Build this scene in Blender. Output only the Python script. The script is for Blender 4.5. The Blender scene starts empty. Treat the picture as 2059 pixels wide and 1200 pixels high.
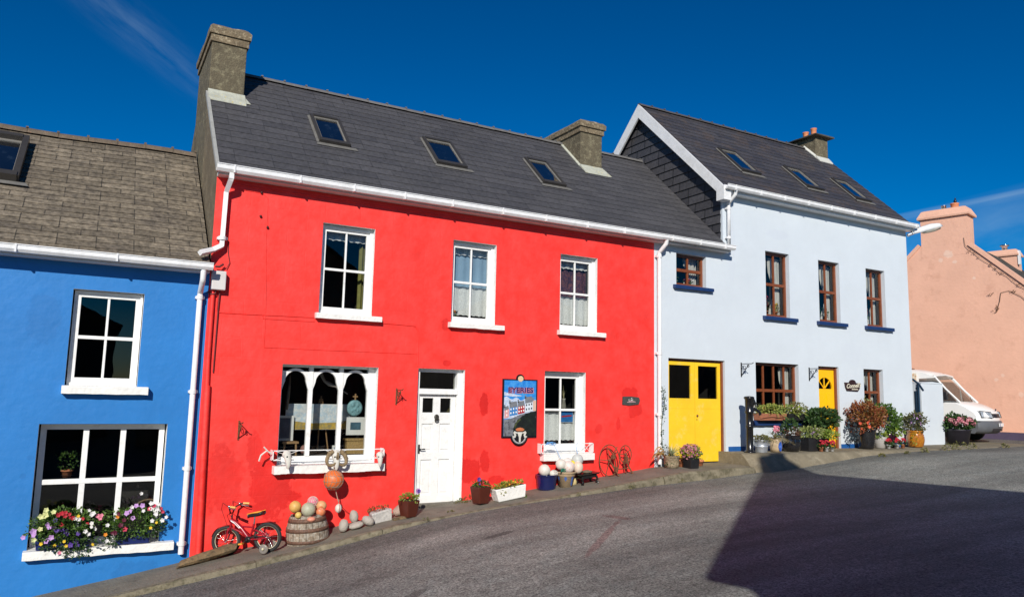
import bpy, math, random
from mathutils import Vector, Matrix, Euler, noise as mnoise
R = math.radians
random.seed(7)
scene = bpy.context.scene
col = scene.collection

# ------------------------------------------------------------------ camera
PITCH, ROLL, YAW = 0.12476, 0.02240, 0.51640
CAM = Vector((0, -12.5, 2.0))
fw = Vector((math.sin(YAW)*math.cos(PITCH), math.cos(YAW)*math.cos(PITCH), math.sin(PITCH)))
rt = Vector((math.cos(YAW), -math.sin(YAW), 0)); up = rt.cross(fw)
rt2 = rt*math.cos(ROLL) + up*math.sin(ROLL); up2 = -rt*math.sin(ROLL) + up*math.cos(ROLL)
cd = bpy.data.cameras.new('camera'); cam = bpy.data.objects.new('camera', cd); col.objects.link(cam)
cam.matrix_world = Matrix(((rt2.x, up2.x, -fw.x, CAM.x), (rt2.y, up2.y, -fw.y, CAM.y), (rt2.z, up2.z, -fw.z, CAM.z), (0, 0, 0, 1)))
cd.sensor_width = 36; cd.lens = 1500/2059*36; cd.clip_start = 0.1; cd.clip_end = 3000
scene.camera = cam

# ------------------------------------------------------------------ sun and sky
SUN_AZ, SUN_EL = R(31), R(28)      # light travels +Y and to +X by SUN_AZ
sdir = Vector((math.sin(SUN_AZ)*math.cos(SUN_EL), math.cos(SUN_AZ)*math.cos(SUN_EL), -math.sin(SUN_EL)))
sl = bpy.data.lights.new('sun', 'SUN'); so = bpy.data.objects.new('sun', sl); col.objects.link(so)
sl.energy = 4.9; sl.angle = R(0.53); sl.color = (1.0, 0.945, 0.86)
so.rotation_mode = 'QUATERNION'; so.rotation_quaternion = (-sdir).to_track_quat('Z', 'Y'); so.location = (0, -30, 30)
scene.view_settings.view_transform = 'Standard'; scene.view_settings.look = 'None'
scene.view_settings.exposure = 0.0; scene.view_settings.gamma = 1
w = bpy.data.worlds.new('World'); scene.world = w; w.use_nodes = True
nt = w.node_tree; nt.nodes.clear()
def N(t, **k):
    n = nt.nodes.new(t)
    for a, b in k.items(): setattr(n, a, b)
    return n
def L(a, b): nt.links.new(a, b)
def M_(op, a, b=None, c=None, clamp=False):
    n = N('ShaderNodeMath', operation=op, use_clamp=clamp)
    for i, v in enumerate((a, b, c)):
        if v is None: continue
        if hasattr(v, 'links'): L(v, n.inputs[i])
        else: n.inputs[i].default_value = v
    return n.outputs[0]
sky = N('ShaderNodeTexSky', sky_type='NISHITA'); sky.sun_disc = False
sky.sun_elevation = SUN_EL; sky.sun_rotation = math.atan2(-sdir.x, -sdir.y)
sky.altitude = 300; sky.air_density = 1.0; sky.dust_density = 0.05; sky.ozone_density = 6.0
hs = N('ShaderNodeHueSaturation'); hs.inputs['Saturation'].default_value = 1.5; hs.inputs['Value'].default_value = 0.85
gm = N('ShaderNodeGamma'); gm.inputs[1].default_value = 1.25
L(sky.outputs[0], gm.inputs[0]); L(gm.outputs[0], hs.inputs['Color'])
tc = N('ShaderNodeTexCoord'); D_ = tc.outputs['Generated']
def vdot(v):
    n = N('ShaderNodeVectorMath', operation='DOT_PRODUCT'); L(D_, n.inputs[0]); n.inputs[1].default_value = v; return n.outputs['Value']
def streak(a, b, width, soft, nscale, stretch, amp):
    a, b = Vector(a).normalized(), Vector(b).normalized()
    nrm = a.cross(b).normalized(); mid = (a+b).normalized(); al = nrm.cross(mid).normalized()
    half = math.sin(a.angle(b)/2)
    cmb = N('ShaderNodeCombineXYZ'); L(M_('MULTIPLY', vdot(al), nscale/stretch), cmb.inputs[0]); L(M_('MULTIPLY', vdot(nrm), nscale), cmb.inputs[1])
    tx = N('ShaderNodeTexNoise'); tx.inputs['Scale'].default_value = 1; tx.inputs['Detail'].default_value = 6; tx.inputs['Roughness'].default_value = .6; L(cmb.outputs[0], tx.inputs['Vector'])
    dn = M_('ABSOLUTE', vdot(nrm))
    edge = M_('SUBTRACT', 1.0, M_('DIVIDE', dn, width), clamp=True); edge = M_('POWER', edge, soft)
    along = M_('SUBTRACT', 1.0, M_('DIVIDE', M_('ABSOLUTE', vdot(al)), half*1.35), clamp=True); along = M_('POWER', along, .5)
    front = M_('GREATER_THAN', vdot(mid), .5)
    nz = M_('MULTIPLY', M_('SUBTRACT', tx.outputs['Fac'], .36), 2.6, clamp=True)
    return M_('MULTIPLY', M_('MULTIPLY', M_('MULTIPLY', edge, along), M_('MULTIPLY', nz, front)), amp)
s1 = streak((-.075, .890, .450), (.10, .930, .352), .036, 1.5, 60, 6, .20)
s2 = streak((.79, .575, .205), (.93, .30, .242), .0062, .7, 60, 30, .50)
s3 = streak((.80, .57, .165), (.93, .32, .215), .045, .8, 16, 3, .32)
tot = M_('ADD', M_('ADD', s1, s2), s3, clamp=True)
mx = N('ShaderNodeMixRGB'); L(tot, mx.inputs[0]); L(hs.outputs[0], mx.inputs[1]); mx.inputs[2].default_value = (6.6, 9.4, 12.0, 1)
bg = N('ShaderNodeBackground'); bg.inputs[1].default_value = 0.06; L(mx.outputs[0], bg.inputs[0])
wo = N('ShaderNodeOutputWorld'); L(bg.outputs[0], wo.inputs[0])

# ------------------------------------------------------------------ materials
MATS = {}
def mat(name, c, rough=.8, var=.12, scale=3, bump=0, bscale=40, metal=0, spec=.5, c2=None, f2=.5, coat=0, detail=6, stain=None, uv=False, soft=.06, blocks=0):
    """procedural paint / plaster / stone: base colour with slow and fine noise, optional second colour in patches"""
    if name in MATS: return MATS[name]
    m = bpy.data.materials.new(name); m.use_nodes = True; t = m.node_tree; b = t.nodes['Principled BSDF']
    b.inputs['Roughness'].default_value = rough; b.inputs['Metallic'].default_value = metal
    b.inputs['Specular IOR Level'].default_value = spec; b.inputs['Coat Weight'].default_value = coat
    tcn = t.nodes.new('ShaderNodeTexCoord'); O = tcn.outputs['Object']
    n1 = t.nodes.new('ShaderNodeTexNoise'); n1.inputs['Scale'].default_value = scale; n1.inputs['Detail'].default_value = detail; n1.inputs['Roughness'].default_value = .65
    t.links.new(O, n1.inputs['Vector'])
    mr = t.nodes.new('ShaderNodeMapRange'); mr.inputs[1].default_value = .3; mr.inputs[2].default_value = .7; mr.inputs[3].default_value = 1-var; mr.inputs[4].default_value = 1+var
    t.links.new(n1.outputs['Fac'], mr.inputs[0])
    mul = t.nodes.new('ShaderNodeVectorMath'); mul.operation = 'MULTIPLY'
    src = None
    if c2:
        n2 = t.nodes.new('ShaderNodeTexNoise'); n2.inputs['Scale'].default_value = scale*2.3; n2.inputs['Detail'].default_value = 8; n2.inputs['Roughness'].default_value = .7
        t.links.new(O, n2.inputs['Vector'])
        r = t.nodes.new('ShaderNodeMapRange'); r.inputs[1].default_value = f2-soft; r.inputs[2].default_value = f2+soft; t.links.new(n2.outputs['Fac'], r.inputs[0])
        mxx = t.nodes.new('ShaderNodeMixRGB'); t.links.new(r.outputs[0], mxx.inputs[0]); mxx.inputs[1].default_value = (*c, 1); mxx.inputs[2].default_value = (*c2, 1); src = mxx.outputs[0]
    if stain:
        # drips and damp patches of their own shape: ellipses in X/Z with noisy rims
        sep = t.nodes.new('ShaderNodeSeparateXYZ'); t.links.new(O, sep.inputs[0])
        nn = t.nodes.new('ShaderNodeTexNoise'); nn.inputs['Scale'].default_value = 5; nn.inputs['Detail'].default_value = 7; nn.inputs['Roughness'].default_value = .7; t.links.new(O, nn.inputs['Vector'])
        def mm(op, a, bb, cl=False):
            q = t.nodes.new('ShaderNodeMath'); q.operation = op; q.use_clamp = cl
            for i, v in enumerate((a, bb)):
                if hasattr(v, 'links'): t.links.new(v, q.inputs[i])
                elif v is not None: q.inputs[i].default_value = v
            return q.outputs[0]
        acc = None
        for (sx, sz, rx, rz, k) in stain['spots']:
            dx = mm('POWER', mm('DIVIDE', mm('SUBTRACT', sep.outputs[0], sx), rx), 2.0); dz = mm('POWER', mm('DIVIDE', mm('SUBTRACT', sep.outputs[2], sz), rz), 2.0)
            v = mm('SUBTRACT', 1.15, mm('ADD', dx, dz)); v = mm('ADD', v, mm('MULTIPLY', mm('SUBTRACT', nn.outputs['Fac'], .5), 4.0)); v = mm('MULTIPLY', v, 3.0, True); v = mm('MULTIPLY', v, k)
            acc = v if acc is None else mm('MAXIMUM', acc, v)
        mx2 = t.nodes.new('ShaderNodeMixRGB'); t.links.new(acc, mx2.inputs[0])
        if src is not None: t.links.new(src, mx2.inputs[1])
        else: mx2.inputs[1].default_value = (*c, 1)
        mx2.inputs[2].default_value = (*stain['color'], 1); src = mx2.outputs[0]
    if src is not None: t.links.new(src, mul.inputs[0])
    else: mul.inputs[0].default_value = c
    t.links.new(mr.outputs[0], mul.inputs[1]); t.links.new(mul.outputs[0], b.inputs['Base Color'])
    if bump:
        n3 = t.nodes.new('ShaderNodeTexNoise'); n3.inputs['Scale'].default_value = bscale; n3.inputs['Detail'].default_value = 6; t.links.new(O, n3.inputs['Vector'])
        bp = t.nodes.new('ShaderNodeBump'); bp.inputs['Strength'].default_value = bump; bp.inputs['Distance'].default_value = .02
        t.links.new(n3.outputs['Fac'], bp.inputs['Height']); t.links.new(bp.outputs[0], b.inputs['Normal'])
        if blocks:   # block courses ghosting through the paint
            sp_ = t.nodes.new('ShaderNodeSeparateXYZ'); t.links.new(O, sp_.inputs[0]); cb_ = t.nodes.new('ShaderNodeCombineXYZ'); t.links.new(sp_.outputs[0], cb_.inputs[0]); t.links.new(sp_.outputs[2], cb_.inputs[1])
            dn_ = t.nodes.new('ShaderNodeTexNoise'); dn_.inputs['Scale'].default_value = 3; t.links.new(O, dn_.inputs['Vector']); ad_ = t.nodes.new('ShaderNodeVectorMath'); ad_.operation = 'MULTIPLY_ADD'; t.links.new(dn_.outputs['Color'], ad_.inputs[0]); ad_.inputs[1].default_value = (.05, .05, 0); t.links.new(cb_.outputs[0], ad_.inputs[2])
            bk_ = t.nodes.new('ShaderNodeTexBrick'); bk_.inputs['Scale'].default_value = 1; bk_.inputs['Brick Width'].default_value = .62; bk_.inputs['Row Height'].default_value = .31; bk_.inputs['Mortar Size'].default_value = .012; bk_.inputs['Mortar Smooth'].default_value = 1; t.links.new(ad_.outputs[0], bk_.inputs['Vector'])
            b2_ = t.nodes.new('ShaderNodeBump'); b2_.invert = True; b2_.inputs['Strength'].default_value = blocks; b2_.inputs['Distance'].default_value = .006; t.links.new(bk_.outputs['Fac'], b2_.inputs['Height']); t.links.new(bp.outputs[0], b2_.inputs['Normal']); t.links.new(b2_.outputs[0], b.inputs['Normal'])
    MATS[name] = m; return m

def slate_mat(name, ca, cb, bw, mort=(.02, .02, .02), patch=None, msize=.02, bump=.25, rough=.55, nsc=14, nvar=.35):
    m = bpy.data.materials.new(name); m.use_nodes = True; t = m.node_tree; b = t.nodes['Principled BSDF']; b.inputs['Roughness'].default_value = rough
    tcn = t.nodes.new('ShaderNodeTexCoord')
    br = t.nodes.new('ShaderNodeTexBrick'); br.inputs['Scale'].default_value = 1; br.inputs['Brick Width'].default_value = bw; br.offset = .42; br.offset_frequency = 3; br.inputs['Row Height'].default_value = 1
    br.inputs['Mortar Size'].default_value = msize; br.inputs['Mortar Smooth'].default_value = .3; br.inputs['Bias'].default_value = 0
    br.inputs['Color1'].default_value = (*ca, 1); br.inputs['Color2'].default_value = (*cb, 1); br.inputs['Mortar'].default_value = (*mort, 1)
    t.links.new(tcn.outputs['UV'], br.inputs['Vector'])
    n1 = t.nodes.new('ShaderNodeTexNoise'); n1.inputs['Scale'].default_value = nsc; n1.inputs['Detail'].default_value = 8; n1.inputs['Roughness'].default_value = .7; t.links.new(tcn.outputs['Object'], n1.inputs['Vector'])
    mr = t.nodes.new('ShaderNodeMapRange'); mr.inputs[1].default_value = .3; mr.inputs[2].default_value = .7; mr.inputs[3].default_value = 1-nvar; mr.inputs[4].default_value = 1+nvar; t.links.new(n1.outputs['Fac'], mr.inputs[0])
    mul = t.nodes.new('ShaderNodeVectorMath'); mul.operation = 'MULTIPLY'
    src = br.outputs['Color']
    if patch:
        n2 = t.nodes.new('ShaderNodeTexNoise'); n2.inputs['Scale'].default_value = 2.2; n2.inputs['Detail'].default_value = 10; n2.inputs['Roughness'].default_value = .75; t.links.new(tcn.outputs['Object'], n2.inputs['Vector'])
        r = t.nodes.new('ShaderNodeMapRange'); r.inputs[1].default_value = .5; r.inputs[2].default_value = .62; t.links.new(n2.outputs['Fac'], r.inputs[0])
        mxx = t.nodes.new('ShaderNodeMixRGB'); t.links.new(r.outputs[0], mxx.inputs[0]); t.links.new(src, mxx.inputs[1]); mxx.inputs[2].default_value = (*patch, 1); src = mxx.outputs[0]
    t.links.new(src, mul.inputs[0]); t.links.new(mr.outputs[0], mul.inputs[1]); t.links.new(mul.outputs[0], b.inputs['Base Color'])
    bp = t.nodes.new('ShaderNodeBump'); bp.inputs['Strength'].default_value = bump; bp.inputs['Distance'].default_value = .01; t.links.new(n1.outputs['Fac'], bp.inputs['Height']); t.links.new(bp.outputs[0], b.inputs['Normal'])
    MATS[name] = m; return m

def glass_mat(name, tint=(.9, .93, .92), ior=1.5, k=1.0, wob=.004):
    m = bpy.data.materials.new(name); m.use_nodes = True; t = m.node_tree; t.nodes.clear()
    o = t.nodes.new('ShaderNodeOutputMaterial'); tr = t.nodes.new('ShaderNodeBsdfTransparent'); tr.inputs[0].default_value = (*tint, 1)
    gl = t.nodes.new('ShaderNodeBsdfGlossy'); gl.inputs['Roughness'].default_value = .01; gl.inputs[0].default_value = (1, 1, 1, 1)
    fr = t.nodes.new('ShaderNodeFresnel'); fr.inputs[0].default_value = ior
    mu = t.nodes.new('ShaderNodeMath'); mu.operation = 'MULTIPLY'; mu.use_clamp = True; mu.inputs[1].default_value = k; t.links.new(fr.outputs[0], mu.inputs[0])
    mxs = t.nodes.new('ShaderNodeMixShader'); t.links.new(mu.outputs[0], mxs.inputs[0]); t.links.new(tr.outputs[0], mxs.inputs[1]); t.links.new(gl.outputs[0], mxs.inputs[2]); t.links.new(mxs.outputs[0], o.inputs[0])
    nz = t.nodes.new('ShaderNodeTexNoise'); nz.inputs['Scale'].default_value = 2.5; nz.inputs['Detail'].default_value = 1
    bp = t.nodes.new('ShaderNodeBump'); bp.inputs['Strength'].default_value = .25; bp.inputs['Distance'].default_value = wob; tcn = t.nodes.new('ShaderNodeTexCoord')
    t.links.new(tcn.outputs['Object'], nz.inputs['Vector']); t.links.new(nz.outputs['Fac'], bp.inputs['Height']); t.links.new(bp.outputs[0], gl.inputs['Normal']); t.links.new(bp.outputs[0], fr.inputs['Normal'])
    MATS[name] = m; return m

def leaf_mat(name, c, c2, rough=.5, sc=30):
    m = bpy.data.materials.new(name); m.use_nodes = True; t = m.node_tree; b = t.nodes['Principled BSDF']; b.inputs['Roughness'].default_value = rough
    g = t.nodes.new('ShaderNodeNewGeometry'); mxx = t.nodes.new('ShaderNodeMixRGB'); t.links.new(g.outputs['Random Per Island'], mxx.inputs[0])
    mxx.inputs[1].default_value = (*c, 1); mxx.inputs[2].default_value = (*c2, 1); t.links.new(mxx.outputs[0], b.inputs['Base Color'])
    b.inputs['Subsurface Weight'].default_value = 0
    tl = t.nodes.new('ShaderNodeBsdfTranslucent'); t.links.new(mxx.outputs[0], tl.inputs[0]); ms = t.nodes.new('ShaderNodeMixShader'); ms.inputs[0].default_value = .25
    o = t.nodes['Material Output']; t.links.new(b.outputs[0], ms.inputs[1]); t.links.new(tl.outputs[0], ms.inputs[2]); t.links.new(ms.outputs[0], o.inputs[0])
    MATS[name] = m; return m

RED = mat('red_wall_paint', (.87, .030, .020), .6, .13, 1.3, bump=.35, bscale=9, c2=(.89, .055, .046), f2=.53, soft=.16, blocks=.16, stain=dict(color=(.60, .009, .006), spots=[
    (2.75, .45, .34, .55, .8), (2.45, 1.0, .12, .3, .6), (2.0, .55, .3, .5, .5), (3.1, .25, .12, .1, .9), (6.55, 1.75, .09, .22, .9), (6.25, .55, .24, .25, .8), (6.6, .72, .1, .2, .8),
    (6.85, .38, .16, .08, .7), (4.3, .55, .12, .09, .6), (10.0, 2.02, .22, .14, .7), (10.1, 1.7, .2, .16, .6), (5.75, 2.5, .08, .06, .7), (5.72, 3.2, .1, .12, .8), (9.2, 1.3, .1, .1, .5), (9.7, 1.4, .06, .12, .6)]))
BLUE = mat('blue_wall_paint', (.012, .175, .50), .6, .09, 1.0, bump=.35, bscale=8, stain=dict(color=(.008, .12, .36), spots=[(-.55, .95, .05, .04, .3), (-.62, .7, .04, .04, .3), (.9, -.7, .3, .15, .35), (-.55, 2.9, .2, .4, .25)]))
PALE = mat('pale_blue_wall_paint', (.60, .655, .700), .6, .04, 1.0, bump=.25, bscale=8, stain=dict(color=(.54, .58, .66), spots=[(14.6, 6.0, .4, .12, .25), (11.8, 3.5, .25, .2, .15), (13.3, 1.1, .5, .15, .2), (17.3, 3.2, .4, .3, .15), (19.5, 1.4, .3, .5, .2), (13.0, 5.5, .15, .8, .18)]))
PEACH = mat('peach_wall_paint', (.75, .425, .30), .8, .08, .7, bump=.4, bscale=10, c2=(.66, .36, .25), f2=.60, stain=dict(color=(.80, .66, .55), spots=[(-1.0, 6.75, .16, .14, .4), (-1.25, 6.55, .08, .08, .35), (-.8, 6.45, .08, .06, .4), (.3, 2.2, .06, .06, .35), (.5, 2.35, .05, .06, .35), (1.0, 1.7, .07, .08, .3), (-.2, 5.8, .05, .05, .4)]))
WHITE = mat('white_paint', (.82, .82, .80), .45, .06, 4, bump=.12, bscale=30, c2=(.70, .69, .65), f2=.62, soft=.1)
SILLW = mat('white_sill_paint', (.80, .79, .75), .6, .08, 6, bump=.5, bscale=20, c2=(.55, .54, .5), f2=.68)
PVC = mat('white_plastic', (.80, .80, .80), .3, .06, 5, c2=(.68, .68, .66), f2=.58, soft=.15)
SOFF = mat('weathered_white_board', (.62, .60, .58), .6, .10, 5)
RENDER_ = mat('grey_roughcast', (.15, .118, .075), .95, .28, 3.5, bump=.9, bscale=38, c2=(.20, .165, .11), f2=.58)
RENDER2 = mat('mossy_chimney_render', (.115, .095, .06), .95, .25, 4, bump=.9, bscale=35, c2=(.20, .175, .11), f2=.56)
CAPST = mat('lichen_cap_stone', (.17, .13, .08), .95, .35, 6, bump=1, bscale=25, c2=(.36, .30, .20), f2=.58)
LEAD = mat('lichened_lead_flashing', (.42, .43, .36), .8, .2, 8, bump=.4, bscale=30, c2=(.60, .45, .08), f2=.63)
LEADG = mat('grey_lead', (.33, .33, .31), .6, .15, 8)
TERRA = mat('terracotta', (.60, .22, .10), .8, .15, 8, bump=.3)
ASPH = None
CONC = mat('worn_concrete', (.165, .147, .115), .95, .25, 2.2, bump=.9, bscale=30, c2=(.115, .10, .078), f2=.60)
CONC2 = mat('mossy_kerb_concrete', (.19, .165, .112), .95, .3, 2.8, bump=1, bscale=24, c2=(.105, .092, .055), f2=.54)
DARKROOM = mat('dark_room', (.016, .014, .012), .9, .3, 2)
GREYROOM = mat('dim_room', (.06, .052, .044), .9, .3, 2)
WOODB = mat('varnished_window_wood', (.20, .055, .018), .35, .2, 10, bump=.1)
YEL = mat('yellow_door_paint', (.90, .56, .02), .5, .07, 1.8, c2=(.86, .60, .10), f2=.60, bump=.2, bscale=6)
YEL2 = mat('deep_yellow_door_paint', (.95, .50, .004), .4, .05, 2)
NAVY = mat('navy_sill_paint', (.012, .035, .12), .4, .1, 5)
BPL = mat('blue_plinth_paint', (.012, .09, .30), .5, .1, 5)
BLACKM = mat('black_gloss_iron', (.012, .012, .013), .22, .3, 20)
BLACKP = mat('black_plastic', (.015, .015, .017), .4, .2, 10)
RUST = mat('rusty_iron', (.13, .045, .02), .85, .4, 30, bump=.6, bscale=80, c2=(.28, .12, .05), f2=.55)
DRKR = mat('rubber', (.02, .02, .02), .7, .1, 10)
CHROME = mat('bright_metal', (.75, .75, .75), .2, .02, 5, metal=1)
STEEL = mat('galvanised_steel', (.55, .58, .62), .4, .15, 12, metal=.6)
GLASS = glass_mat('window_glass', k=1.1)
GLASSD = glass_mat('skylight_glass', (.35, .4, .45), 1.6, 2.6)
SLATE = slate_mat('dark_roof_slate', (.050, .049, .054), (.072, .070, .075), .62, (.030, .030, .032), patch=(.065, .063, .066), msize=.007, rough=.6)
SLATEW = slate_mat('blue_black_roof_slate', (.038, .037, .044), (.062, .058, .062), .62, (.022, .022, .025), patch=(.075, .058, .050), msize=.007, rough=.55)
OLDSL = slate_mat('old_brown_roof_slate', (.12, .098, .070), (.20, .165, .12), .50, (.04, .034, .026), patch=(.115, .095, .072), msize=.009, rough=.9, nsc=13, nvar=.7, bump=.8)
GSLATE = slate_mat('gable_hung_slate', (.040, .039, .044), (.064, .062, .068), .56, (.018, .018, .02), msize=.02, rough=.6)

# ------------------------------------------------------------------ mesh builder
class MB:
    def __init__(s): s.v = []; s.f = []; s.m = []; s.uv = []; s.mi = 0; s.sm = []; s.smooth = False
    def face(s, pts, uv=None):
        i = len(s.v); s.v += [tuple(p) for p in pts]; s.f.append(tuple(range(i, i+len(pts)))); s.m.append(s.mi); s.uv.append(uv); s.sm.append(s.smooth)
    def mesh(s, vs, fs, smooth=None):
        i = len(s.v); s.v += [tuple(p) for p in vs]
        for f in fs: s.f.append(tuple(i+k for k in f)); s.m.append(s.mi); s.uv.append(None); s.sm.append(s.smooth if smooth is None else smooth)
    def box(s, x0, x1, y0, y1, z0, z1, T=None):
        p = [Vector((x, y, z)) for z in (z0, z1) for y in (y0, y1) for x in (x0, x1)]
        if T: p = [T @ q for q in p]
        s.mesh(p, [(0, 2, 3, 1), (4, 5, 7, 6), (0, 1, 5, 4), (2, 6, 7, 3), (0, 4, 6, 2), (1, 3, 7, 5)], False); return s
    def hexa(s, p):   # 4 bottom ccw, 4 top ccw
        s.mesh(p, [(3, 2, 1, 0), (4, 5, 6, 7), (0, 1, 5, 4), (1, 2, 6, 5), (2, 3, 7, 6), (3, 0, 4, 7)], False); return s
    def prism(s, poly, a, b, axis='y', T=None):
        """poly of 2D points, extruded from a to b along axis (y: poly is x,z; x: poly is y,z; z: poly is x,y)"""
        mk = {'y': lambda p, t: Vector((p[0], t, p[1])), 'x': lambda p, t: Vector((t, p[0], p[1])), 'z': lambda p, t: Vector((p[0], p[1], t))}[axis]
        n = len(poly); vs = [mk(p, a) for p in poly]+[mk(p, b) for p in poly]
        if T: vs = [T @ q for q in vs]
        s.mesh(vs, [tuple(range(n))[::-1], tuple(range(n, 2*n))]+[(i, (i+1) % n, n+(i+1) % n, n+i) for i in range(n)], False); return s
    def tube(s, pts, r, n=6, closed=False, caps=True):
        pts = [Vector(p) for p in pts]; k = len(pts); rr = r if isinstance(r, (list, tuple)) else [r]*k
        vs = []; up_ = None
        for i, p in enumerate(pts):
            d = (pts[(i+1) % k]-pts[i-1]) if closed else (pts[min(i+1, k-1)]-pts[max(i-1, 0)])
            if d.length < 1e-9: d = Vector((0, 0, 1))
            d.normalize()
            if up_ is None: up_ = d.orthogonal()
            a = (up_ - d*up_.dot(d))
            if a.length < 1e-6: a = d.orthogonal()
            a.normalize(); up_ = a; b = d.cross(a)
            for j in range(n):
                t = 2*math.pi*j/n; vs.append(p+(a*math.cos(t)+b*math.sin(t))*rr[i])
        fs = []
        for i in range(k if closed else k-1):
            i2 = (i+1) % k
            for j in range(n): fs.append((i*n+j, i*n+(j+1) % n, i2*n+(j+1) % n, i2*n+j))
        s.mesh(vs, fs, True)
        if caps and not closed: s.mesh(vs[:n], [tuple(range(n))[::-1]], False); s.mesh(vs[-n:], [tuple(range(n))], False)
        return s
    def lathe(s, prof, c=(0, 0, 0), n=24, T=None, smooth=True, sx=1, sy=1):
        c = Vector(c); vs = []
        for r, z in prof:
            for j in range(n):
                t = 2*math.pi*j/n; q = Vector((r*math.cos(t)*sx, r*math.sin(t)*sy, z)); vs.append((T @ q) if T else q+c)
        fs = []
        for i in range(len(prof)-1):
            for j in range(n): fs.append((i*n+j, i*n+(j+1) % n, (i+1)*n+(j+1) % n, (i+1)*n+j))
        s.mesh(vs, fs, smooth); return s
    def ball(s, c, r, n=16, sx=1, sy=1, sz=1, wob=0, seed=0, T=None):
        c = Vector(c); vs = []; m = n//2; rot = T or Matrix.Identity(3)
        for i in range(m+1):
            ph = math.pi*i/m
            for j in range(n):
                t = 2*math.pi*j/n; d = Vector((math.sin(ph)*math.cos(t), math.sin(ph)*math.sin(t), math.cos(ph)))
                q = r*(1+(wob*mnoise.noise(d*1.7+Vector((seed, 0, 0))) if wob else 0)); vs.append(c+rot @ Vector((d.x*q*sx, d.y*q*sy, d.z*q*sz)))
        fs = [(i*n+j, (i+1)*n+j, (i+1)*n+(j+1) % n, i*n+(j+1) % n) for i in range(m) for j in range(n)]
        s.mesh(vs, fs, True); return s
    def disc(s, c, r, nrm=(0, -1, 0), n=20, z=None):
        c = Vector(c); nn = Vector(nrm).normalized(); a = nn.orthogonal().normalized(); b = nn.cross(a)
        s.face([c+(a*math.cos(2*math.pi*j/n)+b*math.sin(2*math.pi*j/n))*r for j in range(n)]); return s
    def build(s, name, mats, parent=None, bevel=0, loc=None):
        me = bpy.data.meshes.new(name); me.from_pydata(s.v, [], s.f)
        for m in (mats if isinstance(mats, (list, tuple)) else [mats]): me.materials.append(m)
        me.polygons.foreach_set('material_index', s.m); me.polygons.foreach_set('use_smooth', s.sm)
        if any(u is not None for u in s.uv):
            ul = me.uv_layers.new(name='UVMap')
            for p, u in zip(me.polygons, s.uv):
                if u:
                    for li, c in zip(p.loop_indices, u): ul.data[li].uv = c
        me.update(); o = bpy.data.objects.new(name, me); col.objects.link(o)
        if loc: o.location = loc
        if parent: o.parent = parent
        if bevel:
            b = o.modifiers.new('bevel', 'BEVEL'); b.width = bevel; b.segments = 2; b.limit_method = 'ANGLE'; b.angle_limit = R(40)
        return o
def tag(o, label=None, cat=None, group=None, kind=None):
    if label: o['label'] = label
    if cat: o['category'] = cat
    if group: o['group'] = group
    if kind: o['kind'] = kind
    return o
def empty(name, loc=(0, 0, 0), rz=0, label=None, cat=None, group=None):
    o = bpy.data.objects.new(name, None); col.objects.link(o); o.location = loc; o.rotation_euler = (0, 0, rz); o.empty_display_size = .1
    return tag(o, label, cat, group)
def text_mesh(s, size, mt, T, name, parent, ext=.002, off=0.0, shear=0.0, sx=1.0):
    cu = bpy.data.curves.new('txt', 'FONT'); cu.body = s; cu.size = size; cu.extrude = ext; cu.offset = off; cu.shear = shear; cu.align_x = 'CENTER'; cu.align_y = 'CENTER'; cu.resolution_u = 3
    ob = bpy.data.objects.new('txt', cu); me = bpy.data.meshes.new_from_object(ob); bpy.data.objects.remove(ob); bpy.data.curves.remove(cu)
    me.transform(T @ Matrix.Rotation(R(90), 4, 'X') @ Matrix.Diagonal((sx, 1, 1, 1))); me.materials.clear(); me.materials.append(mt); me.name = name
    o = bpy.data.objects.new(name, me); col.objects.link(o); o.parent = parent; return o

# ------------------------------------------------------------------ ground
PX = [-12, -6, -3, -.4, .74, 1.57, 3, 4.56, 5.6, 7.5, 8.8, 9.8, 10.7, 12.5, 40]
PZ = [-2.9, -1.9, -1.38, -.93, -.76, -.62, -.42, -.14, -.03, .15, .29, .40, .50, .54, .56]
RX = [-60, -12, -6, -.4, 1.5, 3, 5.2, 7, 9.4, 10.9, 12.3, 13.5, 14.5, 15.9, 17.1, 19.1, 22, 60]
RZ = [-9, -3.0, -1.98, -1.0, -.72, -.50, -.09, .08, .24, .31, .40, .47, .53, .64, .71, .75, .765, 1.2]
def interp(x, X, Z):
    if x <= X[0]: return Z[0]
    for i in range(len(X)-1):
        if x <= X[i+1]: return Z[i]+(Z[i+1]-Z[i])*(x-X[i])/(X[i+1]-X[i])
    return Z[-1]
def smooth(x, X, Z, h=.5): return (interp(x-h, X, Z)+2*interp(x, X, Z)+interp(x+h, X, Z))/4
def zp(x): return interp(x, PX, PZ)
def zr(x, y):
    base = smooth(x, RX, RZ, .6); d = max(0, -1-y); k = max(0., min(1., (13-x)/9))
    return base + k*(.045*min(d, 14)) - (.02 if y > -.9 else 0) + .012*mnoise.noise(Vector((x*.35, y*.35, 3)))
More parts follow.
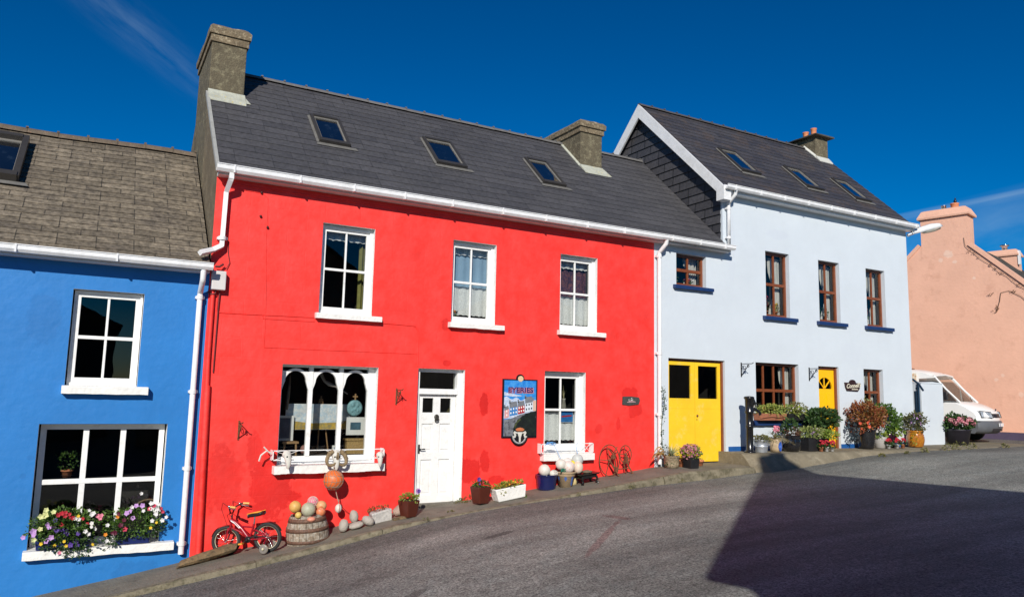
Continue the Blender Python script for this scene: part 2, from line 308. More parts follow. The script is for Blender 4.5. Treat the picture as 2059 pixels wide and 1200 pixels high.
def asphalt():
    m = bpy.data.materials.new('asphalt'); m.use_nodes = True; t = m.node_tree; b = t.nodes['Principled BSDF']; b.inputs['Roughness'].default_value = .85
    tcn = t.nodes.new('ShaderNodeTexCoord'); O = tcn.outputs['Object']
    def nz(s, d=6, r=.6, v=O):
        n = t.nodes.new('ShaderNodeTexNoise'); n.inputs['Scale'].default_value = s; n.inputs['Detail'].default_value = d; n.inputs['Roughness'].default_value = r; t.links.new(v, n.inputs['Vector']); return n.outputs['Fac']
    def mr(v, a, b_, c, d_):
        n = t.nodes.new('ShaderNodeMapRange'); t.links.new(v, n.inputs[0])
        for i, q in enumerate((a, b_, c, d_)): n.inputs[i+1].default_value = q
        return n.outputs[0]
    def mth(op, a, b_):
        n = t.nodes.new('ShaderNodeMath'); n.operation = op
        for i, q in enumerate((a, b_)):
            if hasattr(q, 'links'): t.links.new(q, n.inputs[i])
            else: n.inputs[i].default_value = q
        return n.outputs[0]
    mp = t.nodes.new('ShaderNodeMapping'); mp.inputs['Scale'].default_value = (.12, 1.0, 1); mp.inputs['Rotation'].default_value = (0, 0, R(-4)); t.links.new(O, mp.inputs['Vector'])
    tracks = mr(nz(.9, 7, .65, mp.outputs[0]), .35, .65, .58, 1.30)
    blot = mr(nz(.55, 7), .35, .65, .86, 1.12); grain = mr(nz(38, 2, .9), .36, .64, .30, 1.70); g2 = mr(nz(9, 6, .8), .33, .67, .74, 1.26)
    # darker band along the kerb gutter
    sep = t.nodes.new('ShaderNodeSeparateXYZ'); t.links.new(O, sep.inputs[0])
    dk = mth('ADD', sep.outputs[1], mth('MULTIPLY', mth('SUBTRACT', nz(1.1, 6), .5), 1.1)); band = mr(dk, -2.0, -1.45, 1.0, .62)
    f = mth('MULTIPLY', mth('MULTIPLY', mth('MULTIPLY', tracks, blot), mth('MULTIPLY', grain, g2)), band)
    # cracks
    vo = t.nodes.new('ShaderNodeTexVoronoi'); vo.feature = 'DISTANCE_TO_EDGE'; vo.inputs['Scale'].default_value = .14
    wv = t.nodes.new('ShaderNodeVectorMath'); wv.operation = 'ADD'; ns = t.nodes.new('ShaderNodeTexNoise'); ns.inputs['Scale'].default_value = 1.6; ns.inputs['Detail'].default_value = 8; t.links.new(O, ns.inputs['Vector']); t.links.new(O, wv.inputs[0]); t.links.new(ns.outputs['Color'], wv.inputs[1]); t.links.new(wv.outputs[0], vo.inputs['Vector'])
    crack = mr(vo.outputs['Distance'], .0, .008, .80, 1.0)
    f = mth('MULTIPLY', f, crack)
    cr = t.nodes.new('ShaderNodeMixRGB'); t.links.new(mr(nz(2.2, 5), .45, .7, 0, 1), cr.inputs[0]); cr.inputs[1].default_value = (.212, .212, .190, 1); cr.inputs[2].default_value = (.188, .198, .182, 1)
    # a spilled reddish streak and two tar patches, ellipses with noisy rims
    def spot(cx, cy, rx, ry, ang):
        u = mth('SUBTRACT', sep.outputs[0], cx); v = mth('SUBTRACT', sep.outputs[1], cy); ca, sa = math.cos(ang), math.sin(ang)
        a = mth('DIVIDE', mth('ADD', mth('MULTIPLY', u, ca), mth('MULTIPLY', v, sa)), rx); b2 = mth('DIVIDE', mth('SUBTRACT', mth('MULTIPLY', v, ca), mth('MULTIPLY', u, sa)), ry)
        r2 = mth('ADD', mth('MULTIPLY', a, a), mth('MULTIPLY', b2, b2)); r2 = mth('ADD', r2, mth('MULTIPLY', mth('SUBTRACT', nz(4, 6), .5), 3.2)); return mr(r2, .7, 1.2, 1, 0)
    s1_ = mth('MAXIMUM', spot(6.2, -4.2, 1.15, .06, R(42)), spot(7.2, -3.2, .3, .09, R(95)))
    rx_ = t.nodes.new('ShaderNodeMixRGB'); t.links.new(mth('MULTIPLY', s1_, .55), rx_.inputs[0]); t.links.new(cr.outputs[0], rx_.inputs[1]); rx_.inputs[2].default_value = (.16, .075, .070, 1)
    tar = mth('MAXIMUM', spot(3.3, -4.5, .35, .09, R(25)), spot(5.3, -2.9, .3, .08, R(10))); f = mth('MULTIPLY', f, mr(tar, 0, 1, 1, .5)); cr = rx_
    mul = t.nodes.new('ShaderNodeVectorMath'); mul.operation = 'SCALE'; t.links.new(cr.outputs[0], mul.inputs[0]); t.links.new(f, mul.inputs['Scale']); t.links.new(mul.outputs[0], b.inputs['Base Color'])
    bp = t.nodes.new('ShaderNodeBump'); bp.inputs['Strength'].default_value = .8; bp.inputs['Distance'].default_value = .012; t.links.new(nz(60, 4, .8), bp.inputs['Height']); t.links.new(bp.outputs[0], b.inputs['Normal'])
    return m
ASPH = asphalt()
def frange(a, b, s):
    o = []; x = a
    while x < b-1e-6: o.append(x); x += s
    o.append(b); return o
xs = [-400, -120] + frange(-60, -14, 6) + frange(-12, 24, .5) + frange(26, 60, 4) + [120, 400]
ys = [-400, -120, -70] + frange(-50, -20, 5) + frange(-16, -.5, .5) + [2, 8, 20, 60, 150, 400]
gm_ = MB(); vs = [(x, y, zr(max(-60, min(60, x)), y)) for y in ys for x in xs]; nx = len(xs)
gm_.mesh(vs, [(j*nx+i, j*nx+i+1, (j+1)*nx+i+1, (j+1)*nx+i) for j in range(len(ys)-1) for i in range(nx-1)], True)
tag(gm_.build('road', ASPH), 'worn grey asphalt village street climbing to the right', kind='structure')
# dried paint spill on the road
# pavement strip, kerb stones
pv = MB(); X = frange(-12, 12.6, .3); random.seed(3)
for a, b in zip(X[:-1], X[1:]):
    for (y0, y1, d0, d1) in ((-.86, -.45, -.012, 0), (-.45, .32, 0, 0)):
        pv.face([(a, y0, zp(a)+d0), (b, y0, zp(b)+d0), (b, y1, zp(b)+d1), (a, y1, zp(a)+d1)])
tag(pv.build('pavement', CONC), 'narrow concrete footpath under the red house', kind='structure')
kb = MB(); x = -12
while x < 12.55:
    ln = random.uniform(1.4, 2.2); e = min(x+ln, 12.6); seg = frange(x+.006, e-.006, .12); yo = random.uniform(-.015, .015)
    rows = []
    for q in seg:
        j = lambda k: .014*mnoise.noise(Vector((q*4, k*3.1, 1)))+.006*mnoise.noise(Vector((q*15, k, 5)))
        f = -1.0+yo+j(1)*1.5; t = zp(q)
        rows.append([(q, f-.03+j(5), zr(q, -1)-.08), (q, f+j(2), t-.055+j(2)), (q, f+.03, t-.012+j(3)), (q, -.858, t-.010+j(4)*.3)])
    for r0, r1 in zip(rows[:-1], rows[1:]):
        for k in range(3): kb.mesh([r0[k], r1[k], r1[k+1], r0[k+1]], [(0, 1, 2, 3)], True)
    for r0 in (rows[0], rows[-1]): kb.face([r0[0], r0[1], r0[2], r0[3], (r0[3][0], r0[3][1], r0[0][2])])
    x = e
tag(kb.build('kerb', CONC2), 'rough mossy concrete kerb stones edging the footpath', kind='structure')
# raised pavement in front of the pale blue house
rp = MB(); X = frange(12.62, 40, .3)
def edge_y(x): return -.86+.03*mnoise.noise(Vector((x*1.5, 0, 0))) + (.25*max(0, (12.95-x)/.33) if x < 12.95 else 0)
rows = []
for q in X:
    t = .78+.006*mnoise.noise(Vector((q*2, 1, 0))); ey = edge_y(q); rz = zr(q, -1.4)-.06; dd = max(.12, (t-rz)*.9)
    rows.append([(q, 9 if q > 19.9 else .34, t), (q, ey+.06, t), (q, ey, t-.02), (q, ey-dd*.5+.02*mnoise.noise(Vector((q*3, 4, 0))), (t+rz)/2), (q, ey-dd-.04*mnoise.noise(Vector((q*5, 7, 0))), rz)])
for r0, r1 in zip(rows[:-1], rows[1:]):
    for k in range(4): rp.mesh([r0[k], r1[k], r1[k+1], r0[k+1]], [(0, 1, 2, 3)], True)
r0 = rows[0]; rp.face([r0[0], r0[1], r0[2], r0[3], r0[4], (r0[0][0], r0[0][1], .2)])
tag(rp.build('raised_pavement', mat('ledge_concrete', (.20, .17, .115), .95, .25, 2.0, bump=.8, bscale=30, c2=(.26, .225, .16), f2=.58)), 'concrete ledge in front of the pale blue house', kind='structure')
# far hill
hl = MB(); P_ = []
for i in range(25):
    a = i/24; P_.append((a, .35+.65*math.sin(a*math.pi)+.08*mnoise.noise(Vector((a*7, 0, 0)))))
vs = []; fs = []
for i, (a, h) in enumerate(P_):
    px, py = 170+a*120, 60-a*130
    for k, hh in enumerate((0, .5, .85, 1, .6, 0)):
        vs.append((px+k*14, py+k*9, -2+hh*h*46+3*mnoise.noise(Vector((a*9, k, 2)))))
for i in range(24):
    for k in range(5): fs.append((i*6+k, (i+1)*6+k, (i+1)*6+k+1, i*6+k+1))
hl.mesh(vs, fs, True); tag(hl.build('hill', mat('heath_hillside', (.09, .085, .035), .95, .4, .2, c2=(.13, .09, .045), f2=.5)), 'brown green hill beyond the peach house', kind='structure')

# ------------------------------------------------------------------ house parts
def facade(mb, x0, x1, z0, z1, holes, depth=.24, y=0., rev=1):
    hs_ = [h[:4] for h in holes]
    gx = sorted({x0, x1, *[h[0] for h in hs_], *[h[1] for h in hs_]}); gz = sorted({z0, z1, *[h[2] for h in hs_], *[h[3] for h in hs_]})
    gx = [g for g in gx if x0 <= g <= x1]; gz = [g for g in gz if z0 <= g <= z1]
    mb.mi = 0
    for a, b in zip(gx[:-1], gx[1:]):
        for c, d in zip(gz[:-1], gz[1:]):
            cx, cz = (a+b)/2, (c+d)/2
            if any(h[0] < cx < h[1] and h[2] < cz < h[3] for h in hs_): continue
            mb.face([(a, y, c), (b, y, c), (b, y, d), (a, y, d)])
    mb.mi = rev
    for (a, b, c, d) in hs_:
        if not (a >= x0-1e-6 and b <= x1+1e-6): continue
        mb.face([(a, y, c), (a, y, d), (a, y+depth, d), (a, y+depth, c)]); mb.face([(b, y, c), (b, y+depth, c), (b, y+depth, d), (b, y, d)])
        mb.face([(a, y, d), (b, y, d), (b, y+depth, d), (a, y+depth, d)]); mb.face([(a, y, c), (a, y+depth, c), (b, y+depth, c), (b, y, c)])
    mb.mi = 0
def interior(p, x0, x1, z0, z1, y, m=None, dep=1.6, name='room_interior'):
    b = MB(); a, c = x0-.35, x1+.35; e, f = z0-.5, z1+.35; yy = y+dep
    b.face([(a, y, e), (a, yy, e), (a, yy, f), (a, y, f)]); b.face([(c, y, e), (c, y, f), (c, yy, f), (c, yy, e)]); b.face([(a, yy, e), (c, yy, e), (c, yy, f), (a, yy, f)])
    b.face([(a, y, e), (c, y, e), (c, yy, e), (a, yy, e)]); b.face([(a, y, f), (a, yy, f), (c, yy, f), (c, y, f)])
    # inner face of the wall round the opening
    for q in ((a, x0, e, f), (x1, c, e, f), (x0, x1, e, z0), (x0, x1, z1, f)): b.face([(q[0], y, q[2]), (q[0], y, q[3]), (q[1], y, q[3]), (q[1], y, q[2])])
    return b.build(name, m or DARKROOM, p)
def sash(par, x0, x1, z0, z1, y, m, ow=.05, bw=.03, cols=(.5,), rows=(.5,), rail=.045, sill=None, room=True, thick=.06, gl=None, outer=.0, silm=None, rmat=None, boxf=0):
    """frame set in an opening; cols/rows are the bar positions as fractions; panes are children"""
    f = MB(); yb = y+thick
    if outer:
        f.box(x0, x0+outer, y-.03, yb, z0, z1); f.box(x1-outer, x1, y-.03, yb, z0, z1); f.box(x0+outer, x1-outer, y-.03, yb, z1-outer, z1); f.box(x0+outer, x1-outer, y-.03, yb, z0, z0+outer*1.2)
        x0 += outer; x1 -= outer; z0 += outer*1.2; z1 -= outer
    f.box(x0, x0+ow, y, yb, z0, z1); f.box(x1-ow, x1, y, yb, z0, z1); f.box(x0+ow, x1-ow, y, yb, z0, z0+ow*1.3); f.box(x0+ow, x1-ow, y, yb, z1-ow, z1)
    xi0, xi1, zi0, zi1 = x0+ow, x1-ow, z0+ow*1.3, z1-ow
    xb = [xi0+(xi1-xi0)*c for c in cols]; zb = [zi0+(zi1-zi0)*c for c in rows]
    for q in zb: f.box(xi0, xi1, y+.004, yb-.004, q-rail/2, q+rail/2)
    edges = [zi0]+[q for q in zb]+[zi1]
    for a, b in zip(edges[:-1], edges[1:]):
        a2 = a+(rail/2 if a != zi0 else 0); b2 = b-(rail/2 if b != zi1 else 0)
        for q in xb: f.box(q-bw/2, q+bw/2, y+.008, yb-.008, a2, b2)
    fr = f.build('window', m, par, bevel=.004)
    g = MB(); g.face([(xi0, y+thick*.55, zi0), (xi1, y+thick*.55, zi0), (xi1, y+thick*.55, zi1), (xi0, y+thick*.55, zi1)]); g.build('pane', gl or GLASS, fr)
    if sill:
        sx0, sx1, sz0, sz1, pr, sm = sill; s_ = MB(); segs = frange(sx0, sx1, .1)
        jit = [.006*mnoise.noise(Vector((q*6, sz0, 0))) for q in segs]
        rows_ = [[(q, -pr+j, sz0+j*1.4), (q, -pr+j, sz1-.012), (q, -pr+.012, sz1), (q, y, sz1+.012), (q, y, sz0)] for q, j in zip(segs, jit)]
        for r0, r1 in zip(rows_[:-1], rows_[1:]):
            for k in range(3): s_.mesh([r0[k], r1[k], r1[k+1], r0[k+1]], [(0, 1, 2, 3)], False)
            s_.mesh([r0[4], r1[4], r1[0], r0[0]], [(0, 1, 2, 3)], False)
        s_.face(rows_[0][::-1]); s_.face(rows_[-1]); s_.build('sill', sm, fr)
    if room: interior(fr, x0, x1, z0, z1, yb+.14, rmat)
    return fr
def roof(par, x0, x1, ey, ez, ry, rz, mt, gauge=.22, th=.012, name='roof', bx0=None, sag=None, uvw=1.0):
    m = MB(); L_ = math.hypot(ry-ey, rz-ez); n = max(1, round(L_/gauge)); nrm = Vector((0, -(rz-ez), ry-ey)).normalized()
    xx = frange(x0, x1, .6) if sag else [x0, x1]
    def P(x, t, h):
        q = Vector((x, ey+(ry-ey)*t, ez+(rz-ez)*t))+nrm*h
        if sag: q.z += sag(x, t)
        return q
    for i in range(n):
        a, b = i/n, (i+1)/n
        for u, v in zip(xx[:-1], xx[1:]):
            m.face([P(u, a, th), P(v, a, th), P(v, b, 0), P(u, b, 0)], [(u*uvw, i+.001), (v*uvw, i+.001), (v*uvw, i+.999), (u*uvw, i+.999)])
            m.face([P(u, a, th), P(u, a, -.01), P(v, a, -.01), P(v, a, th)], [(u, i+.01), (u, i+.01), (v, i+.01), (v, i+.01)])
    by = 2*ry-ey
    m.face([(x0, ry, rz), (x1, ry, rz), (x1, by, ez), (x0, by, ez)], [(x0, 0), (x1, 0), (x1, n), (x0, n)])
    # underside
    m.face([(x0, ey, ez-.06), (x0, ry, rz-.07), (x1, ry, rz-.07), (x1, ey, ez-.06)]); m.face([(x0, ey, ez-.06), (x1, ey, ez-.06), (x1, ey, ez), (x0, ey, ez)])
    return m.build(name, mt, par)
def ridge(par, x0, x1, y, z, mt, r=.09, seg=.45, sag=None, name='ridge_tiles'):
    m = MB(); x = x0; i = 0
    while x < x1-.02:
        e = min(x+seg, x1); k = 0.004*(i % 2)
        za, zb_ = (sag(x), sag(e)) if sag else (0, 0)
        prof = [(-1.0, -.75), (-.75, -.2), (-.35, .25), (0, .4), (.35, .25), (.75, -.2), (1.0, -.75)]
        vs = [(x, y+a*r*1.25, z+b*r+k+za) for a, b in prof]+[(e-.006, y+a*r*1.25, z+b*r+k+zb_) for a, b in prof]
        m.mesh(vs, [(j, j+1, 8+j, 7+j) for j in range(6)], True); m.mesh(vs[:7], [tuple(range(7))[::-1]], False); m.mesh(vs[7:], [tuple(range(7))], False)
        m.box(e-.03, e+.01, y-.05, y+.05, z+.3*r+za, z+.62*r+zb_)
        x = e; i += 1
    return m.build(name, mt, par)
def skylight(par, x0, x1, t0y, t1y, slope, c, y_ref=None, fr=None, lift=.07, fw_=.06):
    """roof window on the plane z = slope*Y + c, from Y=t0y up to t1y"""
    k = math.hypot(1, slope); nr = Vector((0, -slope, 1))/k; ud = Vector((0, 1, slope))/k
    L_ = (t1y-t0y)*k; O_ = Vector((x0, t0y, slope*t0y+c))
    def T(u, v, h): return O_+Vector((u, 0, 0))+ud*v+nr*h
    W_ = x1-x0; m = MB()
    def bx(u0, u1, v0, v1, h0, h1): m.hexa([T(u0, v0, h0), T(u1, v0, h0), T(u1, v1, h0), T(u0, v1, h0), T(u0, v0, h1), T(u1, v0, h1), T(u1, v1, h1), T(u0, v1, h1)])
    bx(0, fw_, 0, L_, -.02, lift); bx(W_-fw_, W_, 0, L_, -.02, lift); bx(fw_, W_-fw_, L_-fw_*1.3, L_, -.02, lift+.015); bx(fw_*.3, W_-fw_*.3, -.03, fw_*1.2, -.02, lift+.02)
    f = m.build('skylight', fr or mat('dark_skylight_frame', (.06, .055, .05), .35, .1, 8, metal=.3), par)
    g = MB(); g.face([T(fw_, fw_, .035), T(W_-fw_, fw_, .035), T(W_-fw_, L_-fw_, .035), T(fw_, L_-fw_, .035)]); g.build('pane', GLASSD, f)
    inn = MB()
    for (u0, u1, v0, v1) in ((fw_, fw_+.015, fw_, L_-fw_), (W_-fw_-.02, W_-fw_, fw_, L_-fw_), (fw_+.015, W_-fw_-.02, L_-fw_*1.9, L_-fw_*1.3)):
        inn.hexa([T(u0, v0, .036), T(u1, v0, .036), T(u1, v1, .036), T(u0, v1, .036), T(u0, v0, .055), T(u1, v0, .055), T(u1, v1, .055), T(u0, v1, .055)])
    inn.build('inner_trim', mat('skylight_trim', (.20, .19, .17), .4, .1, 8), f)
    bk = MB(); bk.face([T(fw_, fw_, .016), T(W_-fw_, fw_, .016), T(W_-fw_, L_-fw_, .016), T(fw_, L_-fw_, .016)]); bk.build('blind', mat('dark_roof_void', (.03, .035, .045), .8, .5, 2.5, c2=(.14, .17, .2), f2=.6), f)  # dark mottled sheet standing in for the unlit roof void behind the glass
    fl = MB(); vv = [T(-.06, -.11, .018), T(W_+.14, -.11, .018), T(W_+.1, -.03, .03), T(-.04, -.03, .03)]; fl.face(vv); fl.face([T(-.045, 0, .018), T(0, 0, .03), T(0, L_, .03), T(-.045, L_, .018)]); fl.build('flashing', mat('dull_lead', (.13, .125, .115), .7, .2, 8), f)
    return f
def gutter(par, x0, x1, yf, yb, z0, z1, clip=.9, name='gutter'):
    m = MB(); h = z1-z0; prof = [(yb, z1), (yb, z0+h*.35), (yb-(yb-yf)*.25, z0), (yf+(yb-yf)*.25, z0), (yf, z0+h*.35), (yf, z1-.015), (yf-.012, z1-.012), (yf-.012, z1), (yf+.015, z1), (yf+.015, z0+h*.4), (yb-.015, z0+h*.4), (yb-.015, z1)]
    m.prism(prof, x0, x1, 'x'); g = m.build(name, PVC, par)
    x = x0+.25
    while x < x1-.1:
        c = MB(); c.box(x, x+.022, yf-.015, yb, z0-.005, z1+.003); c.build('gutter_clip', PVC, g); x += clip*random.uniform(.92, 1.08)
    return g
def pipe(par, pts, r=.035, name='downpipe', rings=(), sq=False, m=None):
    P = [Vector(p) for p in pts]; d = [P[0]]
    for a, b in zip(P[:-1], P[1:]):
        if (b-a).length > .15: u = (b-a).normalized()*.02; d += [a+u, b-u]
        d.append(b)
    q = MB(); q.smooth = False; q.tube(d, r, 4 if sq else 12)
    if sq: q.sm = [False]*len(q.sm)
    for (x, y, z) in rings: q.tube([(x, y, z-.03), (x, y, z+.03)], r*1.25, 10); q.box(x-r*1.5, x+r*1.5, y, 0, z-.02, z+.02)
    return q.build(name, m or PVC, par)
def chimney(par, x0, x1, y0, y1, z0, z1, mt, capm, cap=.14, over=.06, band=True, flash=None, rough=.006, name='chimney'):
    m = MB(); m.box(x0, x1, y0, y1, z0, z1)
    c = m.build(name, mt, par, bevel=.012)
    k = MB()
    if band: k.box(x0-over*.5, x1+over*.5, y0-over*.5, y1+over*.5, z1-cap*.95, z1-cap*.35)
    rows_ = []; a, b, c_, d = x0-over, x1+over, y0-over, y1+over; n = 7
    def lay(z, ins, j):
        o = []
        for (p, q) in [((a+ins, c_+ins), (b-ins, c_+ins)), ((b-ins, c_+ins), (b-ins, d-ins)), ((b-ins, d-ins), (a+ins, d-ins)), ((a+ins, d-ins), (a+ins, c_+ins))]:
            for i in range(n):
                t = i/n; x, y = p[0]+(q[0]-p[0])*t, p[1]+(q[1]-p[1])*t; w_ = j*mnoise.noise(Vector((x*5, y*5, z*9))); o.append((x+w_, y+w_*.6, z+w_))
        return o
    A = [lay(z1-cap*.35, 0, .0), lay(z1+cap*.15, -.006, .02), lay(z1+cap*.45, .05, .05), lay(z1+cap*.62, min(x1-x0, y1-y0)*.28, .05)]
    N4 = 4*n; vs = sum(A, [])
    k.mesh(vs, [(l*N4+i, l*N4+(i+1) % N4, (l+1)*N4+(i+1) % N4, (l+1)*N4+i) for l in range(3) for i in range(N4)], False); k.mesh(A[3], [tuple(range(N4))], False); k.mesh(A[0], [tuple(range(N4))[::-1]], False)
    k.build('chimney_cap', capm, c)
    return c

# ------------------------------------------------------------------ blue house
bh = empty('blue_house', (0, 0, -.9), 0, 'bright blue end house with an old brown slate roof', 'house')
class Sub: pass
def at0(o):   # children use world coordinates: cancel the parent's location
    return o
bh.location = (0, 0, 0)
w_ = MB(); facade(w_, -9, 1.6, -4, 3.75, [(-.23, .70, 1.95, 3.35), (-.49, 1.16, -.31, 1.41)], .26)
w_.face([(-9, 0, -4), (-9, 0, 3.85), (-9, 2.87, 6.3), (-9, 5.9, 3.85), (-9, 5.9, -4)]); w_.face([(-9, 5.9, -4), (1.6, 5.9, -4), (1.6, 5.9, 3.85), (-9, 5.9, 3.85)])
w_.build('wall', [BLUE, WHITE], bh)
sagf = lambda x: -.05*(1-math.exp(-((x-1.5)/1.6)**2)) + .012*math.sin(x*2.1)
rf = roof(bh, -9.2, 1.56, -.24, 3.85, 2.87, 6.43, OLDSL, .165, .013, sag=lambda x, t: sagf(x)*t + .012*mnoise.noise(Vector((x*1.3, t*6, 0))))
ridge(rf, -9.2, 1.55, 2.87, 6.46, mat('old_ridge_tile', (.13, .10, .07), .9, .3, 8, bump=.6, c2=(.5, .2, .09), f2=.66), .1, .47, sag=sagf)
skylight(bh, -1.95, -1.13, 1.22, 2.42, .83, 4.06, lift=.13, fw_=.09)
gutter(bh, -9, 1.6, -.36, -.24, 3.76, 3.87, 1.25)
f_ = MB(); f_.box(-9, 1.57, -.24, 0, 3.735, 3.79); f_.build('fascia', SOFF, bh)
pipe(bh, [(1.47, -.29, 3.76), (1.47, -.27, 3.60), (1.47, -.08, 3.42), (1.47, -.08, -.50)], .042, rings=[(1.47, -.08, 3.35), (1.47, -.08, 1.9), (1.47, -.08, .75), (1.47, -.08, -.35)])
sash(bh, -.21, .69, 1.96, 3.34, .12, WHITE, .055, .034, (.5,), (.50,), .05, (-.26, .85, 1.84, 1.95, .13, SILLW), outer=.035)
sash(bh, -.47, 1.14, -.31, 1.40, .16, WHITE, .075, .075, (.34, .67), (.52,), .07, (-.53, 1.36, -.42, -.31, .13, SILLW))
# ------------------------------------------------------------------ red house
rh = empty('red_house', (0, 0, 0), 0, 'bright red two storey house with slate roof and two tall chimneys', 'house')
holes = [(3.35, 4.28, 3.25, 4.81), (5.81, 6.73, 3.25, 4.81), (8.21, 9.13, 3.25, 4.81), (2.81, 4.45, .75, 2.375), (5.20, 6.13, -.6, 2.39), (7.88, 8.86, .84, 2.43)]
w_ = MB(); facade(w_, 1.6, 10.66, -2, 5.37, holes, .26)
w_.build('wall', [RED, WHITE], rh)
g_ = MB(); yb = 5.94
g_.face([(1.6, -.0, -3), (1.6, yb, -3), (1.6, yb, 5.45), (1.6, 2.87, 8.24), (1.6, 0, 5.5)][::-1])
g_.face([(1.6, yb, -3), (10.66, yb, -3), (10.66, yb, 5.5), (1.6, yb, 5.5)])
# left gable kept a hand's width proud of the blue roof, its front edge is painted red
g_.build('gable_wall', RENDER_, rh)
rf = roof(rh, 1.60, 12.70, -.2, 5.45, 2.87, 8.265, SLATE, .235, .010)
ridge(rf, 2.25, 12.66, 2.87, 8.29, mat('grey_ridge_tile', (.13, .125, .12), .8, .2, 8), .075, .45)
v_ = MB(); v_.hexa([(1.545, -.24, 5.36), (1.60, -.24, 5.36), (1.60, 1.93, 7.35), (1.545, 1.93, 7.35), (1.545, -.24, 5.45), (1.60, -.24, 5.45), (1.60, 1.93, 7.44), (1.545, 1.93, 7.44)]); v_.build('verge_strip', LEADG, rf)
for (a, b) in ((3.44, 4.04), (5.82, 6.50), (8.34, 8.94)): skylight(rh, a, b, .95, 1.80, .917, 5.64)
c1 = chimney(rh, 1.594, 2.22, 1.95, 3.79, 5.6, 8.66, RENDER2, CAPST, .24, .06)
fl = MB(); fl.hexa([(1.58, 1.70, 7.20), (2.24, 1.70, 7.20), (2.24, 1.955, 7.44), (1.58, 1.955, 7.44), (1.58, 1.70, 7.225), (2.24, 1.70, 7.225), (2.24, 1.945, 7.50), (1.58, 1.945, 7.50)]); fl.face([(2.24, 1.75, 7.27), (2.33, 1.75, 7.27), (2.24, 1.95, 7.46)]); fl.build('flashing', LEAD, c1)
c2 = chimney(rh, 10.06, 10.70, 2.0, 3.74, 6.2, 8.56, RENDER2, CAPST, .22, .07)
fl = MB(); fl.hexa([(10.04, 1.74, 7.25), (10.74, 1.74, 7.25), (10.72, 2.005, 7.48), (10.04, 2.005, 7.48), (10.04, 1.74, 7.265), (10.82, 1.74, 7.265), (10.72, 1.995, 7.53), (10.04, 1.995, 7.53)])
for i in range(12):
    a = 2.0+i*.075; b = a+.075; fl.hexa([(10.01, a, .917*a+5.65), (10.065, a, .917*a+5.65), (10.065, b, .917*b+5.65), (10.01, b, .917*b+5.65), (10.01, a, .917*a+5.675), (10.065, a, .917*a+5.70), (10.065, b, .917*b+5.70), (10.01, b, .917*b+5.675)])
fl.build('flashing', LEAD, c2)
gutter(rh, 1.55, 10.66, -.33, -.20, 5.35, 5.47, .98)
f_ = MB(); f_.box(1.60, 10.655, -.20, 0, 5.325, 5.385); f_.build('fascia', SOFF, rh)
pipe(rh, [(1.78, -.26, 5.36), (1.78, -.26, 5.26), (1.745, -.08, 5.08), (1.735, -.08, 4.20), (1.60, -.12, 4.11), (1.40, -.27, 4.02)], .05, sq=True, rings=[(1.735, -.08, 4.32)])
for (a, b) in ((3.35, 4.28), (5.81, 6.73), (8.21, 9.13)): sash(rh, a, b, 3.25, 4.80, .14, WHITE, .05, .03, (.5,), (.5,), .042, (a-.06, b+.16, 3.16, 3.25, .11, SILLW), outer=.055, rmat=GREYROOM)
sash(rh, 7.88, 8.86, .84, 2.42, .16, WHITE, .05, .032, (.5,), (.52,), .045, (7.80, 9.0, .70, .83, .14, SILLW), outer=.07)
# shop window: three round arched lights
sw = MB(); y0, y1 = .18, .25; X0, X1, Z0, Z1 = 2.81, 4.45, .75, 2.375
cols_ = [(2.86, 3.30), (3.37, 3.82), (3.89, 4.33)]
sw.box(X0, 2.86, y0, y1, Z0, Z1); sw.box(4.33, X1, y0-.02, y1, Z0, Z1); sw.box(3.30, 3.37, y0-.012, y1, Z0+.12, Z1); sw.box(3.82, 3.89, y0-.012, y1, Z0+.12, Z1)
sw.box(X0+.05, 4.33, y0, y1, Z0, Z0+.12); sw.box(2.86, 4.33, y0+.004, y1, 2.335, Z1)
for (a, b) in cols_:
    c, r = (a+b)/2, (b-a)/2; zc = 2.32-r; n = 14
    outer = [(c+(r-.0)*math.cos(math.pi*i/n), zc+r*math.sin(math.pi*i/n)) for i in range(n+1)]; inner = [(c+(r-.045)*math.cos(math.pi*i/n), zc+(r-.045)*math.sin(math.pi*i/n)) for i in range(n+1)]
    for i in range(n):
        p, q, s_, t = outer[i], outer[i+1], inner[i+1], inner[i]
        sw.hexa([(t[0], y0, t[1]), (p[0], y0, p[1]), (p[0], y1, p[1]), (t[0], y1, t[1]), (s_[0], y0, s_[1]), (q[0], y0, q[1]), (q[0], y1, q[1]), (s_[0], y1, s_[1])])
    for i in range(n):
        p, q = outer[i], outer[i+1]; e_ = b if p[0] > c else a
        if max(p[1], q[1]) < zc+r*.9: sw.hexa([(p[0], y0+.003, p[1]), (e_, y0+.003, p[1]), (e_, y1, p[1]), (p[0], y1, p[1]), (q[0], y0+.003, q[1]), (e_, y0+.003, q[1]), (e_, y1, q[1]), (q[0], y1, q[1])])
    sw.hexa([(a, y0+.002, zc-.13), (a+.004, y0+.002, zc-.13), (a+.004, y1, zc-.13), (a, y1, zc-.13), (a, y0+.002, zc), (a+.045, y0+.002, zc), (a+.045, y1, zc), (a, y1, zc)])
    sw.hexa([(b-.004, y0+.002, zc-.13), (b, y0+.002, zc-.13), (b, y1, zc-.13), (b-.004, y1, zc-.13), (b-.045, y0+.002, zc), (b, y0+.002, zc), (b, y1, zc), (b-.045, y1, zc)])
swo = sw.build('window', WHITE, rh, bevel=.003)
g = MB(); g.face([(2.86, .22, .87), (4.33, .22, .87), (4.33, .22, 2.335), (2.86, .22, 2.335)]); g.build('pane', GLASS, swo)
s_ = MB(); seg = frange(2.74, 4.58, .1)
for a, b in zip(seg[:-1], seg[1:]): s_.box(a, b, -.17, .18, .625+.006*math.sin(a*9), .745)
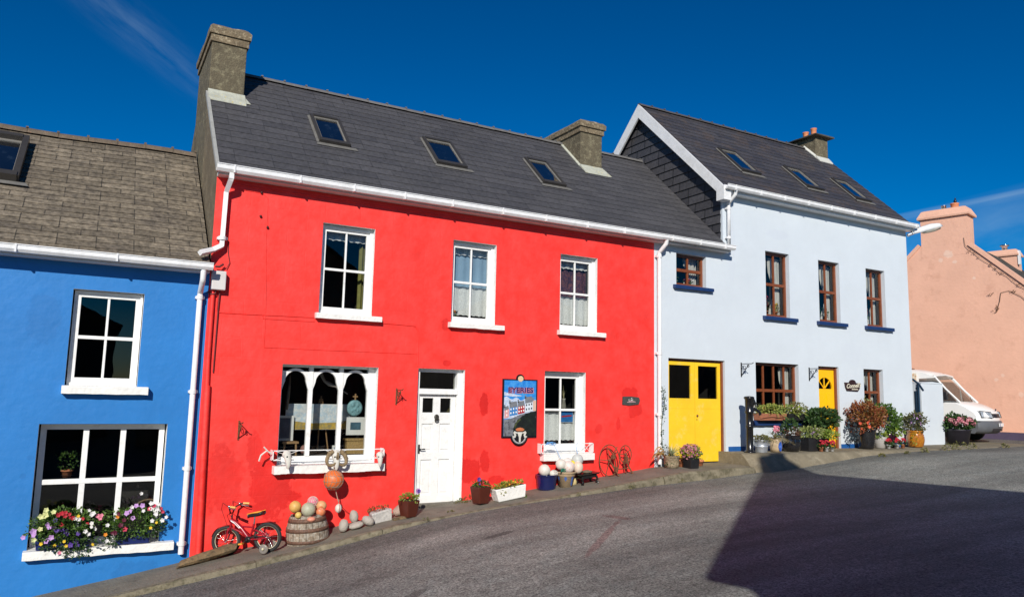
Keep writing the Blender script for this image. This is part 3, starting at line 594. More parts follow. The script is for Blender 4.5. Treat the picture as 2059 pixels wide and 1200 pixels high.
s_.build('sill', SILLW, swo); interior(swo, X0, X1, .55, Z1, .36, DARKROOM, 2.2)
st = MB(); st.box(2.5, 4.8, .37, 1.2, .60, .86); st.build('display_shelf', mat('dark_shelf', (.06, .045, .035), .8, .2, 5), swo)
# front door with transom
dr = MB(); dr.box(5.20, 5.28, .10, .26, -.02, 2.39); dr.box(6.03, 6.13, .10, .26, -.02, 2.39); dr.box(5.28, 6.03, .10, .26, 2.33, 2.39); dr.box(5.28, 6.03, .08, .26, 1.93, 2.03)
dfr = dr.build('door_frame', WHITE, rh, bevel=.004)
g = MB(); g.face([(5.28, .2, 2.03), (6.03, .2, 2.03), (6.03, .2, 2.33), (5.28, .2, 2.33)]); g.build('transom_pane', GLASS, dfr)
dl = MB(); a, b, z0, z1, yf, yk = 5.285, 6.025, .0, 1.925, .155, .20
dl.box(a, a+.09, yf, yk, z0, z1); dl.box(b-.09, b, yf, yk, z0, z1); mid = (a+b)/2; dl.box(mid-.07, mid+.07, yf, yk, z0, z1)
for (q0, q1) in ((0, .14), (.76, .90), (1.40, 1.60), (1.86, 1.925)): dl.box(a+.09, mid-.07, yf, yk, q0, q1); dl.box(mid+.07, b-.09, yf, yk, q0, q1)
for (q0, q1) in ((.14, .76), (.90, 1.40)):
    for (u, v) in ((a+.09, mid-.07), (mid+.07, b-.09)): dl.box(u, v, yf+.022, yk, q0, q1); dl.box(u+.03, v-.03, yf+.010, yk, q0+.04, q1-.04)
dlo = dl.build('door', WHITE, rh, bevel=.004)
for (u, v) in ((a+.09, mid-.07), (mid+.07, b-.09)): g = MB(); g.face([(u, .18, 1.60), (v, .18, 1.60), (v, .18, 1.86), (u, .18, 1.86)]); g.build('pane', GLASS, dlo)
k = MB(); k.tube([(5.33, .15, .95), (5.33, .11, .95), (5.43, .105, .95)], .012); k.box(5.315, 5.345, .145, .155, .87, 1.03); k.build('handle', BLACKM, dlo)
k = MB(); k.lathe([(0, -.012), (.045, -.01), (.05, 0), (.035, .014), (0, .02)], n=14, T=Matrix.Translation((5.655, .148, 1.52)) @ Matrix.Rotation(R(90), 4, 'X')); k.tube([(5.655+.04*math.cos(t*.5), .13, 1.47+.045*math.sin(t*.5)) for t in range(13)], .008, 6); k.box(5.63, 5.68, .12, .15, 1.46, 1.55); k.build('knocker', mat('old_bronze', (.06, .055, .045), .5, .2, 20, metal=.5), dlo)
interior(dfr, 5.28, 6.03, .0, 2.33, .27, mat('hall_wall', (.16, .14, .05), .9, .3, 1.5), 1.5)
th_ = MB(); th_.box(5.20, 6.13, -.03, .26, -.10, -.0); th_.build('threshold', CONC, rh)
# painted-over cables and string course on the wall
cb = MB()
def cable(pts, r=.009):
    pts2 = []
    for p, q in zip(pts[:-1], pts[1:]):
        n = max(1, int(math.hypot(q[0]-p[0], q[1]-p[1])/.2))
        for i in range(n): t = i/n; x, z = p[0]+(q[0]-p[0])*t, p[1]+(q[1]-p[1])*t; pts2.append((x, -r*.6, z+.006*mnoise.noise(Vector((x*3, z*3, 0)))))
    pts2.append((pts[-1][0], -r*.6, pts[-1][1])); cb.tube(pts2, r, 5)
cable([(1.74, 3.70), (1.735, 3.17), (1.78, 3.14), (3.29, 3.17)]); cable([(4.46, 3.15), (5.10, 3.14), (5.17, 3.06), (5.18, 2.42)]); cable([(1.80, 5.17), (2.33, 5.16), (2.41, 5.08), (2.42, 4.4), (2.48, 3.4), (2.50, 2.63), (5.18, 2.64)], .006)
cable([(1.70, 5.24), (10.60, 5.21)], .010); cable([(3.29, 3.10), (2.46, 3.09), (2.44, 3.16)], .006)
cb.build('wall_cables', RED, rh)
rb = MB(); rb.tube([(1.66, -.03, 3.55), (1.66, -.03, 2.4), (1.69, -.03, 1.3), (1.72, -.04, -.55)], .035, 8); rb.tube([(1.675, -.035, 2.0), (1.72, -.045, -.55)], .05, 8); rb.build('conduit', RED, rh)
for (x, z) in ((2.30, 5.165), (2.31, 4.77), (2.43, 4.60)): kn = MB(); kn.ball((x, -.02, z), .022, 8); kn.build('cable_knob', mat('dark_fitting', (.05, .01, .01), .7, .1, 5), rh)
bx = MB(); bx.box(1.62, 1.83, -.13, 0, 3.49, 3.79); bxo = bx.build('meter_box', mat('grey_plastic_box', (.62, .60, .58), .5, .05, 5), rh, bevel=.012)
q = MB(); q.tube([(1.70, -.06, 3.49), (1.69, -.07, 3.43), (1.63, -.06, 3.42), (1.58, -.03, 3.46)], .012, 5); q.tube([(1.76, -.04, 3.49), (1.755, -.03, 3.2), (1.75, -.02, 2.2)], .010, 5); q.tube([(1.83, -.03, 3.84), (1.88, -.02, 3.95), (1.85, -.01, 4.1), (1.84, -.01, 4.3)], .006, 5); q.tube([(1.66, -.08, 3.86), (1.72, -.09, 3.86), (1.78, -.07, 3.91)], .018, 6); q.build('meter_cables', mat('dark_red_cable', (.12, .02, .02), .6, .1, 5), bxo)
# ------------------------------------------------------------------ pale blue house
ph = empty('pale_blue_house', (0, 0, 0), 0, 'pale blue house with slate roof, white bargeboards and yellow doors', 'house')
holes = [(11.30, 12.20, 4.45, 5.18), (11.06, 12.75, .3, 2.82), (14.15, 14.99, 3.95, 5.55), (16.08, 16.90, 3.95, 5.53), (17.99, 18.80, 3.95, 5.51), (13.75, 15.24, 1.47, 2.83), (15.97, 16.75, .5, 2.82), (17.75, 18.56, 1.60, 2.81)]
w_ = MB(); facade(w_, 10.66, 12.80, -2, 5.36, holes[:2], .17, rev=0); facade(w_, 12.80, 19.85, -2, 6.90, holes[2:], .17, rev=0)
w_.face([(12.80, 0, 5.36), (12.80, 0, 6.9), (12.74, 0, 6.9), (12.74, 0, 5.36)]); w_.face([(19.85, 0, -1), (19.85, 5.74, -1), (19.85, 5.74, 6.9), (19.85, 2.87, 9.7), (19.85, 0, 6.9)]); w_.face([(10.66, 5.94, -2), (19.85, 5.94, -2), (19.85, 5.94, 7), (10.66, 5.94, 7)])
w_.face([(12.74, 0, 5.36), (12.74, 0, 6.9), (12.74, .09, 6.9), (12.74, .09, 5.36)])
w_.build('wall', [PALE, PALE], ph)
gs = MB(); n = 22; z0 = 5.2; gz = .215
for i in range(n):
    a, b = z0+i*gz, z0+(i+1)*gz
    if a > 9.7: break
    yl = lambda z: max(.05, (z-7.0)/.97+.02); yr = lambda z: 5.74-yl(z)
    ya, yb_ = yl(a), yl(min(b, 9.75))
    gs.face([(12.715, yl(a), a), (12.74, yl(min(b, 9.75)), min(b, 9.75)), (12.74, yr(min(b, 9.75)), min(b, 9.75)), (12.715, yr(a), a)], [(yl(a), i+.001), (yl(b), i+.999), (yr(b), i+.999), (yr(a), i+.001)])
    gs.face([(12.715, yl(a), a), (12.715, yr(a), a), (12.74, yr(a), a), (12.74, yl(a), a)], [(0, i+.1)]*4)
gs.build('slate_hung_gable', GSLATE, ph)
rf = roof(ph, 12.60, 19.93, -.22, 6.865, 2.87, 9.86, SLATEW, .235, .010)
ridge(rf, 12.58, 19.93, 2.87, 9.88, mat('dark_ridge_tile', (.07, .065, .065), .8, .2, 8), .075, .45)
bg_ = MB(); A_ = Vector((0, 2.87, 9.87))
for sgn in (-1, 1):
    e_ = Vector((0, 2.87+sgn*3.10, 9.87-3.10*.97)); w2 = .30
    vs = [A_, e_, e_+Vector((0, 0, -w2)), A_+Vector((0, 0, -w2*1.25))]
    P0 = [Vector((12.555, v.y, v.z)) for v in vs]; P1 = [Vector((12.60, v.y, v.z)) for v in vs]
    bg_.hexa([P0[0], P0[1], P0[2], P0[3], P1[0], P1[1], P1[2], P1[3]])
    bg_.face([(12.60, vs[0].y, vs[0].z-.09), (12.60, vs[1].y, vs[1].z-.09), (12.74, vs[1].y, vs[1].z-.09), (12.74, vs[0].y, vs[0].z-.09)])
bg_.box(12.548, 12.78, -.245, -.004, 6.55, 6.87)
bg_.build('bargeboard', PVC, ph)
for (a, b, c, d) in ((14.02, 14.68, .58, 1.44), (16.38, 17.04, .52, 1.32), (18.36, 19.02, .48, 1.29)): skylight(ph, a, b, c, d, .97, 7.085)
c3 = chimney(ph, 19.26, 19.84, 2.44, 3.3, 7.5, 10.18, RENDER2, mat('dark_cap_slab', (.07, .065, .05), .9, .2, 8), .07, .14, band=False)
fl = MB(); fl.hexa([(19.24, 2.28, 9.30), (19.86, 2.28, 9.30), (19.86, 2.45, 9.46), (19.24, 2.45, 9.46), (19.24, 2.28, 9.33), (19.86, 2.28, 9.33), (19.86, 2.435, 9.52), (19.24, 2.435, 9.52)])
for i in range(6): a = 2.44+i*.07; b = a+.07; fl.hexa([(19.21, a, .97*a+7.10), (19.265, a, .97*a+7.10), (19.265, b, .97*b+7.10), (19.21, b, .97*b+7.10), (19.21, a, .97*a+7.13), (19.265, a, .97*a+7.19), (19.265, b, .97*b+7.19), (19.21, b, .97*b+7.13)])
fl.build('flashing', mat('pale_flashing', (.55, .55, .5), .7, .1, 8), c3)
for i, (yy, hh) in enumerate(((2.72, .26), (3.02, .22))):
    k = MB(); k.lathe([(.10, 0), (.095, .03), (.085, .05), (.085, hh), (.10, hh+.02), (.10, hh+.045), (.07, hh+.045), (.07, .05)], (19.55, yy, 10.22), 16); k.build('chimney_pot', TERRA, c3)
gutter(ph, 12.58, 19.95, -.35, -.22, 6.79, 6.90, .85)
f_ = MB(); f_.box(12.80, 19.93, -.22, 0, 6.735, 6.80); f_.build('fascia', PVC, ph)
gutter(ph, 10.66, 12.83, -.33, -.20, 5.36, 5.47, .8)
f_ = MB(); f_.box(10.66, 12.79, -.20, 0, 5.325, 5.385); f_.build('fascia', SOFF, ph)
pipe(ph, [(10.80, -.26, 5.37), (10.80, -.24, 5.28), (10.74, -.08, 5.10), (10.74, -.08, .56)], .045, rings=[(10.74, -.08, 5.02), (10.74, -.08, 2.9), (10.74, -.08, 1.6)])
pipe(ph, [(12.90, -.28, 6.80), (12.90, -.26, 6.70), (12.86, -.08, 6.52), (12.86, -.08, 5.50), (12.84, -.2, 5.46)], .04, rings=[(12.86, -.08, 6.4), (12.86, -.08, 5.7)])
def wsash(x0, x1, z0, z1, sz0, sz1, sx0, sx1, cols=(.5,), rows=(.5,), **k): return sash(ph, x0, x1, z0, z1, .11, WOODB, .055, .045, cols, rows, .07, (sx0, sx1, sz0, sz1, .09, NAVY), rmat=GREYROOM, **k)
wsash(11.30, 12.20, 4.45, 5.17, 4.37, 4.45, 11.20, 12.36)
wsash(14.15, 14.99, 3.95, 5.54, 3.86, 3.95, 14.02, 15.18); wsash(16.08, 16.90, 3.95, 5.52, 3.86, 3.95, 15.96, 17.08); wsash(17.99, 18.80, 3.95, 5.50, 3.86, 3.95, 17.86, 19.02)
wsash(13.75, 15.24, 1.47, 2.82, 1.36, 1.47, 13.50, 15.42, (.24, .5, .76), (.52,)); wsash(17.75, 18.56, 1.60, 2.80, 1.50, 1.60, 17.62, 18.7)
pb = MB()
for (a, b) in ((12.83, 15.965), (16.755, 19.855)): pb.box(a, b, -.012, 0, .70, .885)
pb.build('plinth', BPL, ph)
# garage doors
gd = MB(); a, b = 11.08, 12.70; yf = .10; md = 11.92
def leaf(mb, x0, x1, z0, z1, wx0, wx1, wz0, wz1, yf, th):
    mb.box(x0, wx0, yf, yf+th, z0, z1); mb.box(wx1, x1, yf, yf+th, z0, z1); mb.box(wx0, wx1, yf, yf+th, z0, wz0); mb.box(wx0, wx1, yf, yf+th, wz1, z1)
leaf(gd, a, md-.004, .56, 2.76, 11.17, 11.80, 1.95, 2.68, yf, .05); leaf(gd, md+.004, b, .56, 2.76, 12.02, 12.62, 1.95, 2.68, yf, .05)
for (p, q) in ((11.17, 11.80), (12.02, 12.62)): gd.box(p, q, yf+.012, yf+.02, 1.90, 1.95)
gd.box(a, b, yf-.004, yf, 1.73, 1.745)
gdo = gd.build('garage_door', YEL, ph, bevel=.004)
for (p, q) in ((11.17, 11.80), (12.02, 12.62)): g = MB(); g.face([(p, yf+.03, 1.95), (q, yf+.03, 1.95), (q, yf+.03, 2.68), (p, yf+.03, 2.68)]); g.build('pane', GLASS, gdo)
g = MB(); g.ball((11.98, yf-.015, 1.57), .028, 10, sy=.5); g.box(11.965, 11.98, yf-.006, yf, 1.47, 1.50); g.build('lock', RUST, gdo)
g = MB(); g.box(12.70, 12.75, .06, .17, .4, 2.82); g.box(11.06, 12.70, .085, .17, 2.77, 2.82); g.build('door_frame', WOODB, ph); interior(gdo, 11.1, 12.7, 1.0, 2.75, .18, DARKROOM, 2)
# front door, fan light
fd = MB(); a, b, z0, z1, yf = 15.99, 16.69, .80, 2.74, .11
fc = ((a+b)/2, 2.26); rr = .285
# panel with a half round hole
n = 16; arc = [(fc[0]+rr*math.cos(math.pi*i/n), fc[1]+rr*math.sin(math.pi*i/n)) for i in range(n+1)]
for i in range(n):
    p, q = arc[i], arc[i+1]; fd.face([(p[0], yf, p[1]), (p[0], yf, z1), (q[0], yf, z1), (q[0], yf, q[1])])
    fd.face([(p[0], yf, p[1]), (q[0], yf, q[1]), (q[0], yf+.04, q[1]), (p[0], yf+.04, p[1])])
fd.face([(a, yf, fc[1]), (fc[0]-rr, yf, fc[1]), (fc[0]-rr, yf, z1), (a, yf, z1)]); fd.face([(fc[0]+rr, yf, fc[1]), (b, yf, fc[1]), (b, yf, z1), (fc[0]+rr, yf, z1)])
fd.box(a, b, yf, yf+.05, z0, fc[1])
for t in (45, 90, 135):
    d = Vector((math.cos(R(t)), 0, math.sin(R(t)))); c_ = Vector((fc[0], yf+.01, fc[1])); s2 = Vector((-d.z, 0, d.x))*.012
    fd.hexa([c_-s2, c_+s2, c_+s2+Vector((0, .02, 0)), c_-s2+Vector((0, .02, 0)), c_+d*rr-s2, c_+d*rr+s2, c_+d*rr+s2+Vector((0, .02, 0)), c_+d*rr-s2+Vector((0, .02, 0))])
for (u, v, p, q) in ((a+.09, fc[0]-.05, 1.75, 2.15), (fc[0]+.05, b-.09, 1.75, 2.15), (a+.09, fc[0]-.05, .95, 1.5), (fc[0]+.05, b-.09, .95, 1.5)): fd.box(u, v, yf-.012, yf, p, q)
fdo = fd.build('door', YEL2, ph)
g = MB(); g.face([(fc[0]-rr, yf+.03, fc[1]), (fc[0]+rr, yf+.03, fc[1]), (fc[0]+rr, yf+.03, fc[1]+rr), (fc[0]-rr, yf+.03, fc[1]+rr)]); g.build('pane', GLASS, fdo)
g = MB(); g.box(fc[0]-.14, fc[0]+.14, yf-.014, yf, 1.56, 1.66); g.build('letterbox', BLACKP, fdo); interior(fdo, a, b, 2.2, 2.74, .18, DARKROOM, .8)
g = MB(); g.box(16.69, 16.75, .06, .17, .78, 2.82); g.box(15.97, 16.69, .085, .17, 2.75, 2.82); g.build('door_frame', WOODB, ph)

# ------------------------------------------------------------------ peach house (local frame: x along the gable, y away from us)
GE = Vector((.22495, -.97437, 0)); GN = Vector((-.97437, -.22495, 0))
th = math.atan2(GE.y, GE.x)
pe = empty('peach_house', (27.3, 2.0, .6), th, 'peach painted gable house with a broad peach chimney stack', 'house')
# local +y = rotate GE by 90deg = (.974,.225) = away from camera
Z_ = lambda z: z-.6
w_ = MB(); prof = [(-5.6, Z_(0)), (3.6, Z_(0)), (3.6, Z_(3.8)), (-.33, Z_(7.64)), (-.33, Z_(8.74)), (-1.88, Z_(8.74)), (-1.88, Z_(7.78)), (-5.6, Z_(4.1))]
body = [(-5.6, Z_(0)), (3.6, Z_(0)), (3.6, Z_(3.8)), (-.33, Z_(7.64)), (-1.88, Z_(7.78)), (-5.6, Z_(4.1))]
w_.prism(body, 0, .45, 'y'); w_.box(-5.6, 3.6, .45, 9.5, Z_(0), Z_(3.8)); w_.build('wall', PEACH, pe)
cc = MB(); cc.box(-1.884, -.326, -.005, .72, Z_(7.3), Z_(8.74)); cco = cc.build('chimney', PEACH, pe)
k = MB(); vs = []
for z, o in ((8.74, .09), (8.80, .10), (9.06, -.03), (9.10, -.14)): vs += [(-1.88-o, -o, Z_(z)), (-.33+o, -o, Z_(z)), (-.33+o, .72+o, Z_(z)), (-1.88-o, .72+o, Z_(z))]
k.mesh(vs, [(l*4+i, l*4+(i+1) % 4, l*4+4+(i+1) % 4, l*4+4+i) for l in range(3) for i in range(4)]+[(12, 13, 14, 15), (3, 2, 1, 0)], False); k.build('chimney_cap', PEACH, cco)
k = MB(); k.lathe([(.09, 0), (.09, .16), (.1, .17), (.0, .17)], (-1.17, .35, Z_(9.08)), 14); k.build('flue', CHROME, cco)
k = MB(); k.lathe([(.14, 0), (.13, .14), (.15, .16), (.15, .2), (.06, .2)], (-.80, .35, Z_(9.08)), 14); k.build('chimney_pot', TERRA, cco)
bd = MB(); bd.ball((-.78, .35, Z_(9.36)), .05, 8, sx=1.2, sz=1.5); bd.ball((-.77, .35, Z_(9.46)), .03, 8); bd.build('cowl', BLACKP, cco)
# coping on both slopes and roof behind
cp = MB()
def slope_box(p, q, y0, y1, t):
    a, b = Vector((p[0], 0, p[1])), Vector((q[0], 0, q[1])); d = (b-a).normalized(); nn = Vector((-d.z, 0, d.x)); nn = nn if nn.z > 0 else -nn
    cp.hexa([a+Vector((0, y0, 0)), b+Vector((0, y0, 0)), b+Vector((0, y1, 0)), a+Vector((0, y1, 0)), a+nn*t+Vector((0, y0, 0)), b+nn*t+Vector((0, y0, 0)), b+nn*t+Vector((0, y1, 0)), a+nn*t+Vector((0, y1, 0))])
slope_box((-.34, Z_(7.60)), (3.6, Z_(3.76)), -.05, .5, .13); slope_box((-5.6, Z_(4.06)), (-1.9, Z_(7.74)), -.05, .5, .13)
cp.build('coping', PEACH, pe)
rr_ = MB(); rr_.face([(-1.1, .5, Z_(8.2)), (3.7, .5, Z_(3.7)), (3.7, 9.5, Z_(3.7)), (-1.1, 9.5, Z_(8.2))]); rr_.face([(-1.1, .5, Z_(8.2)), (-1.1, 9.5, Z_(8.2)), (-5.7, 9.5, Z_(3.9)), (-5.7, .5, Z_(3.9))]); rr_.build('roof', OLDSL, pe)
cc = MB(); cc.box(-1.75, -.55, 7.3, 8.0, Z_(7.3), Z_(8.30)); cco = cc.build('chimney', PEACH, pe)
k = MB(); vs = []
for z, o in ((8.30, .07), (8.36, .08), (8.58, -.02), (8.6, -.1)): vs += [(-1.75-o, 7.3-o, Z_(z)), (-.55+o, 7.3-o, Z_(z)), (-.55+o, 8.0+o, Z_(z)), (-1.75-o, 8.0+o, Z_(z))]
k.mesh(vs, [(l*4+i, l*4+(i+1) % 4, l*4+4+(i+1) % 4, l*4+4+i) for l in range(3) for i in range(4)]+[(12, 13, 14, 15), (3, 2, 1, 0)], False); k.build('chimney_cap', PEACH, cco)
k = MB(); k.lathe([(.11, 0), (.11, .17), (.18, .2), (.18, .24), (.0, .26)], (-1.05, 7.6, Z_(8.6)), 14); k.build('flue', CHROME, cco)
k = MB(); k.box(-.52, -.44, 7.3, 7.5, Z_(7.9), Z_(8.5)); k.build('aerial_box', PVC, cco)
iv = MB(); random.seed(5)
IVYM = leaf_mat('dry_ivy_leaf', (.10, .06, .02), (.20, .10, .04))
def leafq(mb, p, s, nrm=None):
    d = Vector((random.gauss(0, 1), random.gauss(0, 1), random.gauss(0, 1))).normalized(); a = d.orthogonal().normalized(); b = d.cross(a); t = random.uniform(0, 6.28)
    u = (a*math.cos(t)+b*math.sin(t))*s; v = (b*math.cos(t)-a*math.sin(t))*s*.45; f = d*s*.15
    p = Vector(p); mb.mesh([p-u, p+v+f, p+u, p-v+f], [(0, 1, 2), (0, 2, 3)], False)
q = [(-.3+i*.16, Z_(7.55)-i*.156) for i in range(20)]
iv.tube([(-.45, -.03, Z_(7.9)), (-.42, -.04, Z_(7.6))]+[(x, -.04, z-.12+.03*math.sin(i*2)) for i, (x, z) in enumerate(q)], .007, 4)
for (x, z) in q:
    if random.random() < .8:
        for j in range(random.randint(2, 12)): leafq(iv, (x+random.gauss(0, .04), -.06, z-.12+random.gauss(0, .03)), .03)
iv.tube([(1.7, -.03, Z_(5.0)), (1.2, -.03, Z_(5.62)), (.85, -.03, Z_(5.85)), (.6, -.03, Z_(5.8)), (.55, -.03, Z_(5.5)), (.45, -.03, Z_(5.2))], .008, 4)
for (x, z) in ((.42, 5.15), (.5, 5.3), (.3, 5.75), (1.0, 5.8)):
    for j in range(9): leafq(iv, (x+random.gauss(0, .05), -.05, Z_(z)+random.gauss(0, .04)), .035)
o = iv.build('ivy', IVYM, None); o.matrix_world = Matrix.Translation((27.3, 2.0, .6)) @ Matrix.Rotation(th, 4, 'Z'); tag(o, 'thin dry ivy creeping down the right slope of the peach gable', 'ivy')
# purple garden plinth in front of the peach gable
o = empty('low_wall', (27.3, 2.0, .6), th, 'low purple wall at the foot of the peach gable', 'wall')
k = MB(); k.box(-2.2, 12, -.75, -.45, -.2, .44); k.build('wall_face', mat('purple_wall_paint', (.075, .055, .10), .7, .15, 3, bump=.3), o)
k = MB(); k.box(-2.2, 12, -.449, .02, -.2, .43); k.build('gravel_bed', mat('gravel_bed', (.36, .27, .19), .95, .3, 18, bump=1, bscale=50), o)

# ------------------------------------------------------------------ house behind the camera whose shadow falls on the street
def back_house(name, label, x0, x1, yf, dep, z0, ze, zr_, rot, wm, chim=True, px=0, py=0):
    o = empty(name, (px, py, z0), rot, label, 'house'); m = MB(); mid_ = (x0+x1)/2
    m.prism([(x0, 0), (x1, 0), (x1, ze-z0), (mid_, zr_-z0), (x0, ze-z0)], -dep, 0, 'y'); m.build('wall', wm, o)
    r = MB()
    for sgn in (-1, 1):
        hw = (x1-x0)/2+.28; e = Vector((mid_+sgn*hw, 0, ze-z0-(zr_-ze)/((x1-x0)/2)*.28+.05)); a = Vector((mid_, 0, zr_-z0+.06)); up_ = Vector((0, 0, .08))
        r.hexa([a+Vector((0, .15, 0)), e+Vector((0, .15, 0)), e+Vector((0, -dep, 0)), a+Vector((0, -dep, 0)), a+Vector((0, .15, 0))+up_, e+Vector((0, .15, 0))+up_, e+Vector((0, -dep, 0))+up_, a+Vector((0, -dep, 0))+up_])
    r.build('roof', SLATE, o)
    if chim:
        c = MB(); c.box(mid_-.42, mid_+.26, -.85, -.05, zr_-z0-.7, zr_-z0+.55); c.build('chimney', RENDER2, o)
        for k_ in (-.22, .06):
            c = MB(); c.lathe([(.12, 0), (.10, .3), (.12, .32), (.0, .33)], (mid_+k_, -.45, zr_-z0+.55), 12); c.build('chimney_pot', TERRA, o)
    wn = MB()
    for (a, b) in ((x0+1, x0+2), (x1-2.2, x1-1.2)):
        for (c, d) in ((1.0, 2.4), (3.6, 4.6)): wn.box(a, b, .0, .05, c, d)
    wn.build('window', mat('back_window', (.04, .05, .06), .1, .1, 5), o); return o
back_house('stone_house', 'grey rendered gable house across the street, behind the camera', -4.15, 4.15, 0, 14, 0.0, 4.8, 8.0, R(10), RENDER_, px=5.68, py=-13.3)
back_house('stone_house', 'dark rendered terrace house across the street to the left', -13, 1.0, 0, 8, -2, 4.4, 7.6, 0, mat('back_render_brown', (.05, .042, .038), .9, .2, 2), False, px=0, py=-22.5)
back_house('stone_house', 'dim rendered house further up the opposite side of the street', -5, 5.0, 0, 8, 0, 5.0, 8, 0, mat('back_render_grey', (.16, .15, .14), .9, .2, 2), False, px=23, py=-24)
back_house('stone_house', 'long dark barn across the street at the top', -9, 9, 0, 8, 0, 4.6, 8.4, 0, mat('back_render_stone', (.11, .10, .09), .9, .2, 2), False, px=42, py=-22)

# ================================================================== movable things
def fc_(fx, fy, r):
    d = Vector((fx, fy+12.5)).normalized(); return fx+d.x*r, fy+d.y*r
GREEN = leaf_mat('green_leaf', (.035, .085, .012), (.11, .20, .03)); DGREEN = leaf_mat('dark_leaf', (.018, .05, .012), (.06, .12, .03)); LIME = leaf_mat('lime_leaf', (.13, .22, .025), (.32, .38, .06))
REDL = leaf_mat('red_bronze_leaf', (.20, .035, .015), (.30, .14, .04)); OLIVE = leaf_mat('olive_leaf', (.10, .12, .03), (.24, .20, .08)); GREYL = leaf_mat('silver_leaf', (.40, .48, .50), (.55, .62, .62)); STRAW = leaf_mat('straw_blade', (.42, .36, .16), (.60, .56, .32))
def fmat(n, c, c2=None): return leaf_mat('petal_'+n, c, c2 or tuple(min(1, x*1.25) for x in c), .6)
F_WHITE = fmat('white', (.72, .70, .68)); F_PINK = fmat('pink', (.70, .22, .30)); F_RED = fmat('red', (.42, .012, .03), (.60, .03, .05)); F_PURP = fmat('violet', (.06, .03, .22), (.14, .07, .36)); F_LILAC = fmat('lilac', (.52, .30, .60)); F_YEL = fmat('yellow', (.75, .50, .03)); F_CREAM = fmat('cream', (.65, .66, .30)); F_ORANGE = fmat('orange', (.75, .25, .02)); F_ROSE = fmat('rose', (.55, .05, .10)); F_DUSTY = fmat('dusty_pink', (.38, .12, .16), (.55, .25, .28))
def blob(mb, c, rad, n, s, shell=.55, flat=0):
    c = Vector(c)
    lump = random.uniform(0, 50)
    for _ in range(n):
        while True:
            d = Vector((random.uniform(-1, 1), random.uniform(-1, 1), random.uniform(-1, 1)))
            if 0 < d.length <= 1: break
        dn = d.normalized(); k = d.length**shell*(1+.55*mnoise.noise(dn*2.2+Vector((lump, 0, 0))))
        p = c+Vector((dn.x*rad[0], dn.y*rad[1], dn.z*rad[2]))*k; ss = s*random.uniform(.6, 1.35)
        out = (dn+Vector((random.gauss(0, .5), random.gauss(0, .5), random.gauss(0, .5)+.2))).normalized(); side = out.cross(Vector((random.gauss(0, 1), random.gauss(0, 1), random.gauss(0, 1)))).normalized(); nn = out.cross(side)
        mb.mesh([p, p+out*ss*.55+side*ss*.33+nn*ss*.12, p+out*ss, p+out*ss*.55-side*ss*.33+nn*ss*.12], [(0, 1, 2), (0, 2, 3)], False)
def blades(mb, c, n, ln, spread, w=.012, droop=.7, zr=0.2):
    c = Vector(c)
    for _ in range(n):
        a = random.uniform(0, 2*math.pi); t = random.uniform(.25, 1)*spread; l = ln*random.uniform(.6, 1.1); d = Vector((math.cos(a), math.sin(a), 0)); s = Vector((-d.y, d.x, 0))*w; pts = []
        for i in range(6):
            u = i/5; pts.append(c+d*(t*l*(u*.5+u*u*.7))+Vector((0, 0, l*(u*(1.05-.3*t)-droop*t*u*u*.9))))
        vs = []
        for i, p in enumerate(pts): k = (1-(i/5)**2)*.9+.05; vs += [p-s*k, p+s*k+Vector((0, 0, .003))]
        mb.mesh(vs, [(2*i, 2*i+1, 2*i+3, 2*i+2) for i in range(5)], False)
def bloom(mb, p, r, nrm=None, n=5):
    p = Vector(p); nn = Vector(nrm or (random.gauss(0, .5)-.1, -1+random.gauss(0, .4), random.gauss(.35, .4))).normalized(); a = nn.orthogonal().normalized(); b = nn.cross(a); st = random.uniform(0, 6)
    vs = [p]; k = n*2
    for i in range(k):
        t = st+2*math.pi*i/k; q = r*(1.0 if i % 2 == 0 else .72); vs.append(p+(a*math.cos(t)+b*math.sin(t))*q+nn*r*.35)
    mb.mesh(vs, [(0, i+1, (i+1) % k+1) for i in range(k)], False)
def blooms(c, rad, n, r, m, parent, name='blossoms', face=True):
    mb = MB(); c = Vector(c)
    for _ in range(n):
        a = Vector((random.gauss(0, 1), -abs(random.gauss(0, 1)) if face else random.gauss(0, 1), random.gauss(.3, 1))).normalized(); k = random.uniform(.8, 1.12)
        bloom(mb, c+Vector((a.x*rad[0], a.y*rad[1], a.z*rad[2]))*k, r*random.uniform(.7, 1.2), a+Vector((0, -.4, .2)))
    return mb.build(name, m, parent)
def pot(parent, prof, m, name='pot', n=28, sx=1, sy=1, soil=True):
    b = MB(); b.lathe(prof, n=n, sx=sx, sy=sy)
    o = b.build(name, m, parent)
    if soil:
        r, z = prof[-1]; r2 = max(p[0] for p in prof)*.93; q = MB(); q.lathe([(r2, z-.03), (r2*.5, z-.02), (0.001, z-.02)], n=n, sx=sx, sy=sy); q.build('soil', mat('potting_soil', (.03, .02, .013), .95, .3, 20, bump=.8), o)
    return o
def open_prof(rb, rt_, h, lip=.012, rim=.02):   # plain tapered pot, hollow rim
    return [(0.001, 0), (rb, 0), (rb+(rt_-rb)*.9, h-rim), (rt_+lip, h-rim), (rt_+lip, h), (rt_-.012, h), (rt_-.02, h-.05)]
GLZ = dict(rough=.12, spec=.6, coat=.5)
random.seed(11)
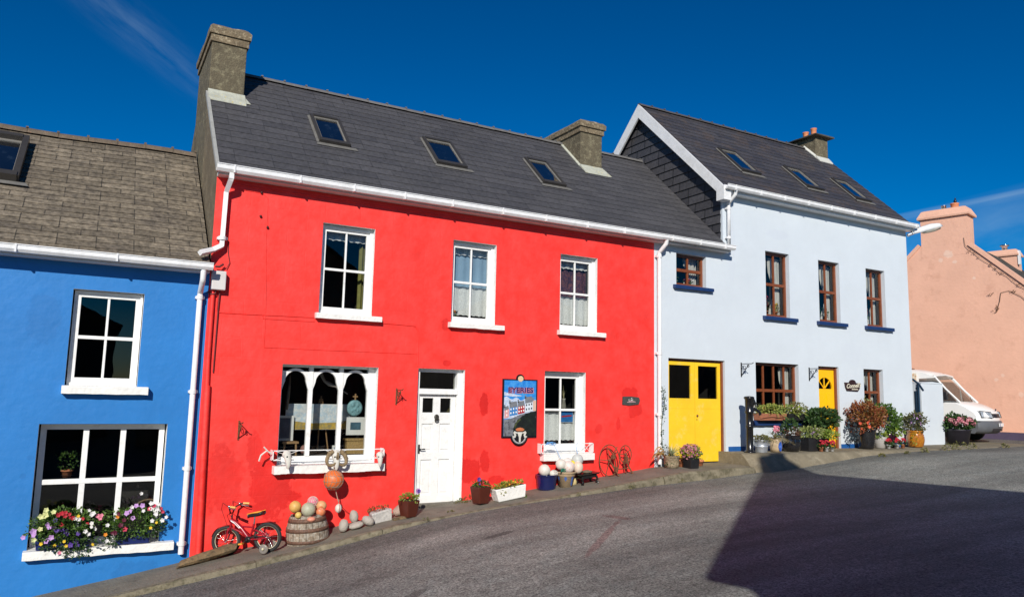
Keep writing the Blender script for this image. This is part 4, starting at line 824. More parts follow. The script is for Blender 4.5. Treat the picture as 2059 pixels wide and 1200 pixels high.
# ---- barrel with net floats
bx_, by_ = fc_(3.19, -.70, .32)
ba = empty('half_barrel', (bx_, by_, -.43), 0, 'sawn off wooden barrel with iron hoops holding fishing floats', 'barrel'); ba.rotation_euler = (0, R(-4), 0)
bm_ = MB(); ns = 20
def br(z): return .335-.16*((z-.10)/.5)**2 if z > .1 else .325+.1*z
for i in range(ns):
    a0, a1 = 2*math.pi*(i+.03)/ns, 2*math.pi*(i+.97)/ns; top = .455+random.uniform(-.012, .008); zs = [0, .1, .2, .3, .4, top]
    vs = []
    for z in zs:
        for a in (a0, (a0+a1)/2, a1): vs.append((br(z)*math.cos(a), br(z)*math.sin(a), z))
    for a in (a0, (a0+a1)/2, a1): vs.append(((br(top)-.03)*math.cos(a), (br(top)-.03)*math.sin(a), top))
    bm_.mesh(vs, [(l*3+k, l*3+k+1, l*3+k+4, l*3+k+3) for l in range(6) for k in range(2)], False)
bm_.lathe([(.27, .40), (.001, .40)], n=20)
BW = mat('weathered_barrel_oak', (.22, .17, .12), .85, .35, 7, bump=.6, bscale=30, c2=(.36, .32, .26), f2=.5)
bm_.build('staves', BW, ba)
for z, h in ((.05, .05), (.22, .055), (.36, .06)):
    k = MB(); k.lathe([(br(z)+.002, z), (br(z)+.007, z), (br(z+h)+.007, z+h), (br(z+h)+.002, z+h)], n=40); k.build('hoop', mat('rusted_hoop', (.10, .055, .035), .7, .3, 20, bump=.3, c2=(.16, .08, .05)), ba)
BL = {}
def floatball(name, label, c, r, m, group=None, n=20, sx=1, sz=1, wob=.04, net=False, cap=None, cat='float'):
    o = empty(name, (c[0], c[1], c[2]), 0, label, cat, group); b = MB(); b.ball((0, 0, 0), r, n, sx=sx, sz=sz, wob=wob, seed=random.random()*9); s = b.build('shell', m, o)
    if net:
        q = MB(); N1 = 7
        for k in range(N1):
            a = math.pi*k/N1
            q.tube([(r*1.02*math.sin(t)*math.cos(a+.25*math.sin(3*t)), r*1.02*math.sin(t)*math.sin(a+.25*math.sin(3*t)), r*1.02*math.cos(t)) for t in [2*math.pi*j/28 for j in range(28)]], .004, 4, closed=True)
        for zz in (-.6, -.1, .45): q.tube([(r*1.02*math.sqrt(1-zz*zz)*math.cos(t), r*1.02*math.sqrt(1-zz*zz)*math.sin(t), r*1.02*zz+.006*math.sin(5*t)) for t in [2*math.pi*j/24 for j in range(24)]], .004, 4, closed=True)
        q.build('net_cord', net, o)
    if cap:
        q = MB(); q.lathe([(r*.42, 0), (r*.3, r*.25), (.001, r*.28)], (0, 0, r*.86*sz), 12); q.build('cap', cap, o)
    return o
Mf = lambda n, c, c2=None: mat('float_'+n, c, .5, .12, 14, bump=.15, bscale=30, c2=c2, f2=.6)
GB = 'fishing floats heaped in the sawn off barrel'
def bp_(px, py, dy): return (bx_+(px-1010)*.00196, by_+dy, .03+(340-py)*.00180)
floatball('fishing_float', 'large yellow float at the back left of the barrel', bp_(905, 285, .08), .095, Mf('yellow', (.62, .36, .10)), GB)
floatball('fishing_float', 'small yellow float in front of the large yellow one on the barrel', bp_(897, 332, -.20), .050, Mf('pale_yellow', (.62, .45, .12)), GB)
floatball('fishing_float', 'big grey green float in the middle of the barrel heap', bp_(988, 300, -.10), .112, Mf('grey_green', (.40, .40, .29), (.34, .33, .22)), GB)
floatball('fishing_float', 'pink netted float at the top of the barrel heap', bp_(1048, 252, .10), .085, Mf('pink', (.62, .16, .24)), GB, net=mat('cream_cord', (.6, .5, .42), .9, .1, 9))
floatball('fishing_float', 'peach yellow float at the right rim of the barrel', bp_(1112, 285, .04), .082, Mf('peach', (.66, .35, .16)), GB)
floatball('fishing_float', 'orange banded float low on the right of the barrel', bp_(1080, 318, -.16), .072, Mf('orange_band', (.66, .20, .08), (.62, .42, .33)), GB, cap=Mf('orange_cap', (.6, .16, .05)))
floatball('fishing_float', 'flat salmon pink float lying on the front rim of the barrel', bp_(992, 367, -.27), .05, Mf('salmon', (.66, .26, .17)), GB, sx=1.3, sz=.75)
# ---- driftwood log
lg = MB(); P = [(1.42, -.34, -.60), (1.62, -.33, -.545), (1.85, -.31, -.50), (2.05, -.29, -.452), (2.2, -.28, -.425)]
vs = []; n = 10
for i, p in enumerate(P):
    for j in range(n):
        t = 2*math.pi*j/n; r = (.065, .09, .10, .10, .085)[i]*(1+.22*mnoise.noise(Vector((i*1.3, j*.8, 0)))); vs.append((p[0]+.03*math.sin(t), p[1]+r*1.25*math.cos(t), p[2]+r*.8*math.sin(t)))
lg.mesh(vs, [(i*n+j, i*n+(j+1) % n, (i+1)*n+(j+1) % n, (i+1)*n+j) for i in range(4) for j in range(n)]+[tuple(range(n))[::-1], tuple(range(4*n, 5*n))], False)
tag(lg.build('driftwood_log', mat('driftwood', (.18, .12, .06), .95, .4, 6, bump=1.0, bscale=22, c2=(.09, .07, .04), f2=.55)), 'weathered brown driftwood log lying in front of the bicycle wheel', 'log')
# ---- child's bicycle
bc = empty('child_bicycle', (2.64, -.56, -.475), 0, 'small red child bicycle with stabilisers leaning by the red wall', 'bicycle')
bc.rotation_euler = (0, R(7), math.atan2(.40, -.55))
BR = mat('metallic_red_bike_paint', (.30, .004, .014), .25, .1, 10, coat=.6)
def bwheel(parent, x, steer=0):
    wf = empty('wheel', (x, 0, .215), 0); wf.parent = parent; wf.rotation_euler = (0, 0, steer)
    b = MB(); b.tube([(.195*math.cos(t), 0, .195*math.sin(t)) for t in [2*math.pi*j/36 for j in range(36)]], .028, 8, closed=True); b.build('tyre', DRKR, wf)
    b = MB(); b.tube([(.170*math.cos(t), 0, .170*math.sin(t)) for t in [2*math.pi*j/36 for j in range(36)]], .009, 6, closed=True)
    b.tube([(.182*math.cos(t), .016, .182*math.sin(t)) for t in [2*math.pi*j/36 for j in range(36)]], .005, 4, closed=True); b.build('rim', mat('cream_rim', (.55, .50, .34), .4, .05, 9), wf)
    b = MB(); b.tube([(0, -.04, 0), (0, .04, 0)], .018, 10)
    for j in range(16):
        t = 2*math.pi*j/16; u = t+(.5 if j % 2 else -.5); b.tube([(.016*math.cos(u), .02*(-1)**j, .016*math.sin(u)), (.168*math.cos(t), 0, .168*math.sin(t))], .0022, 3)
    b.build('spokes', CHROME, wf)
    return wf
bwheel(bc, 0); bwheel(bc, .66, R(8))
f = MB(); f.tube([(.575, 0, .52), (.50, 0, .475), (.40, 0, .37), (.31, 0, .24)], .034, 10); f.tube([(.56, 0, .40), (.43, 0, .33), (.30, 0, .22)], .015, 8); f.tube([(.30, 0, .21), (.235, 0, .33), (.205, 0, .43)], .017, 8); f.tube([(.45, 0, .41), (.35, 0, .40), (.225, 0, .38)], .013, 8)
for s in (-.045, .045): f.tube([(.30, s*.5, .21), (.15, s, .205), (0, s, .215)], .011, 6); f.tube([(.225, s*.4, .36), (.12, s, .32), (0, s, .215)], .012, 6); f.tube([(.16, s, .27), (.05, s, .28), (-.0, s, .25)], .012, 6)
f.tube([(.585, 0, .36), (.56, 0, .52)], .022, 10); f.build('frame', BR, bc)
f = MB()
for s in (-.045, .045): f.tube([(.585, s*.6, .40), (.60, s, .37), (.66, s, .215)], .012, 6)
f.box(.57, .61, -.05, .05, .375, .405); f.build('fork', BR, bc)
f = MB(); f.tube([(.205, 0, .42), (.18, 0, .56)], .012, 8); f.build('seat_post', CHROME, bc)
f = MB(); vs = []
for i, (x, w0, zz) in enumerate(((.30, .012, .565), (.27, .022, .578), (.20, .04, .58), (.12, .075, .585), (.06, .085, .60), (.03, .06, .60))): vs += [(x, -w0, zz-.03), (x, -w0*.9, zz), (x, 0, zz+.012), (x, w0*.9, zz), (x, w0, zz-.03), (x, 0, zz-.05)]
f.mesh(vs, [(i*6+j, i*6+(j+1) % 6, i*6+6+(j+1) % 6, i*6+6+j) for i in range(5) for j in range(6)]+[tuple(range(6)), tuple(range(30, 36))[::-1]], True); so_ = f.build('saddle', BLACKP, bc)
f = MB()
f.tube([(.30, .012, .58), (.2, .035, .594), (.10, .07, .60), (.04, .07, .612)], .007, 5); f.tube([(.30, -.012, .58), (.2, -.035, .594), (.10, -.07, .60), (.04, -.07, .612)], .007, 5); f.build('saddle_trim', mat('orange_trim', (.75, .32, .03), .5, .1, 9), so_)
f = MB(); f.tube([(.555, 0, .50), (.545, 0, .60)], .013, 8); f.tube([(.40, .22, .72), (.47, .20, .73), (.535, .10, .70), (.55, .04, .62), (.55, -.04, .62), (.535, -.10, .70), (.47, -.20, .73), (.40, -.22, .72)], .011, 8); f.tube([(.53, -.10, .69), (.53, .10, .69)], .010, 6)
hb = f.build('handlebar', BLACKP, bc)
for s in (-1, 1):
    f = MB(); f.tube([(.46, s*.205, .73), (.37, s*.225, .715)], .017, 8); f.build('grip', mat('orange_grip', (.78, .42, .12), .6, .1, 9), hb); f = MB(); f.tube([(.50, s*.19, .715), (.42, s*.20, .69), (.37, s*.205, .68)], .006, 5); f.ball((.5, s*.17, .735), .022, 8); f.build('brake_lever', CHROME, hb)
f = MB(); f.tube([(.5, .19, .73), (.58, .20, .80), (.66, .1, .70), (.62, .03, .45)], .004, 4); f.tube([(.5, -.19, .73), (.60, -.16, .78), (.62, -.05, .6), (.45, 0, .43)], .004, 4); f.build('brake_cables', BLACKP, bc)
for x, a0, a1 in ((0, 25, 160), (.66, 20, 120)):
    f = MB()
    for i in range(12):
        t0, t1 = R(a0+(a1-a0)*i/12), R(a0+(a1-a0)*(i+1)/12)
        f.mesh([(x+.232*math.cos(t), y, .215+.232*math.sin(t)) for t in (t0, t1) for y in (-.03, 0, .03)], [(0, 1, 4, 3), (1, 2, 5, 4)], True)
    f.build('mudguard', BLACKP, bc)
f = MB(); f.tube([(.30, -.06, .21), (.30, .075, .21)], .014, 8); f.tube([(.30, .065, .21), (.37, .07, .17)], .008, 6); f.tube([(.30, -.06, .21), (.23, -.065, .25)], .008, 6); f.lathe([(.001, 0), (.05, .003), (.05, .008), (.001, .01)], n=16, T=Matrix.Translation((.30, .04, .21)) @ Matrix.Rotation(R(90), 4, 'X')); f.tube([(.31, .05, .245), (.15, .05, .245), (0, .05, .235)], .010, 6); f.build('crank', BLACKP, bc)
for x, y, z in ((.375, .105, .168), (.225, -.10, .252)): f = MB(); f.box(x-.03, x+.03, y-.035, y+.035, z-.01, z+.01); f.build('pedal', mat('orange_trim', (.75, .32, .03)), bc)
for s in (-1, 1):
    f = MB(); f.tube([(0, s*.03, .215), (0, s*.13, .16), (0, s*.15, .07)], .008, 6); f.build('stabiliser_bracket', BR, bc)
    f = MB(); f.lathe([(.001, -.012), (.055, -.012), (.068, -.009), (.068, .009), (.055, .012), (.02, .02), (.001, .02)], n=20, T=Matrix.Translation((0, s*.165, .07)) @ Matrix.Rotation(R(90), 4, 'X')); sw_ = f.build('stabiliser_wheel', mat('clear_grey_plastic', (.20, .18, .16), .25, .2, 9), bc); f = MB(); f.tube([(.062*math.cos(t), s*.165, .07+.062*math.sin(t)) for t in [2*math.pi*j/24 for j in range(24)]], .009, 6, closed=True); f.ball((0, s*.185, .075), .022, 8); f.build('rim', mat('cream_rim', (.62, .58, .42)), sw_)
f = MB(); f.mesh([(.555, .035, .50), (.50, .036, .462), (.42, .036, .375), (.425, .036, .395), (.505, .036, .485), (.56, .034, .52)], [(0, 1, 4, 5), (1, 2, 3, 4)], False); f.build('decal', PVC, bc)
# ---- stones
STN = mat('sea_worn_stone', (.40, .36, .31), .9, .15, 9, bump=.5, bscale=40, c2=(.30, .27, .24), f2=.6)
def stone(label, c, r, sx, sz, ang=0, group='rounded beach stones on the footpath'):
    b = MB(); T = Matrix.Rotation(R(ang), 3, 'Y'); b.ball((0, 0, 0), r, 18, sx=sx, sy=.85, sz=sz, wob=.10, seed=random.random()*20, T=T); o = b.build('beach_stone', STN, None, loc=c); return tag(o, label, 'stone', group)
stone('egg shaped white stone at the left of the beach stones', (3.80, -.52, -.175), .105, .74, 1.0, 8)
stone('upright grey stone standing highest on the beach stones', (4.01, -.38, -.065), .10, .72, 1.05, -8)
stone('flat pale stone lying under the upright one', (4.01, -.50, -.185), .125, 1.05, .42, -14)
stone('oval brown stone leaning on the rock planter', (4.20, -.54, -.12), .105, 1.05, .72, 30)
rk = empty('rock_planter', (4.47, -.36, -.125), 0, 'hewn grey rock trough planter with faded sprigs', 'planter'); rk.rotation_euler = (0, R(-8), 0)
b = MB(); b.hexa([(-.17, -.13, -.06), (.16, -.13, -.06), (.15, .1, -.06), (-.15, .1, -.06), (-.19, -.15, .13), (.17, -.14, .155), (.16, .11, .14), (-.17, .11, .13)]); b.build('rock', mat('hewn_limestone', (.48, .46, .43), .9, .2, 6, bump=1.0, bscale=14, c2=(.34, .33, .31), f2=.58), rk, bevel=.02)
b = MB(); blob(b, (-.03, 0, .16), (.17, .1, .035), 160, .035); b.build('foliage', REDL, rk)
for (lab, c, a, b_, cc) in (('broken pinkish stone slab leaning behind the brown planter', (4.83, -.35, .0), .12, .05, (.42, .30, .24)),):
    b = MB(); b.ball((0, 0, 0), .17, 12, sx=1.0, sy=.5, sz=.5, wob=.3, seed=3, T=Matrix.Rotation(R(-25), 3, 'Y')); o = b.build('stone_slab', mat('pink_stone', cc, .9, .25, 8, bump=.8), None, loc=c); tag(o, lab, 'stone')
b = MB(); b.hexa([(4.62, -.60, -.14), (4.98, -.60, -.09), (4.98, -.50, -.09), (4.62, -.50, -.14), (4.62, -.60, -.11), (4.98, -.60, -.055), (4.98, -.50, -.055), (4.62, -.50, -.11)]); tag(b.build('timber_offcut', mat('driftwood', (.18, .12, .06))), 'short weathered timber offcut lying beside the rock planter', 'wood')
# ---- brown square planters and white trough
def sq_planter(name, label, fx, fy, z, wb, wt, h, m, group=None, rz=0):
    x, y = fc_(fx, fy, wb/2); o = empty(name, (x, y, z), rz, label, 'planter', group); b = MB(); a, c = wb/2, wt/2
    b.hexa([(-a, -a, 0), (a, -a, 0), (a, a, 0), (-a, a, 0), (-c, -c, h), (c, -c, h), (c, c, h), (-c, c, h)]); b.build('pot', m, o, bevel=.012); b = MB(); b.box(-c+.012, c-.012, -c+.012, c-.012, h, h+.005); b.build('soil', mat('potting_soil', (.03, .02, .013)), o); return o
BRN = mat('brown_plastic_pot', (.085, .018, .010), .35, .1, 8)
o = sq_planter('square_planter', 'brown planter with red flowers left of the white front door', 4.86, -.62, -.10, .19, .27, .27, BRN, 'brown square planters by the white door', R(20))
b = MB(); blob(b, (0, 0, .31), (.17, .14, .05), 220, .05); b.build('foliage', LIME, o); blooms((-.02, 0, .34), (.12, .1, .05), 26, .018, F_RED, o)
b = MB(); bloom(b, (.10, -.10, .42), .055, (-.3, -1, .1), 8); b.build('windmill', F_LILAC, o); b = MB(); bloom(b, (.10, -.125, .42), .036, (-.3, -1, .1), 8); b.build('windmill_centre', F_PURP, o); b = MB(); b.tube([(.10, -.08, .25), (.10, -.09, .42)], .004, 4); b.build('stalk', GREEN, o)
o = sq_planter('square_planter', 'brown planter with a purple bloom right of the white front door', 6.20, -.62, .055, .20, .28, .28, BRN, 'brown square planters by the white door', R(14))
b = MB(); blob(b, (0, 0, .32), (.13, .13, .05), 200, .045); b.build('foliage', GREEN, o); blooms((.04, 0, .35), (.12, .1, .04), 20, .018, F_RED, o)
b = MB(); bloom(b, (-.12, -.08, .42), .045, (-.3, -1, .1), 7); b.build('flower', F_PURP, o); b = MB(); bloom(b, (-.10, -.08, .34), .02, (-.3, -1, .1), 5); b.build('flower', F_PURP, o); b = MB(); b.tube([(-.08, -.05, .25), (-.12, -.07, .42)], .004, 4); b.build('stalk', GREEN, o)
tr = empty('white_trough', (6.83, -.50, .09), R(3), 'long white rectangular trough of yellow green sprigs', 'planter'); tr.rotation_euler = (0, R(-7), R(2))
b = MB(); b.hexa([(-.26, -.11, 0), (.30, -.11, 0), (.30, .11, 0), (-.26, .11, 0), (-.32, -.125, .225), (.33, -.125, .225), (.33, .125, .225), (-.32, .125, .225)]); b.build('pot', SILLW, tr, bevel=.014); b = MB(); b.box(-.29, .30, -.10, .10, .225, .228); b.build('soil', mat('potting_soil', (.03, .02, .013)), tr)
b = MB(); blob(b, (0, 0, .25), (.30, .10, .045), 260, .05); blob(b, (-.16, -.10, .19), (.05, .04, .09), 50, .04); b.build('foliage', leaf_mat('yellow_green_leaf', (.10, .17, .02), (.42, .36, .05)), tr); blooms((.1, 0, .26), (.25, .08, .03), 16, .022, F_YEL, tr)
# weeds at wall foot
def weeds(label, pts, mt=OLIVE, s=.03, n=40):
    b = MB()
    for (x, y, z, r) in pts: blob(b, (x, y, z+r*.35), (r, r*.6, r*.5), n, s)
    return tag(b.build('weeds', mt), label, 'weeds', kind='stuff')
weeds('small weeds sprouting at the foot of the white door', [(6.02, -.12, -.01, .07), (6.12, -.2, 0.0, .05), (5.6, -.7, -.05, .05)])
weeds('weeds under the brown planter right of the door', [(6.25, -.08, .03, .12), (6.1, -.06, .02, .06), (7.1, -.55, .11, .07), (7.15, -.5, .11, .05)], GREEN)
weeds('tufts of weed growing along the ledge kerb', [(16.6, -1.22, .66, .08), (17.6, -1.2, .70, .07), (18.4, -1.15, .74, .10), (19.6, -1.05, .78, .16), (20.2, -1.02, .79, .20), (20.8, -1.0, .79, .14), (22.4, -1.0, .79, .10)], OLIVE, .05, 70)
weeds('tiny weeds in the gutter below the grey kerb', [(9.2, -1.05, .25, .05), (8.0, -1.03, .17, .04), (10.5, -1.05, .30, .06), (5.0, -1.04, -.08, .04)], OLIVE, .025, 25)
# ---- blue pot, patterned pot, stand
px_, py_ = fc_(7.74, -.34, .17)
o = empty('blue_ribbed_pot', (px_, py_, .17), 0, 'dark blue ribbed glazed pot of white floats under the window', 'pot')
pr = [(.001, 0), (.165, 0)]
for i in range(9): z = .02+i*.026; r = .168+.03*(z/.27); pr += [(r, z), (r+.008, z+.013)]
pr += [(.20, .265), (.215, .275), (.215, .29), (.19, .29), (.185, .2)]
pot(o, pr, mat('cobalt_glaze', (.006, .012, .075), **{'rough': .15, 'coat': .5}), soil=False)
b = MB(); b.lathe([(.185, .24), (.001, .25)], n=20); b.build('filling', BLACKP, o)
FW = Mf('white', (.66, .62, .55), (.55, .52, .44)); FG = Mf('glass_grey', (.50, .52, .50)); GP = 'white floats heaped in the pots under the window'
floatball('net_float', 'plain white ball float on top of the blue ribbed pot', (px_-.07, py_-.03, .17+.37), .115, FW, GP)
floatball('net_float', 'small white netted float beside the ball on the blue pot', (px_+.10, py_-.10, .17+.31), .07, FW, GP, net=mat('grey_cord', (.35, .33, .3), .9, .1, 9), sx=1.3)
floatball('net_float', 'tiny red float at the right rim of the blue pot', (px_+.185, py_-.06, .17+.31), .04, Mf('red', (.5, .02, .02)), GP)
px2, py2 = fc_(8.14, -.40, .14)
o = empty('patterned_pot', (px2, py2, .215), 0, 'beige stoneware pot with blue leaf pattern full of floats', 'pot')
BEI = mat('beige_stoneware', (.42, .31, .19), .6, .15, 12, bump=.2); pot(o, [(.001, 0), (.125, 0), (.175, .26), (.205, .275), (.21, .295), (.19, .30), (.175, .22)], BEI, soil=False)
b = MB(); b.lathe([(.175, .25), (.001, .27)], n=20); b.build('filling', BLACKP, o)
b = MB()
def onpot(a, z, rr=(.125, .175), h=.26, e=.004): r = rr[0]+(rr[1]-rr[0])*z/h+e; return Vector((r*math.sin(a), -r*math.cos(a), z))
for a0 in (-.62, .25, 1.05, -1.6): 
    pts_ = [onpot(a0+dx, zz) for dx, zz in ((0, .23), (.17, .19), (.10, .13), (.19, .08), (0, .03), (-.19, .08), (-.10, .13), (-.17, .19))] if a0 == .25 else [onpot(a0+dx, zz) for dx, zz in ((0, .22), (.2, .18), (0, .12), (-.2, .18))]
    b.face(pts_)
b.build('blue_motif', mat('blue_glaze', (.06, .12, .34), .4, .3, 20), o)
floatball('net_float', 'grey white float at the back left of the patterned pot', (px2-.12, py2, .215+.43), .105, FW, GP)
floatball('net_float', 'white float with a salmon band on the patterned pot', (px2+.03, py2-.04, .215+.38), .12, Mf('salmon_band', (.68, .60, .55), (.66, .30, .22)), GP)
floatball('net_float', 'pale round float at the back of the patterned pot', (px2+.10, py2+.10, .215+.45), .095, Mf('pale', (.66, .62, .58)), GP)
floatball('net_float', 'pinkish float leaning over the right rim of the patterned pot', (px2+.24, py2-.06, .215+.37), .10, Mf('pink_white', (.66, .55, .45), (.66, .42, .30)), GP, sz=1.2, cap=Mf('pale', (.66, .62, .58)))
b = MB(); b.tube([(px2-.17+.05*math.cos(t*.7), py2-.15+.02*math.sin(t*1.3), .55+.03*math.sin(t*.9)) for t in range(22)], .009, 5); tag(b.build('green_rope', mat('green_rope', (.02, .16, .10), .9, .2, 20)), 'coil of green rope draped over the patterned pot', 'rope')
b = MB(); b.ball((px2+.17, py2+.02, .66), .055, 10); tag(b.build('yellow_ball', Mf('bright_yellow', (.7, .55, .03))), 'small bright yellow ball between the white floats', 'ball')
# hanging white float by the sill with blue rope
o = empty('hanging_float', (8.50, -.26, .72), 0, 'grey white float hanging from blue rope below the window sill', 'float'); b = MB(); b.ball((0, 0, 0), .115, 20, wob=.03); b.build('shell', FG, o); b = MB(); b.tube([(0, 0, .11), (.01, .05, .2), (.03, .06, .32)], .006, 5); b.build('rope', mat('blue_rope', (.10, .30, .62), .8, .1, 9), o)
b = MB(); b.tube([(8.02, -.12, 1.03), (8.06, -.20, .90), (8.12, -.24, .75), (8.14, -.2, .66)], .005, 5); b.tube([(7.9+.10*math.cos(t*.9)+.05*t/9, -.14, 1.03+.03*math.sin(t*1.3)) for t in range(16)], .008, 5); tag(b.build('blue_rope', mat('blue_rope', (.10, .30, .62))), 'blue rope knotted on the railing and hanging to the pots', 'rope')
# seashell / yellow float behind stand
o = MB(); o.ball((8.42, -.22, .30), .09, 14, sx=1.1, sy=.7, sz=1.1, wob=.2, seed=4); tag(o.build('cream_float', Mf('cream', (.62, .50, .24))), 'cream coloured lump float behind the black stand', 'float')
stx, sty = 8.66, -.36
o = empty('cast_iron_stand', (stx, sty, .275), R(0), 'low black cast iron footed stand beside the pots', 'stand'); o.rotation_euler = (0, R(-5), 0)
b = MB(); b.hexa([(-.20, -.12, .17), (.20, -.12, .17), (.20, .12, .17), (-.20, .12, .17), (-.25, -.15, .20), (.25, -.15, .20), (.25, .15, .20), (-.25, .15, .20)]); b.box(-.18, .18, -.10, .10, .11, .17); b.build('top', BLACKM, o, bevel=.006)
for (x, y) in ((-.16, -.10), (.16, -.10), (-.16, .10), (.16, .10)):
    b = MB(); b.tube([(x, y, .14), (x*1.1, y*1.1, .08), (x*.95, y*.95, .04), (x*1.2, y*1.25, .012)], [.028, .02, .022, .03], 8); b.build('leg', BLACKM, o)
b = MB(); b.ball((0, 0, 0), .09, 12, sx=1.3, sy=.9, sz=.35, wob=.3, seed=8); tag(b.build('rough_stone', mat('brown_stone', (.16, .12, .08), .95, .3, 12, bump=.8), None, loc=(stx-.0, sty, .275+.225)), 'rough brown stone lying on the black stand', 'stone')
# ---- rusty machine with two wheels
o = empty('rusty_wheeled_implement', (9.60, -.12, .37), 0, 'rusty old iron implement with two spoked wheels against the wall', 'farm implement')
def iron_wheel(x, z, r, gap=None):
    b = MB(); a0 = gap or 0; full = 2*math.pi
    b.tube([(x+r*.62*math.cos(t), -.03-.25*r*math.cos(t), z+r*math.sin(t)) for t in [full*j/30 for j in range(30)]], .010, 6, closed=True)
    for j in range(5): t = 2*math.pi*j/5+.6; b.tube([(x, -.03, z), (x+r*.62*math.cos(t), -.03-.25*r*math.cos(t), z+r*math.sin(t))], .009, 5)
    b.ball((x, -.03, z), .03, 8); return b.build('wheel', RUST, o)
iron_wheel(-.24, .31, .31); iron_wheel(.17, .42, .18)
b = MB(); b.tube([(-.24, -.05, .30), (-.13, -.08, .12), (-.08, -.16, -.02)], .016, 6); b.tube([(-.24, -.05, .30), (-.18, -.10, .46), (-.10, -.10, .58)], .011, 6); b.tube([(.17, -.05, .42), (.20, -.08, .2), (.30, -.14, .0)], .018, 6); b.tube([(.12, -.02, .30), (.20, -.02, .0)], .012, 6); b.tube([(-.13, -.08, .13), (.22, -.09, .15)], .012, 6); b.tube([(-.30, -.08, .55), (-.15, -.07, .40), (-.10, -.06, .2), (-.12, -.04, -.02)], .014, 6); b.box(-.22, -.14, -.10, -.05, .34, .42); b.box(.13, .2, -.09, -.05, .24, .36); b.box(-.15, -.08, -.12, -.06, .08, .18); b.build('frame', RUST, o)
# ---- spider plant pot, terracotta pots, hydrangea
px3, py3 = fc_(10.78, -.40, .15)
o = empty('draped_pot_plant', (px3, py3, .50), 0, 'bushy striped spider plant in a swagged beige pot', 'potted plant')
pr = [(.001, 0), (.14, 0), (.155, .08), (.165, .22), (.18, .23), (.18, .25), (.155, .25), (.15, .2)]; pot(o, pr, mat('beige_swag_pot', (.36, .29, .19), .8, .25, 10, bump=.5, c2=(.22, .17, .1)))
b = MB(); blades(b, (0, 0, .22), 70, .38, 1.0, .008, .7); b.build('leaves', leaf_mat('striped_blade', (.10, .18, .04), (.62, .60, .40)), o)
b = MB()
for i in range(8):
    a = R(170+random.uniform(-25, 35)); l = random.uniform(.3, .52); d = Vector((math.cos(a), math.sin(a)*.5-.1, 0)); zz = random.uniform(.1, .4); vs = []
    for k in range(7): u = k/6; p = Vector((-.1, 0, .18))+d*l*u+Vector((0, 0, zz*math.sin(u*2.6)-.12*u*u)); w0 = .014*(1-u**3); vs += [p-Vector((0, w0, w0)), p+Vector((0, w0, w0))]
    b.mesh(vs, [(2*k, 2*k+1, 2*k+3, 2*k+2) for k in range(6)], False)
b.build('arching_leaves', leaf_mat('orange_green_blade', (.28, .10, .02), (.40, .30, .10)), o)
b = MB(); blob(b, (-.12, -.06, .0), (.12, .08, .12), 90, .04); b.build('trailing_foliage', DGREEN, o)
b = MB(); pts = [(px3-.06, -.12, .75), (10.76, -.14, 1.0), (10.73, -.14, 1.3), (10.77, -.14, 1.6), (10.83, -.14, 1.82), (10.80, -.14, 2.0), (10.76, -.13, 2.2)]; b.tube(pts, .006, 4)
for p, q in zip(pts[:-1], pts[1:]):
    for i in range(9):
        if random.random() < .75: t = random.random(); c = Vector(p).lerp(Vector(q), t); blob(b, c+Vector((random.gauss(0, .025), -.02, 0)), (.03, .02, .03), random.randint(2, 6), .035)
tag(b.build('climbing_vine', DGREEN), 'thin dark vine climbing the white downpipe', 'vine')
for (lab, fx, fy, s) in (('empty terracotta pot left of the pink hydrangea', 11.14, -.30, 1.0), ('small terracotta pot right of the pink hydrangea', 11.60, -.36, .85)):
    x, y = fc_(fx, fy, .08); o = empty('terracotta_pot', (x, y, .51), 0, lab, 'pot', 'terracotta pots at the garage door'); pot(o, [(.001, 0), (.075*s, 0), (.10*s, .12*s), (.115*s, .12*s), (.115*s, .16*s), (.10*s, .16*s), (.09*s, .12*s)], TERRA)
    b = MB(); blob(b, (0, 0, .17*s), (.09*s, .09*s, .03), 40, .04); b.build('foliage', OLIVE, o)
x, y = fc_(11.12, -.62, .13)
o = empty('hydrangea_pot', (x, y, .50), 0, 'dusty pink hydrangea in a black square pot by the garage', 'potted plant'); b = MB(); b.hexa([(-.11, -.11, 0), (.11, -.11, 0), (.11, .11, 0), (-.11, .11, 0), (-.125, -.125, .24), (.125, -.125, .24), (.125, .125, .24), (-.125, .125, .24)]); b.build('pot', BLACKP, o, bevel=.008)
b = MB(); blob(b, (0, 0, .32), (.21, .17, .11), 330, .07, .4); b.build('foliage', LIME, o); blooms((0, 0, .34), (.22, .18, .15), 210, .028, F_DUSTY, o, face=False)
# ---- hand pump
o = empty('hand_water_pump', (13.06, -.42, .775), 0, 'tall black cast iron village hand pump on the ledge', 'water pump')
b = MB(); b.lathe([(.001, 0), (.13, 0), (.13, .025), (.10, .05), (.082, .07), (.080, .55), (.09, .56), (.09, .60), (.080, .61), (.082, .86), (.10, .88), (.10, .92), (.088, .94), (.095, 1.18), (.115, 1.20), (.115, 1.235), (.09, 1.25), (.001, 1.26)], n=24); b.build('column', BLACKM, o)
b = MB(); b.tube([(.07, -.02, .95), (.16, -.04, .96), (.26, -.06, .90), (.28, -.065, .84)], [.045, .035, .03, .034], 10); b.build('spout', BLACKM, o)
b = MB(); b.tube([(.06, .0, 1.16), (.13, -.01, 1.17), (.17, -.01, 1.10), (.14, -.01, 1.0), (.10, 0, .96)], .035, 8); b.ball((.11, -.01, 1.12), .06, 10); b.build('handle', BLACKM, o)
